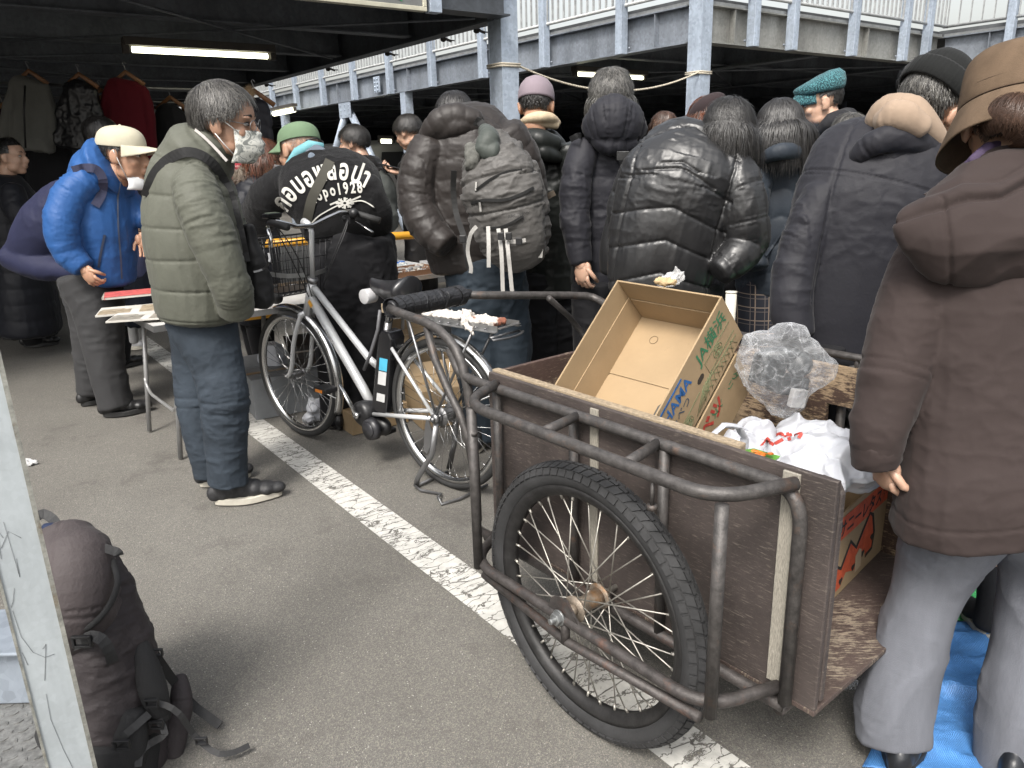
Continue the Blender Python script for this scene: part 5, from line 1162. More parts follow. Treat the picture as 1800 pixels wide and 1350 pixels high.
# ---- woman with red brown hair and white mask
def w_red():
    y=5.0
    t,j,hd,b=build_person('woman with red brown hair, white mask and fur collared dark coat',455,y,[(450,560,y,44),(448,470,y,46),(448,400,y,46),(446,340,y,44),(452,312,y,28)],[[(430,345,4.85,18),(425,400,4.8,18),(440,440,4.8,14)]],[],(462,282,y,66,-80,-12,0),fabric('black_down'),[puff(.1,.008),wrink(.008,9)],None,sk=SKP,vox=.011,yaw=-60,auto=True)
    hair(t,hd,[HRD,HBR],1500,2,.13,(0,-.5,.8),.55,.02,.42,-.95,1.12,.004,.2,long_=True,frontz=.5)
    hair(t,Head(440,320,4.95,60,-60,30,0),[M('fur_collar',(.16,.13,.1),.9),HBR],700,7,.04,(0,0,1),.3,.04,2,-.3,.9,.003,1.0,name='fur_collar')
    m=MB(); m.sheet([[hd.L(.056*u,.108-.04*abs(u)**2+.006*math.sin(3*v),-.01-.09*v) for u in np.linspace(-1,1,9)] for v in np.linspace(0,1,7)]); m.build('face_mask',M('white_mask'),t,solid=.003)
w_red()
# ---- man in the black knit sweatshirt with white lettering
def man_knit():
    y=4.0
    t,j,hd,b=build_person('man in green cap and black knit sweatshirt with white lettering, bending behind the bicycle',600,y,
      [(618,425,y,58),(606,390,y,72),(590,345,4.02,78),(566,308,4.1,66),(545,285,4.2,34)],[[(505,318,4.1,30),(472,348,4.15,32),(448,395,4.3,30),(430,440,4.5,22)],[(640,330,3.95,30),(662,370,3.95,26),(668,400,4.0,22)]],
      [],(525,268,4.25,92,58,-12,8),fabric('black_knit',(.007,.007,.008),.85,.35,bs=380,bst=.6),[wrink(.010,6,.4),wrink(.006,14,.8)],BP,sk=SKR,vox=.0085,yaw=14,ratio=.62,jname='sweatshirt')
    sculpt('trousers',[C([(625,418,y,62),(618,460,3.98,66),(600,520,3.95,54),(590,600,3.95,36),(590,690,3.95,28),(590,742,3.95,26)],14,.7,cap=(.2,.1)),C([(640,430,4.0,52),(655,480,4.0,44),(652,560,4.0,38),(645,640,4.0,30),(640,700,4.0,26),(640,738,4.0,25)],cap=(.2,.1))],BP,t,.0095,[wrink(.014,6,-.5),wrink(.006,14,.5)],smooth=2)
    shoe(t,P(592,700,3.9)*V3(1,1,0),P(588,700,4.18)*V3(1,1,0),solec=(.03,.03,.03)); shoe(t,P(641,700,3.95)*V3(1,1,0),P(643,700,4.22)*V3(1,1,0),solec=(.03,.03,.03))
    hoodc=[C([(515,292,4.12,14),(545,278,4.08,26),(578,282,4.06,16)],14,.6,cap=(.8,.8)),C([(548,292,4.0,24),(585,292,4.02,12)],14,.6)]
    sculpt('hood',hoodc,fabric('grey_blue_jersey',(.14,.17,.21),.85,.2),t,.007,[wrink(.014,9,.4)],smooth=1)
    m=MB(); m.tube([P(505,308,4.12),P(512,290,4.1),P(525,268,4.06),P(545,256,4.07),P(568,258,4.1)],[.028,.03,.03,.028,.02],14); m.build('hood_lining',M('turquoise_lining',(.16,.40,.45),.85),t)
    cap_hat(t,hd,fabric('green_cotton',(.16,.24,.145),.85,.1),brim=.085)
    hair(t,hd,[M('white_stubble',(.3,.26,.23),.8),HG],1200,4,.008,(0,-.5,.85),.4,.003,.3,-.7,1.015,.002,.4,cap=False,frontz=1)
    m=MB(); s_=[hd.L(x,y_,z) for x,y_,z in ((-.05,-.11,.02),(.0,-.13,.03),(.06,-.1,.03),(.095,-.02,.04),(.09,.05,.02))]; m.tube(s_,.004,6); m.build('headphone_band',BLK,t)
    # lettering knitted into the back: pressed onto the cloth
    KW=M('white_knit',(.55,.54,.5),.9,bs=380,bst=.6)
    def backtext(s,size,pts,off,name='lettering'):
        # letters one by one along an arc of photo points
        n=len(s); arc_=np.array(cr([[px,py,0] for px,py in pts],2.)); L=np.concatenate([[0],np.cumsum(np.linalg.norm(np.diff(arc_,axis=0),axis=1))])
        VV_=[];FF=[];k=0
        for i,chh in enumerate(s):
            q=L[-1]*(i+.5)/n; x=np.interp(q,L,arc_[:,0]); yy=np.interp(q,L,arc_[:,1]); x2=np.interp(min(q+4,L[-1]),L,arc_[:,0]); y2=np.interp(min(q+4,L[-1]),L,arc_[:,1])
            if x2==x: continue
            d=nrm([x2-x,y2-yy]); o=P(x,yy,3.6); ex=nrm(P(x+d[0]*10,yy+d[1]*10,3.6)-o); ey=nrm(P(x+d[1]*10,yy-d[0]*10,3.6)-o)
            if chh==' ': continue
            W,F=text('t',chh,size*pxm(o)*1.0,o-ex*size*pxm(o)*.3,ex,ey,None,None,off=off,sub=.012)
            W=o+(W-o)-np.outer((W-o)@ex,ex)*.34; W=proj(W,j,W-CAM,.006); VV_.append(W); FF+=[tuple(a+k for a in f) for f in F]; k+=len(W)
        mkobj(name,np.concatenate(VV_),FF,KW,t,smooth=True)
    backtext('กอบอพลอปา',47,[(503,374),(522,347),(548,327),(582,315),(618,318),(648,333)],.03)
    backtext('dopo1928',27,[(549,360),(575,346),(610,340),(640,338)],.03)
    # snowflake flower with two trailing stems
    def stroke(pts,w_):
        a=cr([[x,y_,0] for x,y_ in pts],3.); W=np.array([P(x,y_,3.6) for x,y_,_ in a]); W=proj(W,j,W-CAM,.006); m.strap(W,[np.cross(nrm(W[min(i+1,len(W)-1)]-W[max(i-1,0)]),nrm(W[i]-CAM)) for i in range(len(W))],w_,.002)
    m=MB()
    for k in range(8):
        a=k*math.pi/4; stroke([(606+3*math.cos(a),357+2*math.sin(a)),(606+9*math.cos(a),357+6*math.sin(a)),(606+16*math.cos(a),357+10*math.sin(a))],.011)
        stroke([(606+9*math.cos(a),357+6*math.sin(a)),(606+14*math.cos(a+.35),357+9*math.sin(a+.35))],.006)
    stroke([(596,360),(580,368),(560,380),(548,392)],.006); stroke([(616,355),(635,353),(648,358),(658,365)],.006); stroke([(618,352),(634,345)],.008); stroke([(594,354),(580,360)],.008)
    m.build('knitted_flower',KW,t)
    vstrap('crossbody_strap',[(580,282,3.7),(572,300,3.6),(560,325,3.6),(548,350,3.6),(540,385,3.6),(536,400,3.6)],.048,.005,M('olive_webbing',(.055,.052,.04),.75,bs=300),t,j,.012)
    return t
man_knit()
# ---- background young men
def p_leather():
    y=5.9
    t,j,hd,b=build_person('young man with black hair in a black leather jacket facing left',632,y,[(648,520,y,30),(645,420,y,32),(642,350,y,34),(640,300,y,34),(634,280,y,20)],[[(660,300,5.75,14),(668,350,5.75,14),(655,385,5.75,11)]],[[(640,480,5.9,18),(632,640,5.9,14)],[(655,480,6.0,18),(655,640,6.0,14)]],(622,252,y,58,82,-6,0),fabric('black_leather',(.015,.014,.014),.35,.1,bs=60),[wrink(.014,8,.6)],BP,sk=SKP,vox=.011,yaw=60)
    hair(t,hd,[HB,HDG],2400,2,.07,(0,-.5,.8),.5,.010,.5,-.55,1.08,.003,.18,frontz=.4)
    m=MB(); m.tube([hd.L(0,-.03,-.12),hd.L(0,.02,-.15)],[.07*hd.k,.06*hd.k],14); m.build('white_collar',M('white_shirt'),t)
    m=MB(); c=P(672,355,5.7); m.ell(c,(.11,.16,.22)); m.ell(c-Z*.1+V3(.02,-.06,0),(.10,.12,.14)); v,nn,fs,e=remesh(m.arr(),m.f,.014,2); v=v+nn*((ridge(v*9)-.4)*.02)[:,None]
    o=mkobj('rucksack',v,fs,fabric('grey_pack',(.06,.065,.06),.7,.1)); tag(o,'small grey rucksack on the back of the leather jacket young man','rucksack')
p_leather()
def p_phone():
    y=5.9
    t,j,hd,b=build_person('young man with bowl cut looking down at his phone beside the far steel column',720,y,[(742,520,y,26),(742,420,y,30),(738,340,y,34),(735,285,y,34),(728,266,y,20)],[[(728,290,5.75,14),(722,325,5.75,13),(700,305,5.7,9)]],[[(735,480,5.9,18),(735,640,5.9,14)],[(750,480,6.0,18),(752,640,6.0,14)]],(717,233,y,56,66,-20,0),fabric('black_leather'),[wrink(.012,8,.6)],fabric('blue_jeans',(.06,.09,.14),.8,.1),sk=SKP,vox=.011,yaw=60,hands=lambda b_: hand(b_,P(700,304,5.7),V3(-.9,-.2,.3),V3(0,-.2,1),.95,.7))
    hair(t,hd,[HB,HDG],2400,2,.08,(0,-.4,.9),.5,.010,.5,-.5,1.08,.003,.14,frontz=.3)
    m=MB(); m.box(P(684,297,5.68)+Z*.02,(.15,.075,.009),[nrm(V3(-.9,-.3,.25)),nrm(V3(.3,-.95,0)),nrm(V3(.25,.1,.96))]); o=m.build('phone',BLK,None,bev=.003); tag(o,'dark phone held flat by the young man with the bowl cut','phone')
p_phone()
# ---- man in brown black puffer with the pack
def man_puffer():
    y=3.6
    t,j,hd,b=build_person('person in brownish black down jacket and blue grey trousers carrying the grey backpack',825,y,
      [(822,472,y,66),(818,430,y,74),(815,380,y,82),(815,320,y,86),(820,265,y,86),(825,225,3.65,70),(822,205,3.7,45)],
      [[(757,262,3.55,36),(736,305,3.52,34),(733,355,3.5,34),(752,400,3.45,31),(785,432,3.4,25)],[(890,240,3.6,38),(918,285,3.62,35),(932,340,3.64,30),(928,395,3.6,24)]],
      [],(800,215,3.85,92,0,-35,0),fabric('brown_black_down',(.03,.025,.023),.44,.3,spec=.5),[puff(.085,.005,.32,1.1,ids=[0]),puff(.075,.0055,0,1.3,ids=[1,2]),wrink(.004,14,.5)],None,sk=SKP,vox=.0065,yaw=-8,ratio=.66,jsm=2,eyes=False,core=.6)
    hc=[C([(748,236,3.52,14),(770,218,3.5,24),(800,208,3.5,26),(835,210,3.5,18)],-8,.8,cap=(.9,.9)),C([(770,235,3.5,12),(800,222,3.48,18),(840,222,3.5,12)],-8,.8,cap=(.9,.9))]
    sculpt('hood',hc,fabric('brown_black_down'),t,.006,[puff(.05,.004,0,1.0),wrink(.012,6,-.4)],smooth=2)
    hair(t,hd,[HB],900,1,.06,(0,-.5,.8),.5,.01,.5,-.6,1.08,.003,.15)
    PM=fabric('slate_trousers',(.032,.045,.06),.7,.1,bs=50)
    sculpt('trousers',[C([(852,455,3.6,70),(850,500,3.6,68),(838,560,3.58,46),(842,640,3.58,38),(850,770,3.58,30)],-8,.7,cap=(.2,.1)),C([(868,470,3.62,58),(888,540,3.62,42),(895,620,3.62,38),(893,770,3.62,30)],cap=(.2,.1))],PM,t,.009,[wrink(.016,6,-.5),wrink(.010,10,.8)],smooth=1)
    shoe(t,P(840,790,3.5),P(835,780,3.75)); shoe(t,P(893,790,3.52),P(895,780,3.78))
    # grey pack hanging low on his back
    pk=thing('backpack','worn grey backpack with pale dangling straps hanging on the black down jacket','backpack',P(880,640,3.3))
    GM=fabric('grey_cordura',(.105,.10,.095),.42,.25,bs=60,bst=.3,rv=.08); GMD=fabric('dark_cordura',(.012,.012,.012),.6,.15)
    y0=3.22
    sculpt('pack_body',[C([(862,236,3.33,20),(868,270,3.28,48),(878,320,y0,66),(888,370,y0,66),(902,420,y0,56),(915,455,3.25,42)],-14,.62,cap=(.5,.7)),C([(905,300,3.3,40),(930,380,3.3,36),(938,440,3.3,26)],-14,.7)],GM,pk,.0055,[wrink(.013,8,1.2),wrink(.008,18,.3),seam([.21,.33],.010,.006)],smooth=2)
    pb=pk.children[0]
    vstrap('zip',[(828,358,3.2),(850,352,3.05),(885,352,3.02),(915,342,3.05),(938,330,3.15)],.012,.004,GMD,pk,pb,.006)
    vstrap('zip',[(835,335,3.2),(862,315,3.1),(890,302,3.1),(918,298,3.1)],.009,.004,GMD,pk,pb,.006)
    vstrap('zip',[(850,402,3.2),(885,398,3.1),(920,380,3.15)],.010,.004,GMD,pk,pb,.006)
    WS=M('pale_webbing',(.36,.35,.33),.85,bs=300); YB=STR
    for k,pts in enumerate(([(858,398,3.12),(859,430,3.08),(859,470,3.07)],[(876,402,3.1),(881,440,3.06),(884,512,3.05)],[(889,402,3.1),(893,440,3.05),(896,470,3.05),(900,512,3.05)],[(895,425,3.08),(910,424,3.06),(924,422,3.07)],[(948,385,3.2),(953,410,3.18),(950,453,3.18)],[(838,398,3.15),(828,410,3.15),(822,440,3.17),(828,470,3.17),(827,480,3.17)])):
        vstrap('dangling_strap',pts,.016,.003,WS,pk)
    vstrap('shoulder_strap',[(838,222,3.36),(842,212,3.35),(850,230,3.3),(845,262,3.2),(838,280,3.2)],.030,.010,GMD,pk); vstrap('shoulder_strap',[(798,300,3.28),(797,335,3.3),(802,375,3.28),(814,412,3.2),(820,440,3.18),(824,472,3.18)],.024,.006,GMD,pk)
    m=MB(); 
    for x,yy in ((880,415),(894,415),(813,420),(912,424)): m.box(P(x,yy,3.05),(.026,.012,.03))
    m.build('buckle',BLK,pk,bev=.003)
    sculpt('side_bottle_pouch',[C([(826,258,3.22,10),(832,275,3.2,15),(828,292,3.2,13)])],M('grey_fleece',(.1,.1,.09),.9,vs=40,var=.5),pk,.005,[wrink(.01,20)])
    m=MB(); m.tube([P(822,288,3.2),P(836,292,3.2)],.013,10); m.build('elastic_cuff',M('pale_cuff',(.5,.5,.45),.8),pk)
    # top grab cloth
    sculpt('cinched_top',[C([(852,228,3.28,12),(860,245,3.22,20),(850,262,3.2,17),(868,268,3.2,20)],0,1)],fabric('grey_green_nylon',(.07,.08,.072),.5,.2),pk,.005,[wrink(.014,14,1.5)],smooth=1)
    text('lettering','ARCTERYX',.019,P(893,384,3.06),nrm(P(922,379,3.04)-P(893,384,3.06)),Z,M('dark_lettering',(.012,.012,.012),.5),pk)
    vstrap('side_zip_pull',[(837,320,3.1),(836,335,3.09)],.007,.003,WS,pk,pb,.008); vstrap('side_zip_pull',[(843,356,3.1),(845,372,3.09)],.008,.003,WS,pk,pb,.010)
man_puffer()
# ---- lilac beanie
def p_lilac():
    y=4.0
    t,j,hd,b=build_person('person in pale lilac beanie, cream scarf and black waxed jacket, seen from behind',960,y,[(965,520,y,44),(962,450,y,50),(960,380,y,56),(955,310,y,56),(948,262,y,48),(944,236,y,28)],[[(905,262,4.05,22),(892,300,4.05,20),(890,380,4.05,18),(905,432,3.95,14)],[(1000,265,3.9,26),(1012,330,3.9,24),(1005,400,3.9,20)]],[[(950,480,4.0,34),(950,600,4.0,30),(952,760,4.0,22)],[(980,480,4.05,34),(988,600,4.05,30),(990,760,4.05,22)]],(943,187,y,86,-12,-14,0),fabric('waxed_black',(.016,.018,.017),.3,.1,bs=25),[wrink(.016,6,.5),wrink(.006,16)],BP,vox=.0075,yaw=-10,hands=lambda b_: hand(b_,P(905,440,3.9),V3(.2,0,-1),V3(.3,1,0),.9,.9))
    hair(t,hd,[HB,HDG],900,2,.02,(0,-.4,.9),.8,.003,.3,-.72,1.0,.0028,.1,zmax=.15); beanie(t,hd,fabric('lilac_knit',(.27,.22,.25),.9,.3,bs=200),rib=.004,fold=False,zlo=.02)
    sc_=M('cream_scarf',(.50,.40,.27),.9,vs=30,bs=200); sculpt('scarf',[C([(918,216,3.98,6),(932,209,3.9,9),(950,206,3.88,10),(968,208,3.92,9),(980,216,3.98,6)],0,1.2),C([(920,224,3.96,6),(945,216,3.9,9),(978,220,3.95,7)])],sc_,t,.006,[wrink(.012,10,-.5)],smooth=1)
    m=MB(); m.box(P(963,345,3.72),(.075,.004,.028),[nrm(V3(.9,0,.45)),V3(0,1,0),nrm(V3(-.45,0,.9))]); m.build('leather_patch',M('leather_patch',(.09,.07,.05),.6),t,bev=.001)
    sculpt('hood',[C([(918,238,3.92,12),(945,246,3.84,20),(978,252,3.86,14)],0,1),C([(930,255,3.88,10),(955,268,3.82,14),(985,278,3.86,8)])],fabric('waxed_black'),t,.007,[wrink(.012,10)],smooth=1)
p_lilac()
# ---- grey hair hooded puffer
def p_greyhair():
    y=3.55
    t,j,hd,b=build_person('person with shaggy grey hair in a matt black hooded down coat with cross strap',1070,y,
       [(1062,525,y,50),(1062,460,y,56),(1064,390,y,60),(1066,320,y,62),(1070,270,y,62),(1074,240,y,48)],[[(1028,262,3.5,28),(1014,310,3.45,27),(1010,370,3.42,26),(1016,430,3.4,24),(1022,462,3.38,19)],[(1125,265,3.6,28),(1140,330,3.6,26),(1130,400,3.6,22)]],[[(1040,500,3.5,36),(1040,620,3.5,32),(1044,780,3.5,24)],[(1085,500,3.6,36),(1085,620,3.6,32),(1085,780,3.6,24)]],(1074,178,3.6,100,-8,-8,0),fabric('matt_black_down',(.02,.02,.026),.6,.25),[puff(.14,.006,0,1.1),wrink(.012,8,.7),wrink(.005,20)],BP,sk=SKP,vox=.0065,yaw=-5,ratio=.66,eyes=False,hands=lambda b_: hand(b_,P(1022,462,3.36),V3(.05,0,-1),V3(.6,.7,0),.95,.8))
    hair(t,hd,[HDG,HG],5000,5,.075,(0,-.25,.95),.7,.015,.6,-.9,1.08,.0028,.10,long_=True,mixw=.5)
    sculpt('hood',[C([(1032,235,3.5,12),(1045,222,3.44,30),(1075,212,3.4,44),(1105,218,3.42,36),(1128,228,3.5,14)],0,.7,cap=(.9,.9)),C([(1045,240,3.44,14),(1075,252,3.4,22),(1110,250,3.42,16)],0,.9)],fabric('matt_black_down'),t,.006,[puff(.07,.008,0,1.2),wrink(.012,11),seam([.1,.2],.006,.005)],smooth=1)
    vstrap('cross_strap',[(1003,245,3.45),(1020,238,3.38),(1050,248,3.3),(1080,268,3.28),(1096,290,3.28),(1098,330,3.3)],.024,.005,STR,t,j,.012)
    m=MB(); m.box(P(1095,274,3.18),(.05,.006,.036)); m.build('strap_buckle',M('gunmetal',(.06,.06,.06),.4,.7),t,bev=.002)
    sculpt('shoulder_bag',[C([(1100,310,3.3,12),(1090,360,3.25,16),(1075,430,3.2,20),(1070,475,3.2,16)],0,1.2)],fabric('black_bag_nylon'),t,.008,[wrink(.012,8)],smooth=2)
p_greyhair()
# ---- far heads
def far_head(label,px,py,y,h,yaw,pitch,mats,n,long_,bodyc,shade,w_=26,**kw):
    t,j,hd,b=build_person(label,px,y,[(px+4,py+h*4,y,w_*.9),(px+4,py+h*2.2,y,w_),(px+3,py+h*1.1,y,w_),(px+2,py+h*.72,y,w_*.6)],[],[],(px,py,y,h,yaw,pitch,0),fabric(bodyc,shade),[wrink(.014,7)],None,sk=SKP,vox=.013,yaw=yaw*.5,auto=True)
    hair(t,hd,mats,n,3,.08 if not long_ else .2,(0,-.4,.9),.55,.02,.4,-.6 if not long_ else -1,1.14,.004,.35,long_=long_,frontz=.45); return t,hd
far_head('woman with brown hair far behind, face turned left, beside the plum beret',1166,222,5.6,44,75,-5,[HBR],700,True,'matt_black_down',(.013,.013,.017),20)
far_head('person with curly black hair and pale top in front of the far brown haired woman',1182,240,5.0,46,10,-5,[HB],900,False,'pale_cotton',(.45,.46,.48),24)
t,hd=far_head('person in a dark plum beret with reddish hair, mostly hidden behind the shiny black puffer',1243,212,3.5,72,30,-25,[HBR,HRD],1200,True,'brown_down',(.03,.02,.02),44)
m=MB(); m.rings(dome(hd,[(.01,.088,.108),(.03,.102,.122),(.06,.106,.124,-.012),(.09,.09,.105,-.03),(.108,.05,.06,-.045),(.112,.01,.012,-.05)],48),cap=False); m.build('beret',fabric('plum_wool',(.04,.028,.03),.9,.3),t,solid=.005,sub=1)
# ---- shiny black puffer, head bowed
def p_shiny():
    y=2.8
    t,j,hd,b=build_person('person in shiny black puffer with long grey streaked hair, head bowed to the right',1185,y,
       [(1158,512,y,86),(1162,470,y,92),(1170,420,y,98),(1182,365,y,102),(1198,310,y,98),(1215,270,2.85,76),(1235,248,2.9,46)],
       [[(1275,290,2.78,44),(1298,335,2.74,44),(1308,385,2.72,42),(1312,425,2.72,38),(1292,455,2.68,32),(1265,478,2.66,26)],[(1125,300,2.9,34),(1100,360,2.92,32),(1098,420,2.9,28)]],
       [[(1150,500,2.8,60),(1150,640,2.8,46),(1155,900,2.8,34)],[(1215,500,2.85,56),(1220,640,2.85,44),(1222,900,2.85,34)]],(1280,238,2.82,112,-32,-42,0),M('shiny_nylon',(.013,.013,.014),.42,var=.2,vs=5,bs=40,bd=.004,bst=.2,spec=.6,sheen=.1,rv=.05),[puff(.115,.007,.30,.9,ids=[0],off=.03),puff(.105,.008,0,1.0,ids=[1,2]),wrink(.008,5,-.6),seam([.115*k+.085 for k in range(8)],.004,.004,ids=[0],chev=.3),wrink(.003,10,1.0),vseam([.17,-.17],.008,.005)],BP,sk=SKP,vox=.0048,yaw=-12,ratio=.64,eyes=False,nk=False)
    hair(t,hd,[HB,HDG],6500,8,.135,(.1,-.3,.9),.65,.02,.55,-1.1,1.08,.0020,.16,long_=True,mixw=.4)
    sculpt('collar',[C([(1175,268,2.78,12),(1200,256,2.76,18),(1228,256,2.78,20),(1258,272,2.8,14)],-12,.9)],M('shiny_nylon'),t,.005,[wrink(.008,9)],smooth=2)
    sculpt('hem_band',[C([(1156,530,2.8,80),(1157,512,2.8,84)],-12,.64,cap=(.1,.1))],fabric('rib_black',(.012,.012,.013),.9,.2,bs=60),t,.006,[lambda c: .003*np.sin(c['s']*300)],smooth=1)
p_shiny()
# ---- navy quilted coat woman with plaid skirt
def m_plaid():
    m,nt,b,tc,_=newmat('plaid_wool'); ob=tc.outputs['Object']; sx=nt.nodes.new('ShaderNodeSeparateXYZ'); nt.links.new(ob,sx.inputs[0])
    def band(out,per,wid,ph=0):
        a=nt.nodes.new('ShaderNodeMath'); a.operation='MULTIPLY_ADD'; nt.links.new(out,a.inputs[0]); a.inputs[1].default_value=1/per; a.inputs[2].default_value=ph+50
        f=nt.nodes.new('ShaderNodeMath'); f.operation='FRACT'; nt.links.new(a.outputs[0],f.inputs[0]); l=nt.nodes.new('ShaderNodeMath'); l.operation='LESS_THAN'; nt.links.new(f.outputs[0],l.inputs[0]); l.inputs[1].default_value=wid; return l.outputs[0]
    c=mixc(nt,band(sx.outputs[0],.055,.07),(.012,.014,.022),(.22,.17,.13)); c=mixc(nt,band(sx.outputs[2],.055,.07),c,(.22,.17,.13)); c=mixc(nt,band(sx.outputs[0],.055,.05,.3),c,(.12,.1,.09)); c=mixc(nt,band(sx.outputs[2],.055,.05,.3),c,(.12,.1,.09))
    nt.links.new(c,b.inputs['Base Color']); b.inputs['Roughness'].default_value=.9; return m
def w_navy():
    y=3.25
    t,j,hd,b=build_person('woman with straight black hair in navy quilted coat and dark plaid skirt',1370,y,
      [(1362,512,y,62),(1364,460,y,66),(1368,400,y,66),(1374,340,y,62),(1378,295,y,56),(1376,262,y,36)],[[(1338,290,3.2,24),(1325,350,3.15,26),(1322,420,3.15,25),(1330,470,3.1,20)],[(1418,300,3.3,22),(1425,380,3.3,20)]],
      [[(1350,560,3.25,20),(1350,840,3.25,14)],[(1380,560,3.25,20),(1382,840,3.25,14)]],(1368,228,y,92,6,-6,0),fabric('navy_quilt',(.03,.038,.05),.55,.3),[puff(.11,.007,.35,1.2,ids=[0]),puff(.10,.008,0,1.3,ids=[1,2]),wrink(.010,9,.3)],M('black_tights',(.012,.012,.013),.8),sk=SKP,vox=.0065,yaw=-15,eyes=False,pname='tights')
    hair(t,hd,[HB,HDG],5000,4,.22,(0,.1,1),.8,.008,.6,-1.1,1.12,.003,.035,long_=True,mixw=.2)
    sculpt('hood',[C([(1336,284,3.16,9),(1354,272,3.08,13),(1378,266,3.06,15),(1400,268,3.1,13),(1416,278,3.18,8)],0,.8)],fabric('navy_quilt'),t,.006,[wrink(.014,9)],smooth=1)
    sculpt('plaid_skirt',[C([(1352,490,3.25,50),(1350,540,3.25,60),(1346,620,3.25,70)],-10,.7,cap=(.1,.1))],m_plaid(),t,.009,[lambda c:.014*np.abs(np.sin(c['s']*24))],smooth=1)
    vstrap('bag_strap',[(1412,290,3.1),(1408,320,3.1),(1395,370,3.05),(1360,430,3.0),(1345,450,3.0)],.008,.006,fabric('navy_quilt'),t,j,.006)
w_navy()
# ---- teal flat cap
def m_teal():
    m=M('teal_knit',(.035,.13,.15),.9,sheen=.3,bst=0); nt=m.node_tree; b=[n for n in nt.nodes if n.type=='BSDF_PRINCIPLED'][0]; tc=[n for n in nt.nodes if n.type=='TEX_COORD'][0]
    v=nt.nodes.new('ShaderNodeTexVoronoi'); v.inputs['Scale'].default_value=230; mp=nt.nodes.new('ShaderNodeMapping'); mp.inputs['Scale'].default_value=(1,1,.55); nt.links.new(tc.outputs['Object'],mp.inputs[0]); nt.links.new(mp.outputs[0],v.inputs['Vector'])
    nt.links.new(ramp(nt,v.outputs['Distance'],[(.1,(.09,.27,.30)),(.6,(.01,.045,.055))]),b.inputs['Base Color']); bump(nt,b,v.outputs['Distance'],.8,.004); return m
def p_teal():
    y=3.9
    t,j,hd,b=build_person('man in a teal knitted flat cap and black coat, smiling profile turned left',1470,y,[(1490,520,y,50),(1488,420,y,54),(1486,340,y,54),(1482,280,y,52),(1476,238,y,44),(1468,216,y,30)],[[(1440,262,3.8,20),(1436,320,3.8,20),(1440,380,3.8,18)]],[],(1441,182,y,86,84,-12,0),fabric('black_wool',(.018,.018,.021),.8,.3),[wrink(.012,7,.4)],None,sk=SKP,vox=.007,yaw=60,auto=True)
    hair(t,hd,[HDG,HB],900,2,.015,(0,-.4,.9),.8,.003,.3,-.62,1.0,.0026,.1,frontz=.8,zmax=.2)
    m=MB(); cm=m_teal(); m.rings(dome(hd,[(.036,.083,.103,.004,.004),(.05,.090,.112,.004,.004),(.07,.094,.118,.004,0),(.09,.088,.112,0,-.012),(.105,.068,.088,-.004,-.018),(.114,.03,.04,-.01,-.01),(.116,.005,.006,-.01,0)],96,lambda a,z:1+.012*abs(math.sin(a*20)),c=(0,-.012,.012)),cap=False); fc=m.build('flat_cap',cm,t,solid=.005)
    m=MB(); m.sheet([[hd.L(.075*math.cos(rad(25+130*k/16)),-.012+.104*math.sin(rad(25+130*k/16))*(1)+.045*q*math.sin(math.pi*k/16),.060+.02*(1-q)-.040*q-.02*(math.cos(rad(25+130*k/16)))**2*q) for k in range(17)] for q in np.linspace(-.3,1,7)]); m.build('brim',cm,fc,solid=.007)
    sculpt('stand_collar',[C([(1440,232,3.82,8),(1458,216,3.8,13),(1480,206,3.84,14),(1497,202,3.92,10)],0,1)],fabric('black_wool'),t,.006,[wrink(.006,9)],smooth=2)
p_teal()
far_head('elderly person with curly grey hair hidden behind the shoulder of the large black coat',1490,236,3.05,62,20,-10,[HG,HDG],2200,False,'matt_black_down',(.013,.013,.017),20)
far_head('person in a dark grey cap behind the black ribbed beanie',1617,158,3.1,92,-10,-5,[HB],300,False,'matt_black_down',(.013,.013,.017),70)
hd=Head(1617,158,3.1,92,-10,-5); _t=[o for o in col.objects if o.get('label','').startswith('person in a dark grey cap')][0]; cap_hat(_t,hd,fabric('dark_grey_twill',(.055,.055,.055),.8,.1))
far_head('person with a green black knit hat at the right of the ribbed beanie',1672,168,2.9,80,-30,-10,[HB],300,False,'matt_black_down',(.013,.013,.017),60)
hd=Head(1672,168,2.9,80,-30,-10); _t=[o for o in col.objects if o.get('label','').startswith('person with a green black')][0]; beanie(_t,hd,fabric('green_black_knit',(.014,.02,.018),.9,.3,bs=200),rib=.01)
far_head('person in a pale yellow hat with red trim, glimpsed behind the brown bucket hat',1700,215,3.2,70,10,-5,[HB],300,False,'matt_black_down',(.013,.013,.017),40)
hd=Head(1700,215,3.2,70,10,-5); _t=[o for o in col.objects if o.get('label','').startswith('person in a pale yellow')][0]; cap_hat(_t,hd,fabric('pale_yellow_cotton',(.5,.42,.2),.8))
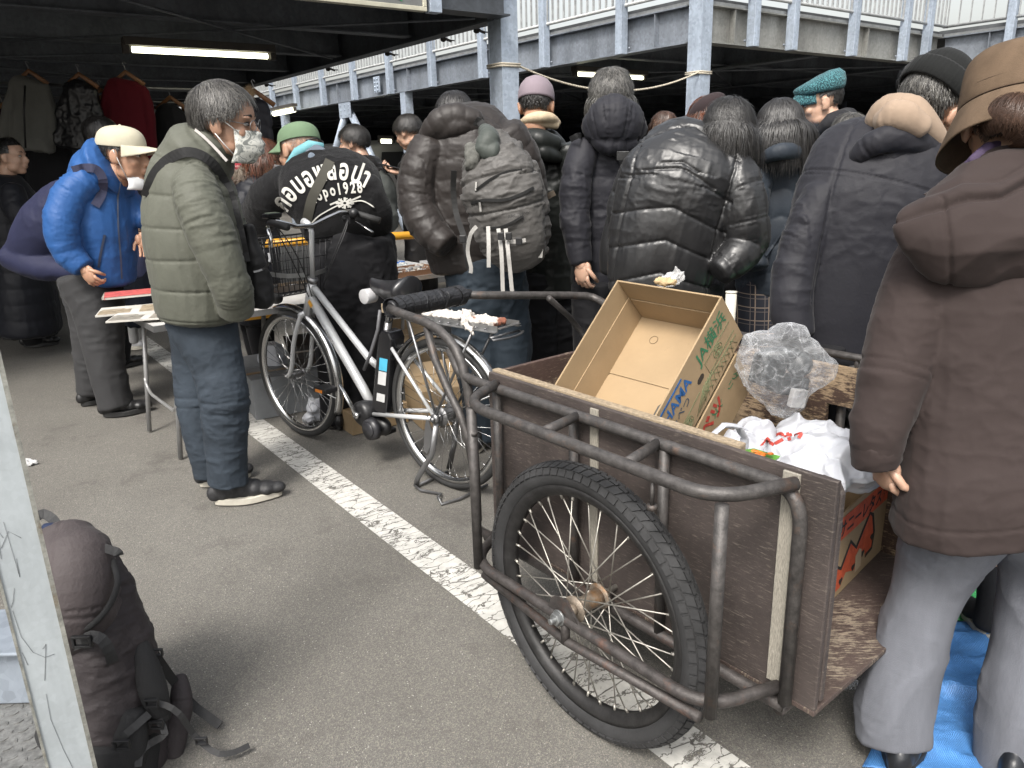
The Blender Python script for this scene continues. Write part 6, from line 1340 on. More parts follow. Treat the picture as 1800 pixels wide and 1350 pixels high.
# ---- large black coat, beige hood, black beanie
def p_black():
    y=2.2
    t,j,hd,b=build_person('person in large plain black coat over a beige hood, with black ribbed beanie',1520,y,
      [(1482,615,y,108),(1486,570,y,112),(1498,510,y,118),(1515,430,y,124),(1532,360,y,124),(1552,305,2.22,112),(1575,268,2.25,88),(1592,245,2.28,62)],
      [[(1448,345,2.2,36),(1420,400,2.18,38),(1398,470,2.15,37),(1392,540,2.12,35),(1402,590,2.1,30)],[(1640,300,2.25,46),(1668,350,2.25,46),(1680,430,2.25,44),(1670,520,2.25,40)]],
      [[(1450,600,2.2,66),(1452,800,2.2,52),(1455,1050,2.2,42)],[(1540,600,2.25,66),(1545,800,2.25,52),(1548,1050,2.25,42)]],(1634,190,2.24,156,-50,-36,18),fabric('plain_black_poplin',(.020,.020,.026),.6,.3),[wrink(.009,3.5,-.3),wrink(.012,8,1.8,ids=[1,2]),wrink(.003,18,.2),seam([.47],.005,.003,ids=[0]),vseam([-.12],.005,.004)],BP,sk=SKR,vox=.0052,yaw=-18,ratio=.6,eyes=False)
    hair(t,hd,[HDG,HG],3000,6,.025,(0,-.2,.95),.7,.004,.4,-.8,1.0,.0022,.10,mixw=.5,zmax=.35)
    beanie(t,hd,fabric('black_rib_knit',(.012,.013,.013),.9,.3,bs=250),rib=.035,nr=52,fold=True,zlo=.022,slouch=.015)
    sculpt('beige_hood',[C([(1528,245,2.24,14),(1548,206,2.2,24),(1576,192,2.16,26),(1608,208,2.14,26),(1640,236,2.14,20),(1664,266,2.16,12)],-18,1.0),C([(1552,212,2.16,18),(1582,204,2.1,24),(1622,226,2.09,20)],-18,.8)],fabric('beige_jersey',(.36,.27,.20),.9,.3,bs=60),t,.0045,[wrink(.016,4,-.5),wrink(.003,14)],smooth=4)
    sculpt('stand_collar',[C([(1488,304,2.2,12),(1512,268,2.15,18),(1555,244,2.11,22),(1605,248,2.11,22),(1650,272,2.15,19),(1692,306,2.2,12)],-18,.8),C([(1500,312,2.2,14),(1556,280,2.14,22),(1620,284,2.14,22),(1680,316,2.2,14)],-18,.9)],fabric('plain_black_poplin'),t,.0045,[wrink(.011,5,-.4),wrink(.004,14),seam([.1],.003,.004)],smooth=2)
p_black()
# ---- woman in the brown hooded coat, nearest on the right
def w_brown():
    y=1.5
    t=person('person in brown hooded coat, brown bucket hat and grey flared trousers beside the cart',1780,y)
    tor=[C([(1792,872,1.45,218),(1790,840,1.45,214),(1785,780,1.47,204),(1782,660,1.5,196),(1780,560,1.52,192),(1782,460,1.54,184),(1788,390,1.56,160),(1795,340,1.58,118),(1800,300,1.6,80)],12,.62,cap=(.08,.3))]
    arm=[C([(1662,420,1.55,62),(1622,500,1.52,64),(1592,590,1.49,62),(1566,680,1.46,56),(1546,750,1.44,48),(1540,790,1.44,42)],cap=(.6,.2)),C([(1900,420,1.6,60),(1940,560,1.55,58),(1950,700,1.5,50)],cap=(.6,.2))]
    BC=fabric('brown_poplin',(.047,.035,.033),.8,.3,bst=.06,spec=.25)
    j=sculpt('coat',tor+arm,BC,t,.0048,[wrink(.010,3,-.3,ids=[0]),wrink(.004,9,.2,ids=[0]),wrink(.012,5,1.3,ids=[1,2]),wrink(.005,12,.8,ids=[1,2]),wrink(.002,20,.2),seam([.05],.003,.003,ids=[0]),seam([.28,.30],.003,.003,ids=[1])],smooth=2)
    cuff=[C([(1541,775,1.44,44),(1540,800,1.44,42),(1541,815,1.44,38)],cap=(.1,.1))]; sculpt('cuff',cuff,BC,t,.0045,[wrink(.006,14,.4)])
    # hood lying on the back
    m=MB(); rs=[]
    def hp(px,py,y_): return P(px,py,y_)
    outl=[(1566,392),(1590,432),(1622,470),(1668,497),(1720,508),(1775,500),(1830,490),(1890,470)]
    topl=[(1618,350),(1655,318),(1690,296),(1720,282),(1750,272),(1790,266),(1840,270),(1880,290)]
    ou=cr([[a,b_,0] for a,b_ in outl],14); tp=cr([[a,b_,0] for a,b_ in topl],14); n=48
    oi=np.stack([np.interp(np.linspace(0,1,n),np.linspace(0,1,len(ou)),ou[:,k]) for k in (0,1)],1); ti=np.stack([np.interp(np.linspace(0,1,n),np.linspace(0,1,len(tp)),tp[:,k]) for k in (0,1)],1)
    NV_=40; gf=[];gb=[]
    for i in range(NV_):
        q=i/(NV_-1); rf=[];rb=[]
        for k in range(n):
            x=ti[k]*(1-q)+oi[k]*q; u=k/(n-1); bul=.075*math.sin(math.pi*min(1,q*.98+.02))**.7*(math.sin(math.pi*min(1,u*.75+.05))**.5)
            d0=1.45-.05*math.sin(math.pi*u*.6)+.07*(1-q); rf.append(P(x[0],x[1],d0-bul)); rb.append(P(x[0],x[1],d0+.03))
        gf.append(rf); gb.append(rb)
    m.sheet(gf); m.sheet([r_[::-1] for r_ in gb])
    m.f+= []; 
    V=m.arr(); 
    # close the rim
    nn_=n*NV_; idx=lambda i,k:i*n+k; idb=lambda i,k:nn_+i*n+(n-1-k)
    for k in range(n-1): m.f.append((idx(0,k),idx(0,k+1),idb(0,k+1),idb(0,k))); m.f.append((idx(NV_-1,k+1),idx(NV_-1,k),idb(NV_-1,k),idb(NV_-1,k+1)))
    for i in range(NV_-1): m.f.append((idx(i+1,0),idx(i,0),idb(i,0),idb(i+1,0))); m.f.append((idx(i,n-1),idx(i+1,n-1),idb(i+1,n-1),idb(i,n-1)))
    v,nn,fs,e=remesh(V,m.f,.0045,3)
    pr=np.array([[*(R.T@(q-CAM))] for q in v]); px=CX+FP*pr[:,0]/-pr[:,2]; py=CY-FP*pr[:,1]/-pr[:,2]
    d=(ridge(v*5+.3*np.stack([fbm(v*6)]*3,1))**1.5-.35)*.020+(ridge(v*15)**2-.3)*.004
    # stitched channel along the hood opening and down its middle
    ey=np.interp(px,[1566,1640,1700,1760,1800,1860],[392,372,352,345,322,300]); d-= .010*np.exp(-((py-ey)/5)**2); d+=.006*np.exp(-((py-ey+14)/10)**2); d-=.004*np.exp(-((py-ey+30)/4)**2)
    ex=np.interp(py,[330,360,420,508],[1648,1660,1668,1672]); d-=.006*np.exp(-((px-ex)/4)**2)*(py>352)
    v=v+nn*d[:,None]; mkobj('hood',v,fs,BC,t)
    sculpt('collar',[C([(1690,318,1.56,26),(1740,296,1.52,34),(1800,292,1.5,36),(1860,300,1.52,30)],12,.8)],BC,t,.006,[wrink(.012,8)])
    TG=M('grey_chambray',(.135,.142,.165),.85,var=.12,vs=30,bs=420,bst=.5,bd=.002,st=(1,1,.25))
    l1=C([(1690,905,1.5,86),(1655,965,1.5,74),(1624,1050,1.5,57),(1596,1150,1.49,56),(1578,1240,1.47,58),(1574,1292,1.46,59)],cap=(.1,.03)); l2=C([(1830,910,1.5,100),(1834,980,1.5,72),(1826,1060,1.49,64),(1816,1150,1.47,65),(1804,1250,1.44,72),(1798,1360,1.42,76)],cap=(.1,.03))
    sculpt('trousers',[l1,l2],TG,t,.0055,[wrink(.022,3,-.6),wrink(.008,5,.5),seam([.66],.003,.004)],smooth=2)
    hd=Head(1782,212,1.6,222,-18,-14,0)
    def ex(b): hand(b,P(1551,800,1.45),V3(.22,.1,-1),V3(.9,.2,-.1),.86,1.25,1,.05)
    b=finish(t,tor+arm+[l1,l2],.0055,hd,sk=SKP,core=.6,extra=ex,eyes=False); neck(hd,b,SKP)
    hair(t,hd,[HBR,HB],2500,8,.05,(0,-.9,.3),.4,.004,.4,-.9,1.0,.0022,.05,mixw=.3,zmax=.05)
    # hair gathered low behind the neck
    hair(t,Head(1786,232,1.50,128,0,-10,-25),[M('glossless_brown_hair',(.045,.026,.018),.7,var=.4,vs=40,bst=.2,spec=.2),HBR],4200,9,.10,(.75,-.1,.65),.35,.006,2,-.97,1.0,.0016,.07,frontz=2,mixw=.5,name='gathered_hair')
    HT=M('brown_twill_hat',(.125,.087,.058),.92,spec=.15,var=.25,vs=14,bs=380,bst=.5,bd=.0015)
    m=MB(); m.rings(dome(hd,[(.018,.094,.112,0,-.012),(.03,.0935,.111,0,-.010),(.05,.092,.109,0,-.006),(.085,.088,.104),(.105,.083,.098),(.118,.072,.085),(.126,.045,.055),(.128,.01,.012)],64,lambda a,z:1+.006*math.sin(7*a+z*60)),cap=False); ht=m.build('bucket_hat',HT,t,solid=.004,sub=1)
    m=MB(); m.rings(dome(hd,[(.018,.095,.113,0,-.012),(.0,.102,.122,0,-.016),(-.02,.110,.130,0,-.022),(-.058,.124,.146,0,-.028)],96,lambda a,z:1+.02*math.sin(5*a+1)*max(0,(.02-z)*18)),cap=False); m.build('brim',HT,ht,solid=.005,sub=1)
    for z,r_ in ((.02,1.006),(.048,1.004)):
        m=MB(); rr_=dome(hd,[(z,np.interp(z,[-.045,-.02,0,.018,.05,.1],[.132,.116,.102,.095,.0925,.086])*r_,np.interp(z,[-.045,-.02,0,.018,.05,.1],[.156,.138,.122,.113,.1095,.101])*r_,0,np.interp(z,[-.045,.018,.085],[-.026,-.012,0]))],96)[0]; m.tube(rr_,.0009,5,closed=True); m.build('hat_stitching',M('stitch_brown',(.06,.035,.02),.9),ht)
    sculpt('purple_scarf',[C([(1694,300,1.55,7),(1712,282,1.53,10),(1738,264,1.53,11),(1780,250,1.56,9)],0,1)],M('purple_scarf',(.07,.045,.10),.8),t,.004,[wrink(.006,16)])
    m=MB(); m.ell(P(1818,835,1.36),(.05,.03,.055)); m.build('side_bag',fabric('black_bag_nylon'),t)
    shoe(t,P(1583,1318,1.40)*V3(1,1,0),P(1592,1300,1.62)*V3(1,1,0),.085,.052,M('navy_black_boot',(.012,.014,.018),.4),solec=(.02,.02,.02),name='boot'); shoe(t,P(1775,1370,1.36)*V3(1,1,0),P(1785,1350,1.58)*V3(1,1,0),.085,.052,M('navy_black_boot'),solec=(.02,.02,.02),name='boot')
w_brown()
# ---- person whose slip-on shoe shows between the grey trouser legs
def p_shoe():
    y=2.0; t=person('person in black whose slip on shoe shows on the blue tarpaulin behind the brown coat',1760,y)
    tor=C([(1765,640,2.1,80),(1765,500,2.1,90),(1768,380,2.1,80),(1770,320,2.1,50)],0,.7); l1=C([(1750,640,2.1,50),(1748,840,2.05,36),(1744,960,2.0,26)]); l2=C([(1800,640,2.2,50),(1800,1000,2.2,26)])
    sculpt('jacket',[tor],fabric('matt_black_down'),t,.012,[wrink(.01,8)])
    hd=Head(1770,250,2.2,140,0,-20); sculpt('trousers',[l1,l2],BP,t,.01,[wrink(.01,8)]); b=finish(t,[tor,l1],.009,hd,sk=SKP,eyes=False); hair(t,hd,[HB],400,2)
    m=MB(); m.tube([P(1738,955,1.95),P(1742,990,1.95)],.04,16); m.build('bare_shin',SKP,b)
    sculpt('sock',[C([(1742,985,1.95,24),(1744,1050,1.93,24),(1738,1095,1.92,26)])],M('black_sock',(.012,.012,.013),.9),t,.007)
    shoe(t,G(1758,1148)+V3(.05,-.06,0),G(1688,1078),.07,.052,M('slip_on_black',(.018,.018,.018),.8,bs=200),solec=(.45,.43,.38),name='slip_on_shoe')
p_shoe()
# ---------------------------------------------------------------- things around
def crumple(name,label,cat,mb,mat,vox=.006,amp=.02,sc_=12,par=None,sm=2,group=None,squash=None,amp2=.006):
    v,nn,fs,e=remesh(mb.arr(),mb.f,vox,sm); w_=v+.03*np.stack([fbm(v*8+k*5) for k in range(3)],1); d=(ridge(w_*sc_,2)**2-.3)*amp+(ridge(w_*sc_*2.7+7,2)**2-.3)*amp2
    v=v+nn*d[:,None]
    if squash: v=squash(v)
    o=mkobj(name,v,fs,mat,par); 
    if label: tag(o,label,cat,group)
    return o
# ---- foreground post and steel step at the lower left
pq0,pq1=P(81,1350,1.25),P(171,1350,1.25); _vd=nrm((pq1-CAM)*V3(1,1,0)); pd=nrm(V3(_vd[1],-_vd[0],0)+_vd*.03); pw=np.dot(pq1-pq0,pd)/.985
GP=m_galv('galvanised_post_near',(.40,.435,.455),.5,.25,90,.35)
tp_=thing('steel_post','scratched galvanised square steel post nearest the camera at the lower left','post',pq0*V3(1,1,0)+pd*pw/2)
m=MB(); dn=np.cross(Z,pd); ll=.004
m.obox(pq0*V3(1,1,0),pd*pw,dn*pw,Z*2.3); m.build('post_shaft',GP,tp_,bev=.004)
m=MB(); m.obox(pq0*V3(1,1,0)+pd*(pw-.007)-dn*.003,pd*.008,dn*.003,Z*2.3); m.obox(pq0*V3(1,1,0)-dn*.003-pd*.0,pd*.005,dn*.003,Z*2.3); m.build('corner_lip',m_rust('lip_rust',(.2,.2,.18),(.15,.12,.08),.55,.3,.6),tp_)
m=MB(); rr=random.Random(8)
def scr(pts): m.tube([pq0*V3(1,1,0)+pd*x*pw-dn*.0008+Z*z for x,z in pts],.0004,4)
scr([(.35,.42),(.32,.36),(.42,.28),(.55,.21),(.72,.17),(.85,.13)]); scr([(.12,.62),(.16,.56),(.3,.52),(.5,.5),(.7,.5)]); scr([(.55,.12),(.62,.06),(.6,.0)]); scr([(.2,.75),(.4,.78),(.6,.76)])
for k in range(6): x,z=rr.random()*.8+.1,rr.random()*.8; scr([(x,z),(x+rr.uniform(-.1,.1),z+rr.uniform(-.05,.05)),(x+rr.uniform(-.15,.15),z+rr.uniform(-.08,.08))])
m.build('scratch',M('dark_scratch',(.16,.17,.175),.7),tp_)
st_=thing('steel_step','worn chequer plate steel step behind the near post','step',P(20,1350,1.4)*V3(1,1,0))
sx=P(70,1350,1.45); m=MB(); s0=V3(sx[0]-.75,1.12,.10); m.obox(s0,V3(.80,0,0),V3(0,.62,0),V3(0,0,.012)); 
rr=random.Random(2)
for i in range(26):
    for jn in range(20):
        c=s0+V3(.015+.03*i,.015+.03*jn,.012); dd=nrm(V3(1,1 if (i+jn)%2 else -1,0)); ss=V3(-dd[1],dd[0],0)
        m.prism([c-dd*.011,c-ss*.0035,c+dd*.011,c+ss*.0035],Z*.002)
m.build('chequer_plate',m_rust('worn_chequer',(.15,.15,.145),(.17,.14,.11),.6,.5,.5),st_)
m=MB(); m.obox(s0+V3(.01,.01,-.096),V3(.78,0,0),V3(0,.6,0),V3(0,0,.095)); m.build('step_base',GALD,st_)
m=MB(); m.obox(s0+V3(0,.50,.0145),V3(.74,0,0),V3(0,.11,0),V3(0,0,.16)); m.obox(s0+V3(0,.47,.176),V3(.79,0,0),V3(0,.2,0),V3(0,0,.01)); m.build('grey_box',m_galv('grey_box_steel',(.22,.25,.29),.5,.3),st_,bev=.004)
# ---- big backpack on the ground
def big_pack():
    t=thing('backpack','large brown black trekking backpack with trailing straps lying on the asphalt beside the near post','backpack',G(200,1340))
    BK=fabric('pack_brown_black',(.045,.038,.040),.62,.15,bs=140,bst=.3); PU=fabric('pack_lid_plum',(.078,.065,.066),.6,.2,bs=120,bst=.3); MESH=M('black_mesh',(.012,.012,.013),.85,bs=500,bst=.8)
    y=1.62
    body=C([(175,1352,1.55,105),(185,1290,1.56,104),(178,1220,1.58,102),(165,1140,1.6,98),(148,1070,1.63,88),(130,1010,1.66,74),(118,965,1.68,50)],-25,.72,cap=(.15,.7))
    pb=sculpt('pack_body',[body],BK,t,.0055,[wrink(.010,6,.3),wrink(.006,13,.8)],smooth=2,sq=.1)
    lid=C([(110,1100,1.57,70),(118,1050,1.56,88),(118,1000,1.58,82),(108,955,1.62,54)],-25,.8,cap=(.4,.7))
    ld=sculpt('lid',[lid],PU,t,.005,[wrink(.009,7,.2),vseam([-.02,.055],.004,.003),seam([.10],.004,.004)],smooth=2)
    sculpt('lid_edge',[C([(128,1112,1.5,6),(160,1100,1.48,6),(190,1068,1.5,6),(207,1025,1.53,6),(198,985,1.58,6)])],MESH,t,.004)
    sculpt('navy_roll',[C([(75,936,1.62,12),(100,932,1.6,13),(128,932,1.62,10)],0,1)],fabric('navy_nylon',(.02,.03,.07),.5,.1),t,.005,[wrink(.006,20)])
    sculpt('base_panel',[C([(160,1350,1.53,112),(170,1315,1.53,112),(176,1270,1.545,108)],-25,.72,cap=(.1,.1))],MESH,t,.007,[wrink(.008,9)])
    sculpt('side_pocket',[C([(215,1345,1.49,44),(222,1290,1.49,44),(226,1245,1.51,36)],-40,.6,cap=(.3,.3))],MESH,t,.006,[wrink(.012,9,-.3)])
    W=lambda n_,pts,w_,th=.004,mt=STR: vstrap(n_,pts,w_,th,mt,t)
    sculpt('back_padding',[C([(170,948,1.72,10),(205,1000,1.70,13),(228,1080,1.66,14),(250,1160,1.62,16),(270,1240,1.58,16),(280,1330,1.54,16)],0,1)],MESH,t,.006,[wrink(.005,16)])
    sculpt('shoulder_pad',[C([(235,1110,1.6,8),(252,1150,1.56,18),(268,1210,1.53,24),(285,1262,1.52,16)],0,1)],MESH,t,.005,[seam([.03,.22],.003,.003)])
    sculpt('hip_belt',[C([(316,1190,1.66,12),(318,1230,1.62,20),(308,1290,1.58,21),(306,1335,1.55,14)],0,.8)],BK,t,.005,[wrink(.005,14),seam([.06,.2],.003,.003)])
    W('grab_handle',[(66,908,1.64),(76,903,1.63),(92,912,1.62),(102,928,1.6),(106,944,1.6)],.022)
    W('trailing_strap',[(125,935,1.62),(150,948,1.6),(180,962,1.58),(205,970,1.56),(209,976,1.56)],.020); W('trailing_strap',[(272,1150,1.6),(300,1190,1.63),(335,1235,1.66),(362,1257,1.65),(387,1275,1.63)],.022)
    W('trailing_strap',[(270,1235,1.5),(292,1240,1.5),(315,1255,1.5),(340,1290,1.52),(362,1312,1.515),(385,1325,1.51),(412,1322,1.525),(438,1310,1.55)],.014,.003)
    W('trailing_strap',[(278,1265,1.5),(290,1290,1.48),(262,1308,1.47),(246,1325,1.45),(243,1348,1.43)],.016,.003)
    W('compression_strap',[(118,1140,1.5),(140,1130,1.47),(160,1118,1.455),(180,1125,1.45),(192,1145,1.45),(198,1164,1.455)],.024,.004)
    W('compression_strap',[(200,1310,1.44),(222,1290,1.44),(245,1270,1.46),(262,1255,1.48)],.018)
    m=MB()
    for px,py,yy,s_ in ((146,1126,1.45,1.2),(216,1307,1.42,1),(268,1234,1.49,.9),(355,1300,1.51,.8),(277,1145,1.58,.8),(276,1272,1.49,.9)):
        c=P(px,py,yy); m=MB()
        for q in (-1,1): m.box(c+V3(0,-.004,.010*q*s_),(.036*s_,.008,.005*s_))
        for q in (-1,1): m.box(c+V3(.016*q*s_,-.004,0),(.005*s_,.008,.02*s_))
        m.build('buckle',BLK,t,bev=.001)
big_pack()
# ---- tarpaulins
def tarp(name,label,cn,mat,z0,n=70):
    c=[np.array(q) for q in cn]; g=[]
    for i in range(n):
        u=i/(n-1); row=[]
        for k in range(n):
            v=k/(n-1); q=c[0]*(1-u)*(1-v)+c[1]*u*(1-v)+c[2]*u*v+c[3]*(1-u)*v; e=.012*math.sin(u*40)*(v<.02)+0; row.append(q)
        g.append(row)
    g=np.array(g); f=g.reshape(-1,3); h=(ridge(f*V3(5,5,0)+3,2)**2*.030+ridge(f*V3(14,14,0)+3,2)**2*.014+ridge(f*V3(34,34,0),1)**2*.002); f[:,2]=z0+h; m=MB(); m.sheet(f.reshape(n,n,3)); return tag(m.build(name,mat,None,solid=.0015),label,'tarpaulin')
def m_tarp(name,c):
    m,nt,b,tc,_=newmat(name); ob=tc.outputs['Object']; c=np.array(c)
    w_=nt.nodes.new('ShaderNodeTexWave'); w_.inputs['Scale'].default_value=70; w_.inputs['Distortion'].default_value=2; nt.links.new(ob,w_.inputs['Vector'])
    f=noise(nt,ob,11,6,.7); cc=ramp(nt,f,[(.3,tuple(c*.65)),(.52,tuple(c)),(.75,tuple(np.clip(c*1.6+.05,0,1)))])
    nt.links.new(mixc(nt,ramp(nt,w_.outputs['Fac'],[(.3,(.0,)*3),(.8,(.22,)*3)]),cc,tuple(np.clip(c*2+.06,0,1))),b.inputs['Base Color']); b.inputs['Roughness'].default_value=.42; bump(nt,b,w_.outputs['Fac'],.5,.003); return m
tarp('blue_tarpaulin','crinkled blue tarpaulin on the asphalt under the brown coat person',[G(1515,1352)*V3(1,1,0),G(1656,1108)*V3(1,1,0),G(1660,1100)+V3(1.4,.3,0),G(1515,1352)+V3(1.3,-.25,0)],m_tarp('blue_tarp_weave',(.05,.165,.39)),.006)
tarp('green_tarpaulin','bright green tarpaulin beyond the blue one, seen between the grey trouser legs',[G(1668,1105)+V3(0,.01,0),G(1700,975),G(1700,975)+V3(1.6,.6,0),G(1668,1105)+V3(1.6,.3,0)],m_tarp('green_tarp_weave',(.06,.42,.13)),.005)
# ---- plastic bags in the cart
def m_plastic(name,c,al,rough=.25,tr=.0):
    m,nt,b,tc,o=newmat(name); ob=tc.outputs['Object']; b.inputs['Base Color'].default_value=(*c,1); b.inputs['Roughness'].default_value=rough; b.inputs['Specular IOR Level'].default_value=.45
    if al<1:     # thin film: mostly see-through, white along creases and where seen edge-on
        v=nt.nodes.new('ShaderNodeTexVoronoi'); v.feature='DISTANCE_TO_EDGE'; v.inputs['Scale'].default_value=22
        dn=nt.nodes.new('ShaderNodeMix'); dn.data_type='VECTOR'; dn.inputs[0].default_value=.25; nt.links.new(ob,dn.inputs[4]); tn=nt.nodes.new('ShaderNodeTexNoise'); tn.inputs['Scale'].default_value=9; nt.links.new(ob,tn.inputs['Vector']); nt.links.new(tn.outputs['Color'],dn.inputs[5]); nt.links.new(dn.outputs[1],v.inputs['Vector'])
        cr_=ramp(nt,v.outputs['Distance'],[(.0,(.12,)*3),(.05,(0,)*3)]); n2=ramp(nt,noise(nt,ob,17,6,.75,None,1.5),[(.52,(0,)*3),(.72,(.22,)*3)])
        lw=nt.nodes.new('ShaderNodeLayerWeight'); lw.inputs[0].default_value=.3; fc=ramp(nt,lw.outputs['Facing'],[(0,(al*.6,)*3),(.85,(.42,)*3)])
        ad=nt.nodes.new('ShaderNodeMath'); ad.operation='ADD'; ad.use_clamp=True; nt.links.new(cr_,ad.inputs[0]); nt.links.new(n2,ad.inputs[1]); a2=nt.nodes.new('ShaderNodeMath'); a2.operation='ADD'; a2.use_clamp=True; nt.links.new(ad.outputs[0],a2.inputs[0]); nt.links.new(fc,a2.inputs[1])
        nt.links.new(a2.outputs[0],b.inputs['Alpha'])
    bump(nt,b,noise(nt,ob,40,5,.7),.25,.006); return m
CLR=m_plastic('clear_film',(.72,.74,.77),.10,.35); WHT=m_plastic('white_film',(.37,.38,.41),1,.38,.15)
cb=thing('clear_plastic_bag','clear crinkled plastic bag of dark odds and ends beside the tilted box','plastic bag',P(1372,720,1.93))
m=MB()
for px,py,r_ in ((1370,655,.098),(1350,640,.085),(1400,645,.085),(1378,690,.065),(1335,612,.045),(1385,605,.06),(1425,612,.03),(1440,622,.02),(1435,650,.05),(1322,605,.03)): m.ell(P(px,py,1.93),(r_,r_*.9,r_))
crumple('film',None,None,m,CLR,.004,.016,9,cb,3,amp2=.006)
m=MB()
m.box(P(1385,675,1.95),(.09,.06,.05),nrm_ax:=np.array([nrm(V3(1,.3,-.2)),nrm(V3(-.3,1,0)),nrm(V3(.2,.06,1))])); m.box(P(1350,650,1.95),(.07,.06,.08),nrm_ax); m.ell(P(1405,640,1.95),.035); m.ell(P(1370,622,1.95),(.06,.03,.02)); m.build('dark_contents',M('dark_contents',(.03,.033,.035),.5,var=.7,vs=25),cb,bev=.004)
m=MB(); m.box(P(1402,700,1.89),(.045,.02,.05),nrm_ax); m.build('pale_packet',M('pale_packet',(.4,.4,.4),.4),cb,bev=.003)
wb=thing('white_plastic_bag','large white carrier bag with red print bulging out of the lettuce box','plastic bag',P(1430,830,1.6),'white carrier bags')
m=MB()
for px,py,yy,r_ in ((1380,800,1.72,.07),(1430,800,1.68,.075),(1475,815,1.64,.07),(1420,830,1.62,.065),(1500,835,1.60,.05),(1350,815,1.72,.05),(1460,840,1.58,.05),(1440,775,1.8,.07),(1400,770,1.85,.06),(1495,790,1.75,.06)): m.ell(P(px,py,yy),(r_,r_,r_*.75))
wf=crumple('film',None,None,m,WHT,.0035,.036,9,wb,2,amp2=.007)
W_,F_=text('t','ABS',.06,P(1345,790,1.5),nrm(V3(1,.25,.25)),nrm(V3(-.2,.5,1)),None,None,off=.02,sub=.01)
wb2=thing('white_plastic_bag','smaller white carrier bag with its handle loop standing up beside the greens box','plastic bag',P(1280,790,1.75),'white carrier bags')
m=MB()
for px,py,yy,r_ in ((1262,800,1.66,.035),(1300,785,1.75,.05),(1325,765,1.82,.05),(1285,815,1.66,.045),(1330,800,1.74,.05)): m.ell(P(px,py,yy),(r_,r_,r_*.8))
crumple('film',None,None,m,WHT,.004,.026,12,wb2,2,amp2=.008)
m=MB(); m.tube([P(x,y_,yy) for x,y_,yy in ((1250,790,1.62),(1252,765,1.62),(1272,748,1.63),(1298,750,1.65),(1310,770,1.66),(1306,792,1.67))],[(.012,.006),(.014,.005),(.012,.006),(.014,.005),(.012,.006),(.012,.006)],10); v,nn,fs,e=remesh(m.arr(),m.f,.003,1); v=v+nn*((ridge(v*40)-.4)*.004)[:,None]; mkobj('handle_loop',v,fs,WHT,wb2)
# red print: strokes pressed on the film
m=MB()
for pts in ([(1338,785),(1352,770)],[(1345,772),(1360,782)],[(1355,770),(1372,762),(1378,768)],[(1362,780),(1376,772)],[(1380,768),(1392,763)],[(1384,760),(1388,774)],[(1396,766),(1408,762),(1404,770)]):
    a=np.array([P(x,y_,1.4) for x,y_,_ in cr([[x,y_,0] for x,y_ in pts],2.)]); a=proj(a,wf,a-CAM,.004); m.strap(a,[np.cross(nrm(a[min(i+1,len(a)-1)]-a[max(i-1,0)]),nrm(a[i]-CAM)) for i in range(len(a))],.008,.001)
m.build('red_print',INKR,wb)
m=MB(); q=[P(1290,793,1.55),P(1325,788,1.60),P(1372,802,1.58),P(1345,822,1.53)]; m.prism(q,V3(0,.01,-.01)); bk_=m.build('booklet',M('booklet_green',(.10,.26,.04),.35,var=.4,vs=30),None); tag(bk_,'small booklet with green and orange cover lying on the white bags','booklet')
m=MB(); c=sum(q)/4
for k in range(14):
    a=k*.9; m.ell(c+V3(.018*math.cos(a)*(k%4)/2,.010*math.sin(a)*(k%3),.004)-V3(0,0,0),(.008,.006,.003),nu=8,nv=6)
m.build('orange_picture',M('orange_picture',(.6,.16,.02),.4,var=.5,vs=80),bk_)
m=MB(); tb=P(1283,560,2.12); m.tube([tb-Z*.25,tb+Z*.075],[.0135,.0155],18); m.tube([tb+Z*.075,tb+Z*.079],[.0165,.0165],18); tag(m.build('white_tube',M('cream_plastic',(.55,.53,.46),.5),None),'cream white plastic tube standing upright behind the tilted cardboard box','tube')
m=MB()
for px,py,r_ in ((1180,492,.02),(1192,486,.022),(1168,496,.016)): m.ell(P(px,py,2.2),(r_,r_*.8,r_))
crumple('bubble_wrap','scrap of clear bubble wrap poking up behind the cardboard box rim','bubble wrap',m,m_plastic('bubble_film',(.8,.8,.8),.5,.2),.003,.02,40)
m=MB(); m.ell(P(1172,496,2.12),(.03,.015,.012)); m.ell(P(1158,494,2.12),(.014,.012,.010)); crumple('paper_scrap','small tan paper lump on the rim of the tilted box','paper',m,M('tan_paper',(.5,.36,.2),.8),.003,.006,40)
# ---- cloth knotted on the bicycle rack
m=MB()
for s,w_,r_ in ((.30,.0,.05),(.2,.02,.055),(.1,0,.055),(0.02,.01,.055),(-.08,0,.055),(-.17,0,.045)): m.ell(K(s,RKz+.012,w_),(r_,r_,.014),[BF_,BN,Z])
m.ell(K(-.05,RKz+.035,-.03),(.025,.02,.02)); m.tube([K(-.05,RKz+.03,-.04),K(-.08,RKz+.01,-.075),K(-.13,RKz-.03,-.08)],[.016,.014,.008],8)
mm,nt,bb,tc,_=newmat('patterned_cloth'); f=noise(nt,tc.outputs['Object'],6,3,.5); f2=noise(nt,tc.outputs['Object'],70,3,.6)
nt.links.new(mixc(nt,ramp(nt,f,[(.64,(0,)*3),(.66,(1,)*3)]),ramp(nt,f2,[(.45,(.52,.49,.45)),(.6,(.32,.30,.28))]),(.17,.06,.035)),bb.inputs['Base Color']); bb.inputs['Roughness'].default_value=.9
crumple('cloth','pale patterned cloth knotted over the rear rack of the bicycle','cloth',m,mm,.004,.014,26,amp2=.005)
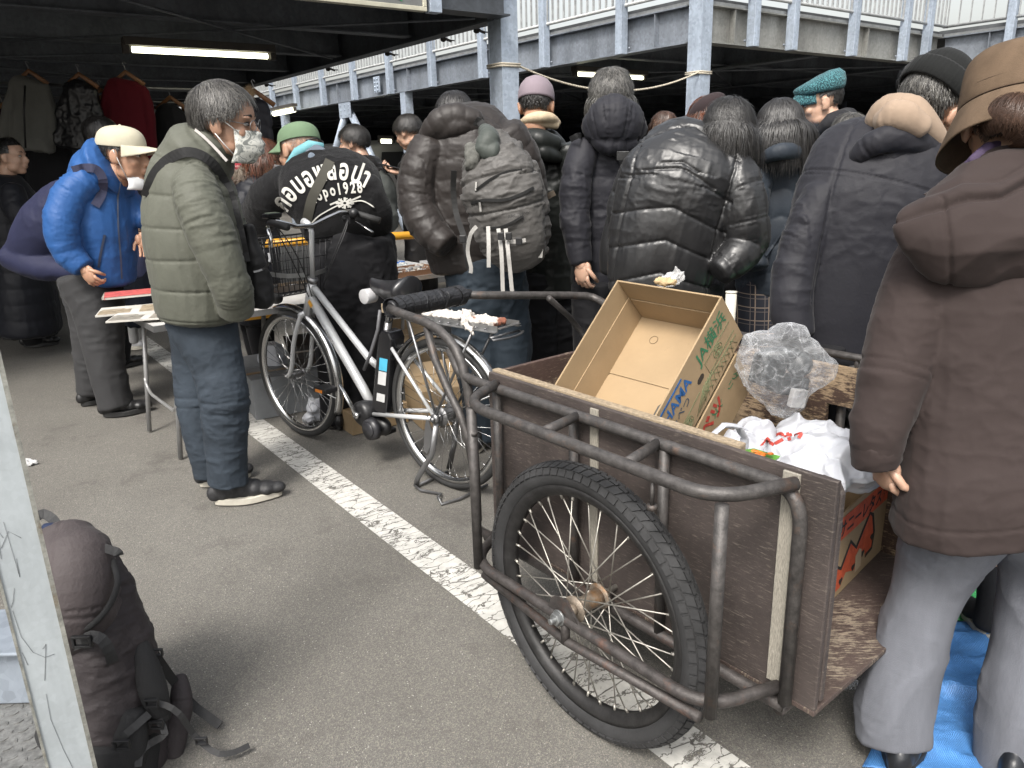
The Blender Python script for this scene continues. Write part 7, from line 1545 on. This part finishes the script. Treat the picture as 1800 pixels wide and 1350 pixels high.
# ---- folding tables
def table(label,c0,la,lb,h,topm,legs=None,dirs=(A,B)):
    """c0 = corner at floor level, la along A, lb along B"""
    t=thing('folding_table',label,'table',c0+dirs[0]*la/2+dirs[1]*lb/2); m=MB(); m.obox(c0+Z*(h-.025),dirs[0]*la,dirs[1]*lb,Z*.022); m.build('tabletop',topm,t,bev=.004)
    m=MB(); m.obox(c0+Z*(h-.029)+dirs[0]*-.004-dirs[1]*.004,dirs[0]*(la+.008),dirs[1]*.004,Z*.03); m.obox(c0+Z*(h-.029)-dirs[0]*.004,dirs[0]*.004,dirs[1]*lb,Z*.03); m.build('table_edge',ALU,t)
    for i in (0,1):
        for k in (0,1):
            p=c0+dirs[0]*(la*(.06+.88*i))+dirs[1]*(lb*(.08+.84*k)); sp=(-1 if k==0 else 1)*dirs[1]*.07; m=MB(); m.tube([p+Z*(h-.03),p+sp+Z*.01],.0125,10); m.build('leg',PIPE,t)
    for k in (0,1):
        m=MB(); p=c0+dirs[1]*(lb*(.08+.84*k)+(-.045 if k==0 else .045)); m.tube(arc(p+dirs[0]*la*.06+Z*(h*.45),p+dirs[0]*la*.06+Z*(h*.36)+dirs[0]*.02,p+dirs[0]*(la*.06+.09)+Z*(h*.34))+arc(p+dirs[0]*(la*.94-.09)+Z*(h*.34),p+dirs[0]*la*.94+Z*(h*.36),p+dirs[0]*la*.94+Z*(h*.45)),.009,8); m.build('leg_brace',PIPE,t)
    return t
PIPE=M('pale_pipe',(.36,.36,.36),.4,.5); WT=M('white_tabletop',(.46,.45,.43),.6)
c0=G(270,574,.70); c0[2]=0; Tb=nrm(B*1+A*.05); Ta=nrm(np.cross(Z,Tb)); Ta=Ta if Ta.dot(A)>0 else -Ta
t1=table('white folding table with magazines between the blue jacket man and the green jacket man',c0,.62,1.25,.70,WT,dirs=(Ta,Tb))
rr=random.Random(5)
def book(label,px,py,z,w_,d_,h_,ang,colr,grp='magazines on the folding table',name='magazine',open_=False):
    c=G(px,py,z); ca,sa=math.cos(rad(ang)),math.sin(rad(ang)); u=V3(ca,sa,0); v=V3(-sa,ca,0)
    t=thing(name,label,name,c,grp); m=MB(); m.obox(c-u*w_/2-v*d_/2,u*w_,v*d_,Z*h_); m.build('pages',M('paper_white',(.5,.48,.44),.8),t)
    cm=M('cover_%d_%d'%(int(colr[0]*100),int(colr[2]*100)),colr,.45,var=.5,vs=45); m=MB()
    if open_:
        m.obox(c-u*w_*.48-v*d_*.45+Z*(h_+.0005),u*w_*.42,v*d_*.5,Z*.0008); m.obox(c+u*w_*.06-v*d_*.45+Z*(h_+.0005),u*w_*.40,v*d_*.85,Z*.0008); m.obox(c-u*w_*.46+v*d_*.1+Z*(h_+.0005),u*w_*.3,v*d_*.06,Z*.0008)
    else: m.obox(c-u*(w_/2+.002)-v*(d_/2+.002)+Z*h_,u*(w_+.004),v*(d_+.004),Z*.002); m.obox(c-u*(w_/2+.004)-v*(d_/2+.002),u*.004,v*(d_+.004),Z*h_)
    m.build('cover',cm,t); return t
for k in range(5): book(['lowest white magazine in the left stack','second magazine from the bottom of the left stack','middle red magazine of the left stack','second magazine from the top of the left stack','topmost red and white magazine of the left stack'][k],232+rr.uniform(-2,2),519-k*.2,.7+.013*k,.27,.19,.012,24+rr.uniform(-6,6),((.45,.44,.42),(.1,.1,.12),(.42,.06,.05),(.4,.38,.33),(.5,.10,.09))[k])
book('open magazine with pictures lying at the left front of the table',240,545,.70,.36,.24,.008,20,(.32,.26,.18),open_=True); book('second open magazine beside the green jacket man',262,556,.712,.34,.22,.008,12,(.26,.24,.2),open_=True)
# second line of tables with trays behind the bicycle
c1=G(688,492,.66); c1[2]=0; t2=table('folding table with trays of small goods behind the knit sweatshirt man',c1,.7,1.5,.66,WT,dirs=(Ta,Tb))
c2_=G(745,520,.42); c2_[2]=0; t3=table('low folding table with a pale sheet behind the bicycle saddle',c2_,.45,.8,.42,M('tan_board',(.33,.27,.19),.7),dirs=(Ta,Tb))
def tray(label,a0,b0,w_,d_,cols,n,base,z=.66,edge=(.18,.09,.045)):
    o=base+Ta*a0+Tb*b0+Z*(z-.003); t=thing('tray',label,'tray',o+Ta*w_/2+Tb*d_/2,'trays of small goods'); em=M('tray_%d'%int(edge[0]*100),edge,.6); m=MB(); m.obox(o+Z*.0,Ta*w_,Tb*d_,Z*.006); m.build('tray_bottom',em,t)
    m=MB(); m.obox(o+Z*.006,Ta*.008,Tb*d_,Z*.03); m.obox(o+Z*.006+Ta*(w_-.008),Ta*.008,Tb*d_,Z*.03); m.obox(o+Z*.006+Ta*.008,Ta*(w_-.016),Tb*.008,Z*.03); m.obox(o+Z*.006+Ta*.008+Tb*(d_-.008),Ta*(w_-.016),Tb*.008,Z*.03); m.build('tray_edge',em,t)
    rr=random.Random(n); mats=[M('goods_%d_%d_%d'%tuple(int(x*100) for x in c),c,.4) for c in cols]; m=MB()
    for k in range(n):
        c=o+Ta*rr.uniform(.03,w_-.03)+Tb*rr.uniform(.03,d_-.03)+Z*(.012+rr.random()*.02); an=rr.random()*3; ax=np.array([[math.cos(an),math.sin(an),0],[-math.sin(an),math.cos(an),0],[0,0,1]])
        if k%3: m.box(c,(rr.uniform(.015,.05),rr.uniform(.012,.03),rr.uniform(.006,.02)),ax,mi=k%len(mats))
        else: m.ell(c,rr.uniform(.007,.014),nu=8,nv=6,mi=k%len(mats))
    g=m.build('small_goods',mats,t); g['kind']='stuff'; return t
tray('wooden tray of grey trinkets nearest the knit sweatshirt',.03,.03,.28,.42,((.3,.3,.3),(.12,.12,.13),(.4,.38,.34),(.2,.12,.08)),110,c1)
tray('white tray with blue and clear packets',.34,.05,.3,.4,((.5,.5,.5),(.05,.15,.45),(.35,.4,.42),(.55,.54,.5)),90,c1,edge=(.5,.5,.5)); tray('tray of pale packets at the far end of the table',.05,.52,.4,.42,((.5,.5,.48),(.4,.42,.45),(.3,.25,.2)),90,c1,edge=(.4,.4,.4)); tray('tray of mixed bottles beside the pale packets',.03,1.0,.5,.4,((.5,.5,.48),(.05,.1,.3),(.3,.06,.05),(.1,.1,.1)),90,c1,edge=(.35,.34,.3))
c3_=G(452,545,.66); c3_[2]=0; t4=table('white folding table right of the green jacket man, seen through the basket',c3_+Ta*.1,.6,1.1,.66,WT,dirs=(Ta,Tb)); tray('tray of dark goods seen through the bicycle basket',.2,.1,.4,.5,((.06,.06,.06),(.2,.15,.1),(.3,.3,.3)),80,c3_,edge=(.1,.08,.06))
# yellow pipe barrier
YP=M('yellow_paint',(.62,.30,.015),.45,var=.15); yb=thing('yellow_barrier','yellow painted pipe barrier running behind the basket and the knit sweatshirt','barrier',P(590,640,4.75)*V3(1,1,0))
ya,yb1=P(380,433,4.6),P(800,409,5.1); m=MB(); m.tube([ya,(ya+yb1)/2,yb1],.026,14); m.build('top_pipe',YP,yb)
for p in (ya,yb1): 
    m=MB(); m.tube([p,V3(p[0],p[1],.005)],.026,14); m.build('barrier_post',YP,yb)
m=MB(); m.tube([ya-Z*.45,yb1-Z*.40],.022,12); m.build('lower_pipe',YP,yb)
# stool, boxes and bags under the stall behind the bicycle
sp_=P(638,592,4.15); t=thing('stool','low stool with round plywood seat and metal legs behind the bicycle','stool',sp_*V3(1,1,0))
m=MB(); m.tube([sp_-Z*.02,sp_],.16,32); m.build('seat',M('plywood_seat',(.45,.31,.17),.5,vs=9,st=(1,9,1)),t,bev=.003)
for k in range(4): a=.4+k*math.pi/2; d=V3(math.cos(a),math.sin(a),0); m=MB(); m.tube([sp_+d*.1-Z*.02,sp_*V3(1,1,0)+d*.16+Z*.008],.011,8); m.build('leg',PIPE,t)
def plainbox(label,px,py,y,w_,d_,h_,ang,mt,name='cardboard_box',cat='box'):
    c=P(px,py,y); c[2]=.003; ca,sa=math.cos(rad(ang)),math.sin(rad(ang)); u=V3(ca,sa,0); v=V3(-sa,ca,0); t=thing(name,label,cat,c)
    m=MB(); m.obox(c-u*w_/2-v*d_/2,u*w_,v*d_,Z*h_); m.build('box_body',mt,t,bev=.003)
    m=MB(); m.obox(c-u*w_/2-v*.02+Z*(h_+.0005),u*w_,v*.04,Z*.001); m.build('tape',M('brown_tape',(.30,.2,.1),.35),t)
    m=MB(); m.obox(c-u*w_/2+v*(d_/2-.004)+Z*h_,u*w_,v*.10+Z*.05,Z*.004); m.build('flap',mt,t); return t
plainbox('small cardboard box on the ground behind the bicycle motor',655,740,4.0,.34,.22,.12,35,CARD); plainbox('flat cardboard carton leaning under the stall near the rear wheel',800,700,4.1,.5,.3,.22,25,CARD); plainbox('cardboard carton under the table right of the stool',720,640,4.9,.5,.4,.3,20,CARD)
plainbox('grey plastic crate on the ground seen through the front wheel',500,690,4.35,.42,.3,.24,30,M('grey_crate',(.2,.21,.22),.6),'plastic_crate','crate'); plainbox('dark carton under the table behind the front wheel',590,680,4.6,.5,.35,.3,25,M('dark_carton',(.05,.04,.035),.8))
m=MB(); 
for px,py,r_ in ((555,722,.06),(570,735,.05),(545,740,.05)): m.ell(P(px,py,4.0)+V3(0,0,.02),(r_,r_,r_*.8))
crumple('white_plastic_bag','crumpled white plastic bag on the ground seen through the front wheel spokes','plastic bag',m,WHT,.007,.03,12)
m=MB(); m.ell(P(480,640,4.5),(.10,.08,.14)); crumple('white_plastic_bag','white plastic bag hanging under the table left of the front wheel','plastic bag',m,WHT,.008,.04,10)
m=MB(); m.ell(P(755,720,4.2)+V3(0,0,.03),(.12,.08,.06)); crumple('green_bag','dark green bag on the ground seen through the rear wheel','bag',m,M('green_bag',(.03,.10,.05),.5),.008,.03,12)
m=MB(); m.obox(P(1400,268,3.7),V3(.22,.05,-.02),V3(0,.2,0),V3(0,0,-.12)); tag(m.build('blue_tarp_bundle',M('bright_blue_plastic',(.03,.28,.62),.5),None,bev=.01),'bright blue tarpaulin bundle glimpsed between the navy coat and the teal cap man','crate')  # plain box shape standing for a bundle of blue tarpaulin
# litter
m=MB(); m.ell(G(50,818)+V3(0,0,.012),(.04,.025,.012)); crumple('paper_scrap','crumpled white paper scrap on the asphalt left of the big backpack','paper',m,M('white_paper',(.45,.45,.45),.8),.003,.02,40)
m=MB(); m.ell(G(1492,1208)+V3(0,0,.008),(.032,.014,.006)); crumple('plastic_scrap','small clear plastic scrap on the asphalt under the cart end','litter',m,CLR,.002,.012,60)
# ---- clothes hanging under the left deck
def hanger(t,p,w_=.2):
    m=MB(); m.tube([p+Z*.11+XH*.012,p+Z*.13,p+Z*.12-XH*.016,p+Z*.08,p+Z*.05],.004,6); m.build('hook',SILD,t); m=MB(); m.tube([p-XH*w_-Z*.055,p+Z*.05,p+XH*w_-Z*.055],[(.008,.02)]*3,8); m.build('hanger',M('wood_hanger',(.2,.09,.035),.5),t)
def garment(name,label,cx,top,bot,hw,y,mt,sl=1.,flare=1.1,tilt=0,grp='clothes hanging under the left deck',w_=.19,fold=None,vox=.012,ang=0):
    t=thing(name,label,'clothing',P(cx,bot,y),grp); h=bot-top
    ch=[C([(cx+tilt,bot,y,hw*flare),(cx+tilt*.6,(top+bot)/2,y,hw),(cx,top+h*.14,y,hw*.95),(cx,top+h*.05,y,hw*.55)],ang,.4,cap=(.05,.3))]
    for s in (-1,1): ch.append(C([(cx+s*hw*.78,top+h*.15,y,hw*.24),(cx+s*hw*1.12,top+h*.45,y,hw*.25),(cx+s*hw*1.3,top+h*(.45+.45*sl),y,hw*.22)]))
    sculpt('cloth',ch,mt,t,vox,fold or [wrink(.02,5,-.6),wrink(.01,9,0)],smooth=2); hanger(t,P(cx,top,y)-Z*.015,w_*.75); return t
garment('hanging_jacket','pale grey jacket with white cuffs hanging at the far left under the deck',52,132,262,34,6.9,fabric('pale_grey_fleece',(.17,.17,.155),.9,.3),tilt=6)
m=MB(); m.tube([P(44,150,6.75),P(42,200,6.74),P(45,260,6.75)],.008,6); m.build('front_zip',BLK,[o for o in col.objects if o.name.startswith('hanging_jacket')][0])
garment('hanging_garment','black garment wrapped in shiny film hanging beside the pale jacket',140,138,262,28,6.8,M('wrapped_black',(.010,.010,.012),.4,bs=18,bst=.25,bd=.01),fold=[wrink(.03,6,-.5),wrink(.02,14)])
rs_=garment('hanging_sweater','dark red sweater on a wooden hanger above the cream cap',222,134,275,36,6.9,fabric('dark_red_knit',(.115,.006,.014),.85,.3,bs=120),tilt=5,sl=1.25)
garment('hanging_coat','long black coat hanging right of the red sweater',300,178,320,26,7.2,fabric('black_wool')); garment('hanging_coat','plum coat hanging at the very edge of the left side',6,190,300,20,7.4,fabric('plum_cloth',(.035,.012,.03),.85)); garment('hanging_coat','long black coat hanging low behind the woman at the left',90,225,360,30,7.3,fabric('black_wool')); garment('hanging_shirt','tan shirt glimpsed between the wrapped garment and the red sweater',178,165,250,14,7.2,fabric('tan_cloth',(.22,.15,.07),.85)); garment('hanging_coat','very dark coat hanging behind the head of the green jacket man',345,180,330,24,7.6,fabric('black_wool'))
garment('hanging_down_jacket','black down jacket with tan fur collar hanging from the deck edge',448,168,262,22,6.2,fabric('matt_black_down'),fold=[puff(.09,.012),wrink(.01,9)]); _h=Head(440,165,6.1,24,0,60,0); hair([o for o in col.objects if o.name.startswith('hanging_down_jacket')][0],_h,[M('tan_fur',(.3,.2,.11),.9)],300,2,.05,(0,0,1),.3,.05,2,-.2,1.1,.005,1.,name='fur_collar')
def m_check():
    m,nt,b,tc,_=newmat('red_check'); sx=nt.nodes.new('ShaderNodeSeparateXYZ'); nt.links.new(tc.outputs['Object'],sx.inputs[0])
    def band(o,k,w_):
        a=nt.nodes.new('ShaderNodeMath'); a.operation='MULTIPLY_ADD'; nt.links.new(o,a.inputs[0]); a.inputs[1].default_value=k; a.inputs[2].default_value=40; f=nt.nodes.new('ShaderNodeMath'); f.operation='FRACT'; nt.links.new(a.outputs[0],f.inputs[0]); l=nt.nodes.new('ShaderNodeMath'); l.operation='LESS_THAN'; nt.links.new(f.outputs[0],l.inputs[0]); l.inputs[1].default_value=w_; return l.outputs[0]
    c=mixc(nt,band(sx.outputs[2],22,.18),(.30,.03,.045),(.48,.25,.24)); c=mixc(nt,band(sx.outputs[0],16,.14),c,(.12,.01,.02)); nt.links.new(c,b.inputs['Base Color']); b.inputs['Roughness'].default_value=.85; return m
garment('hanging_shirt','red checked shirt with thin white lines hanging behind the masked green jacket man',412,270,385,26,5.6,m_check(),vox=.009)
for z,py0,py1,y_ in ((0,150,158,7.0),(1,172,182,7.5),(2,188,196,7.9)):
    p,q=P(-40,py0-6,y_),P(345,py1,y_); t=thing('clothes_rail',('front steel clothes rail carrying the red sweater','middle steel clothes rail behind the red sweater','rear steel clothes rail deep under the left deck')[z],'clothes rail',V3(p[0],p[1],0)); m=MB(); m.tube([p,q],.012,8); m.build('rail',SILD,t)
    for e in (p,q):
        m=MB(); m.tube([e,V3(e[0],e[1],.005)],.013,8); m.build('rail_post',SILD,t)
# dim parked vans and stacked crates deep under the decks
def van(label,a,b,colr,face=A,L_=3.6,Wd=1.55,Hh=1.85):
    o=AB(a,b,0); s=np.cross(Z,face); t=thing('parked_van',label,'van',o+face*L_/2+s*Wd/2,'vans parked under the decks'); pm=M('van_paint_%d'%int(colr[0]*100),colr,.3,.1,var=.05,bst=0,coat=.5)
    pr=[(0,.35),(0,1.2),(.12,1.75),(.3,Hh),(2.9,Hh),(3.15,1.75),(3.45,1.05),(3.6,.9),(3.6,.35)]
    m=MB(); m.prism([o+face*x+Z*z for x,z in pr],s*Wd); m.build('body',pm,t,bev=.05)
    for x in (.75,2.9):
        for k in (.09,Wd-.09):
            m=MB(); c=o+face*x+s*k+Z*.29; m.tube([c-s*.1,c+s*.1],.29,24); w_=m.build('wheel',RUB,t,bev=.02); m=MB(); m.tube([c-s*.105,c+s*.105],.17,16); m.build('hub_cap',SILD,w_)
    for k in (-.004,Wd-.004):
        for x0,x1 in ((.3,1.4),(1.5,2.4),(2.45,3.05)):
            m=MB(); m.prism([o+face*x+s*k+Z*z for x,z in ((x0,1.1),(x0,1.62),(x1-.1,1.62),(x1,1.1))],s*.008); m.build('side_window',M('van_glass',(.01,.012,.014),.1),t)
    m=MB(); m.prism([o+face*-.004+s*k+Z*z for k,z in ((.15,1.15),(.22,1.6),(Wd-.22,1.6),(Wd-.15,1.15))],-face*.004); m.build('rear_window',M('van_glass'),t)
    for k in (.05,Wd-.17): m=MB(); m.obox(o-face*.012+s*k+Z*.75,face*.012,s*.12,Z*.28); m.build('tail_light',M('tail_red',(.3,.01,.01),.3),t)
van('white van parked deep under the far deck, seen between the braces',15.5,9.5,(.42,.42,.42)); van('dark grey van parked deep under the far deck behind the lilac beanie',9.5,13.5,(.06,.065,.07)); van('silver van parked under the right deck behind the teal cap',3.5,15.5,(.22,.23,.24))
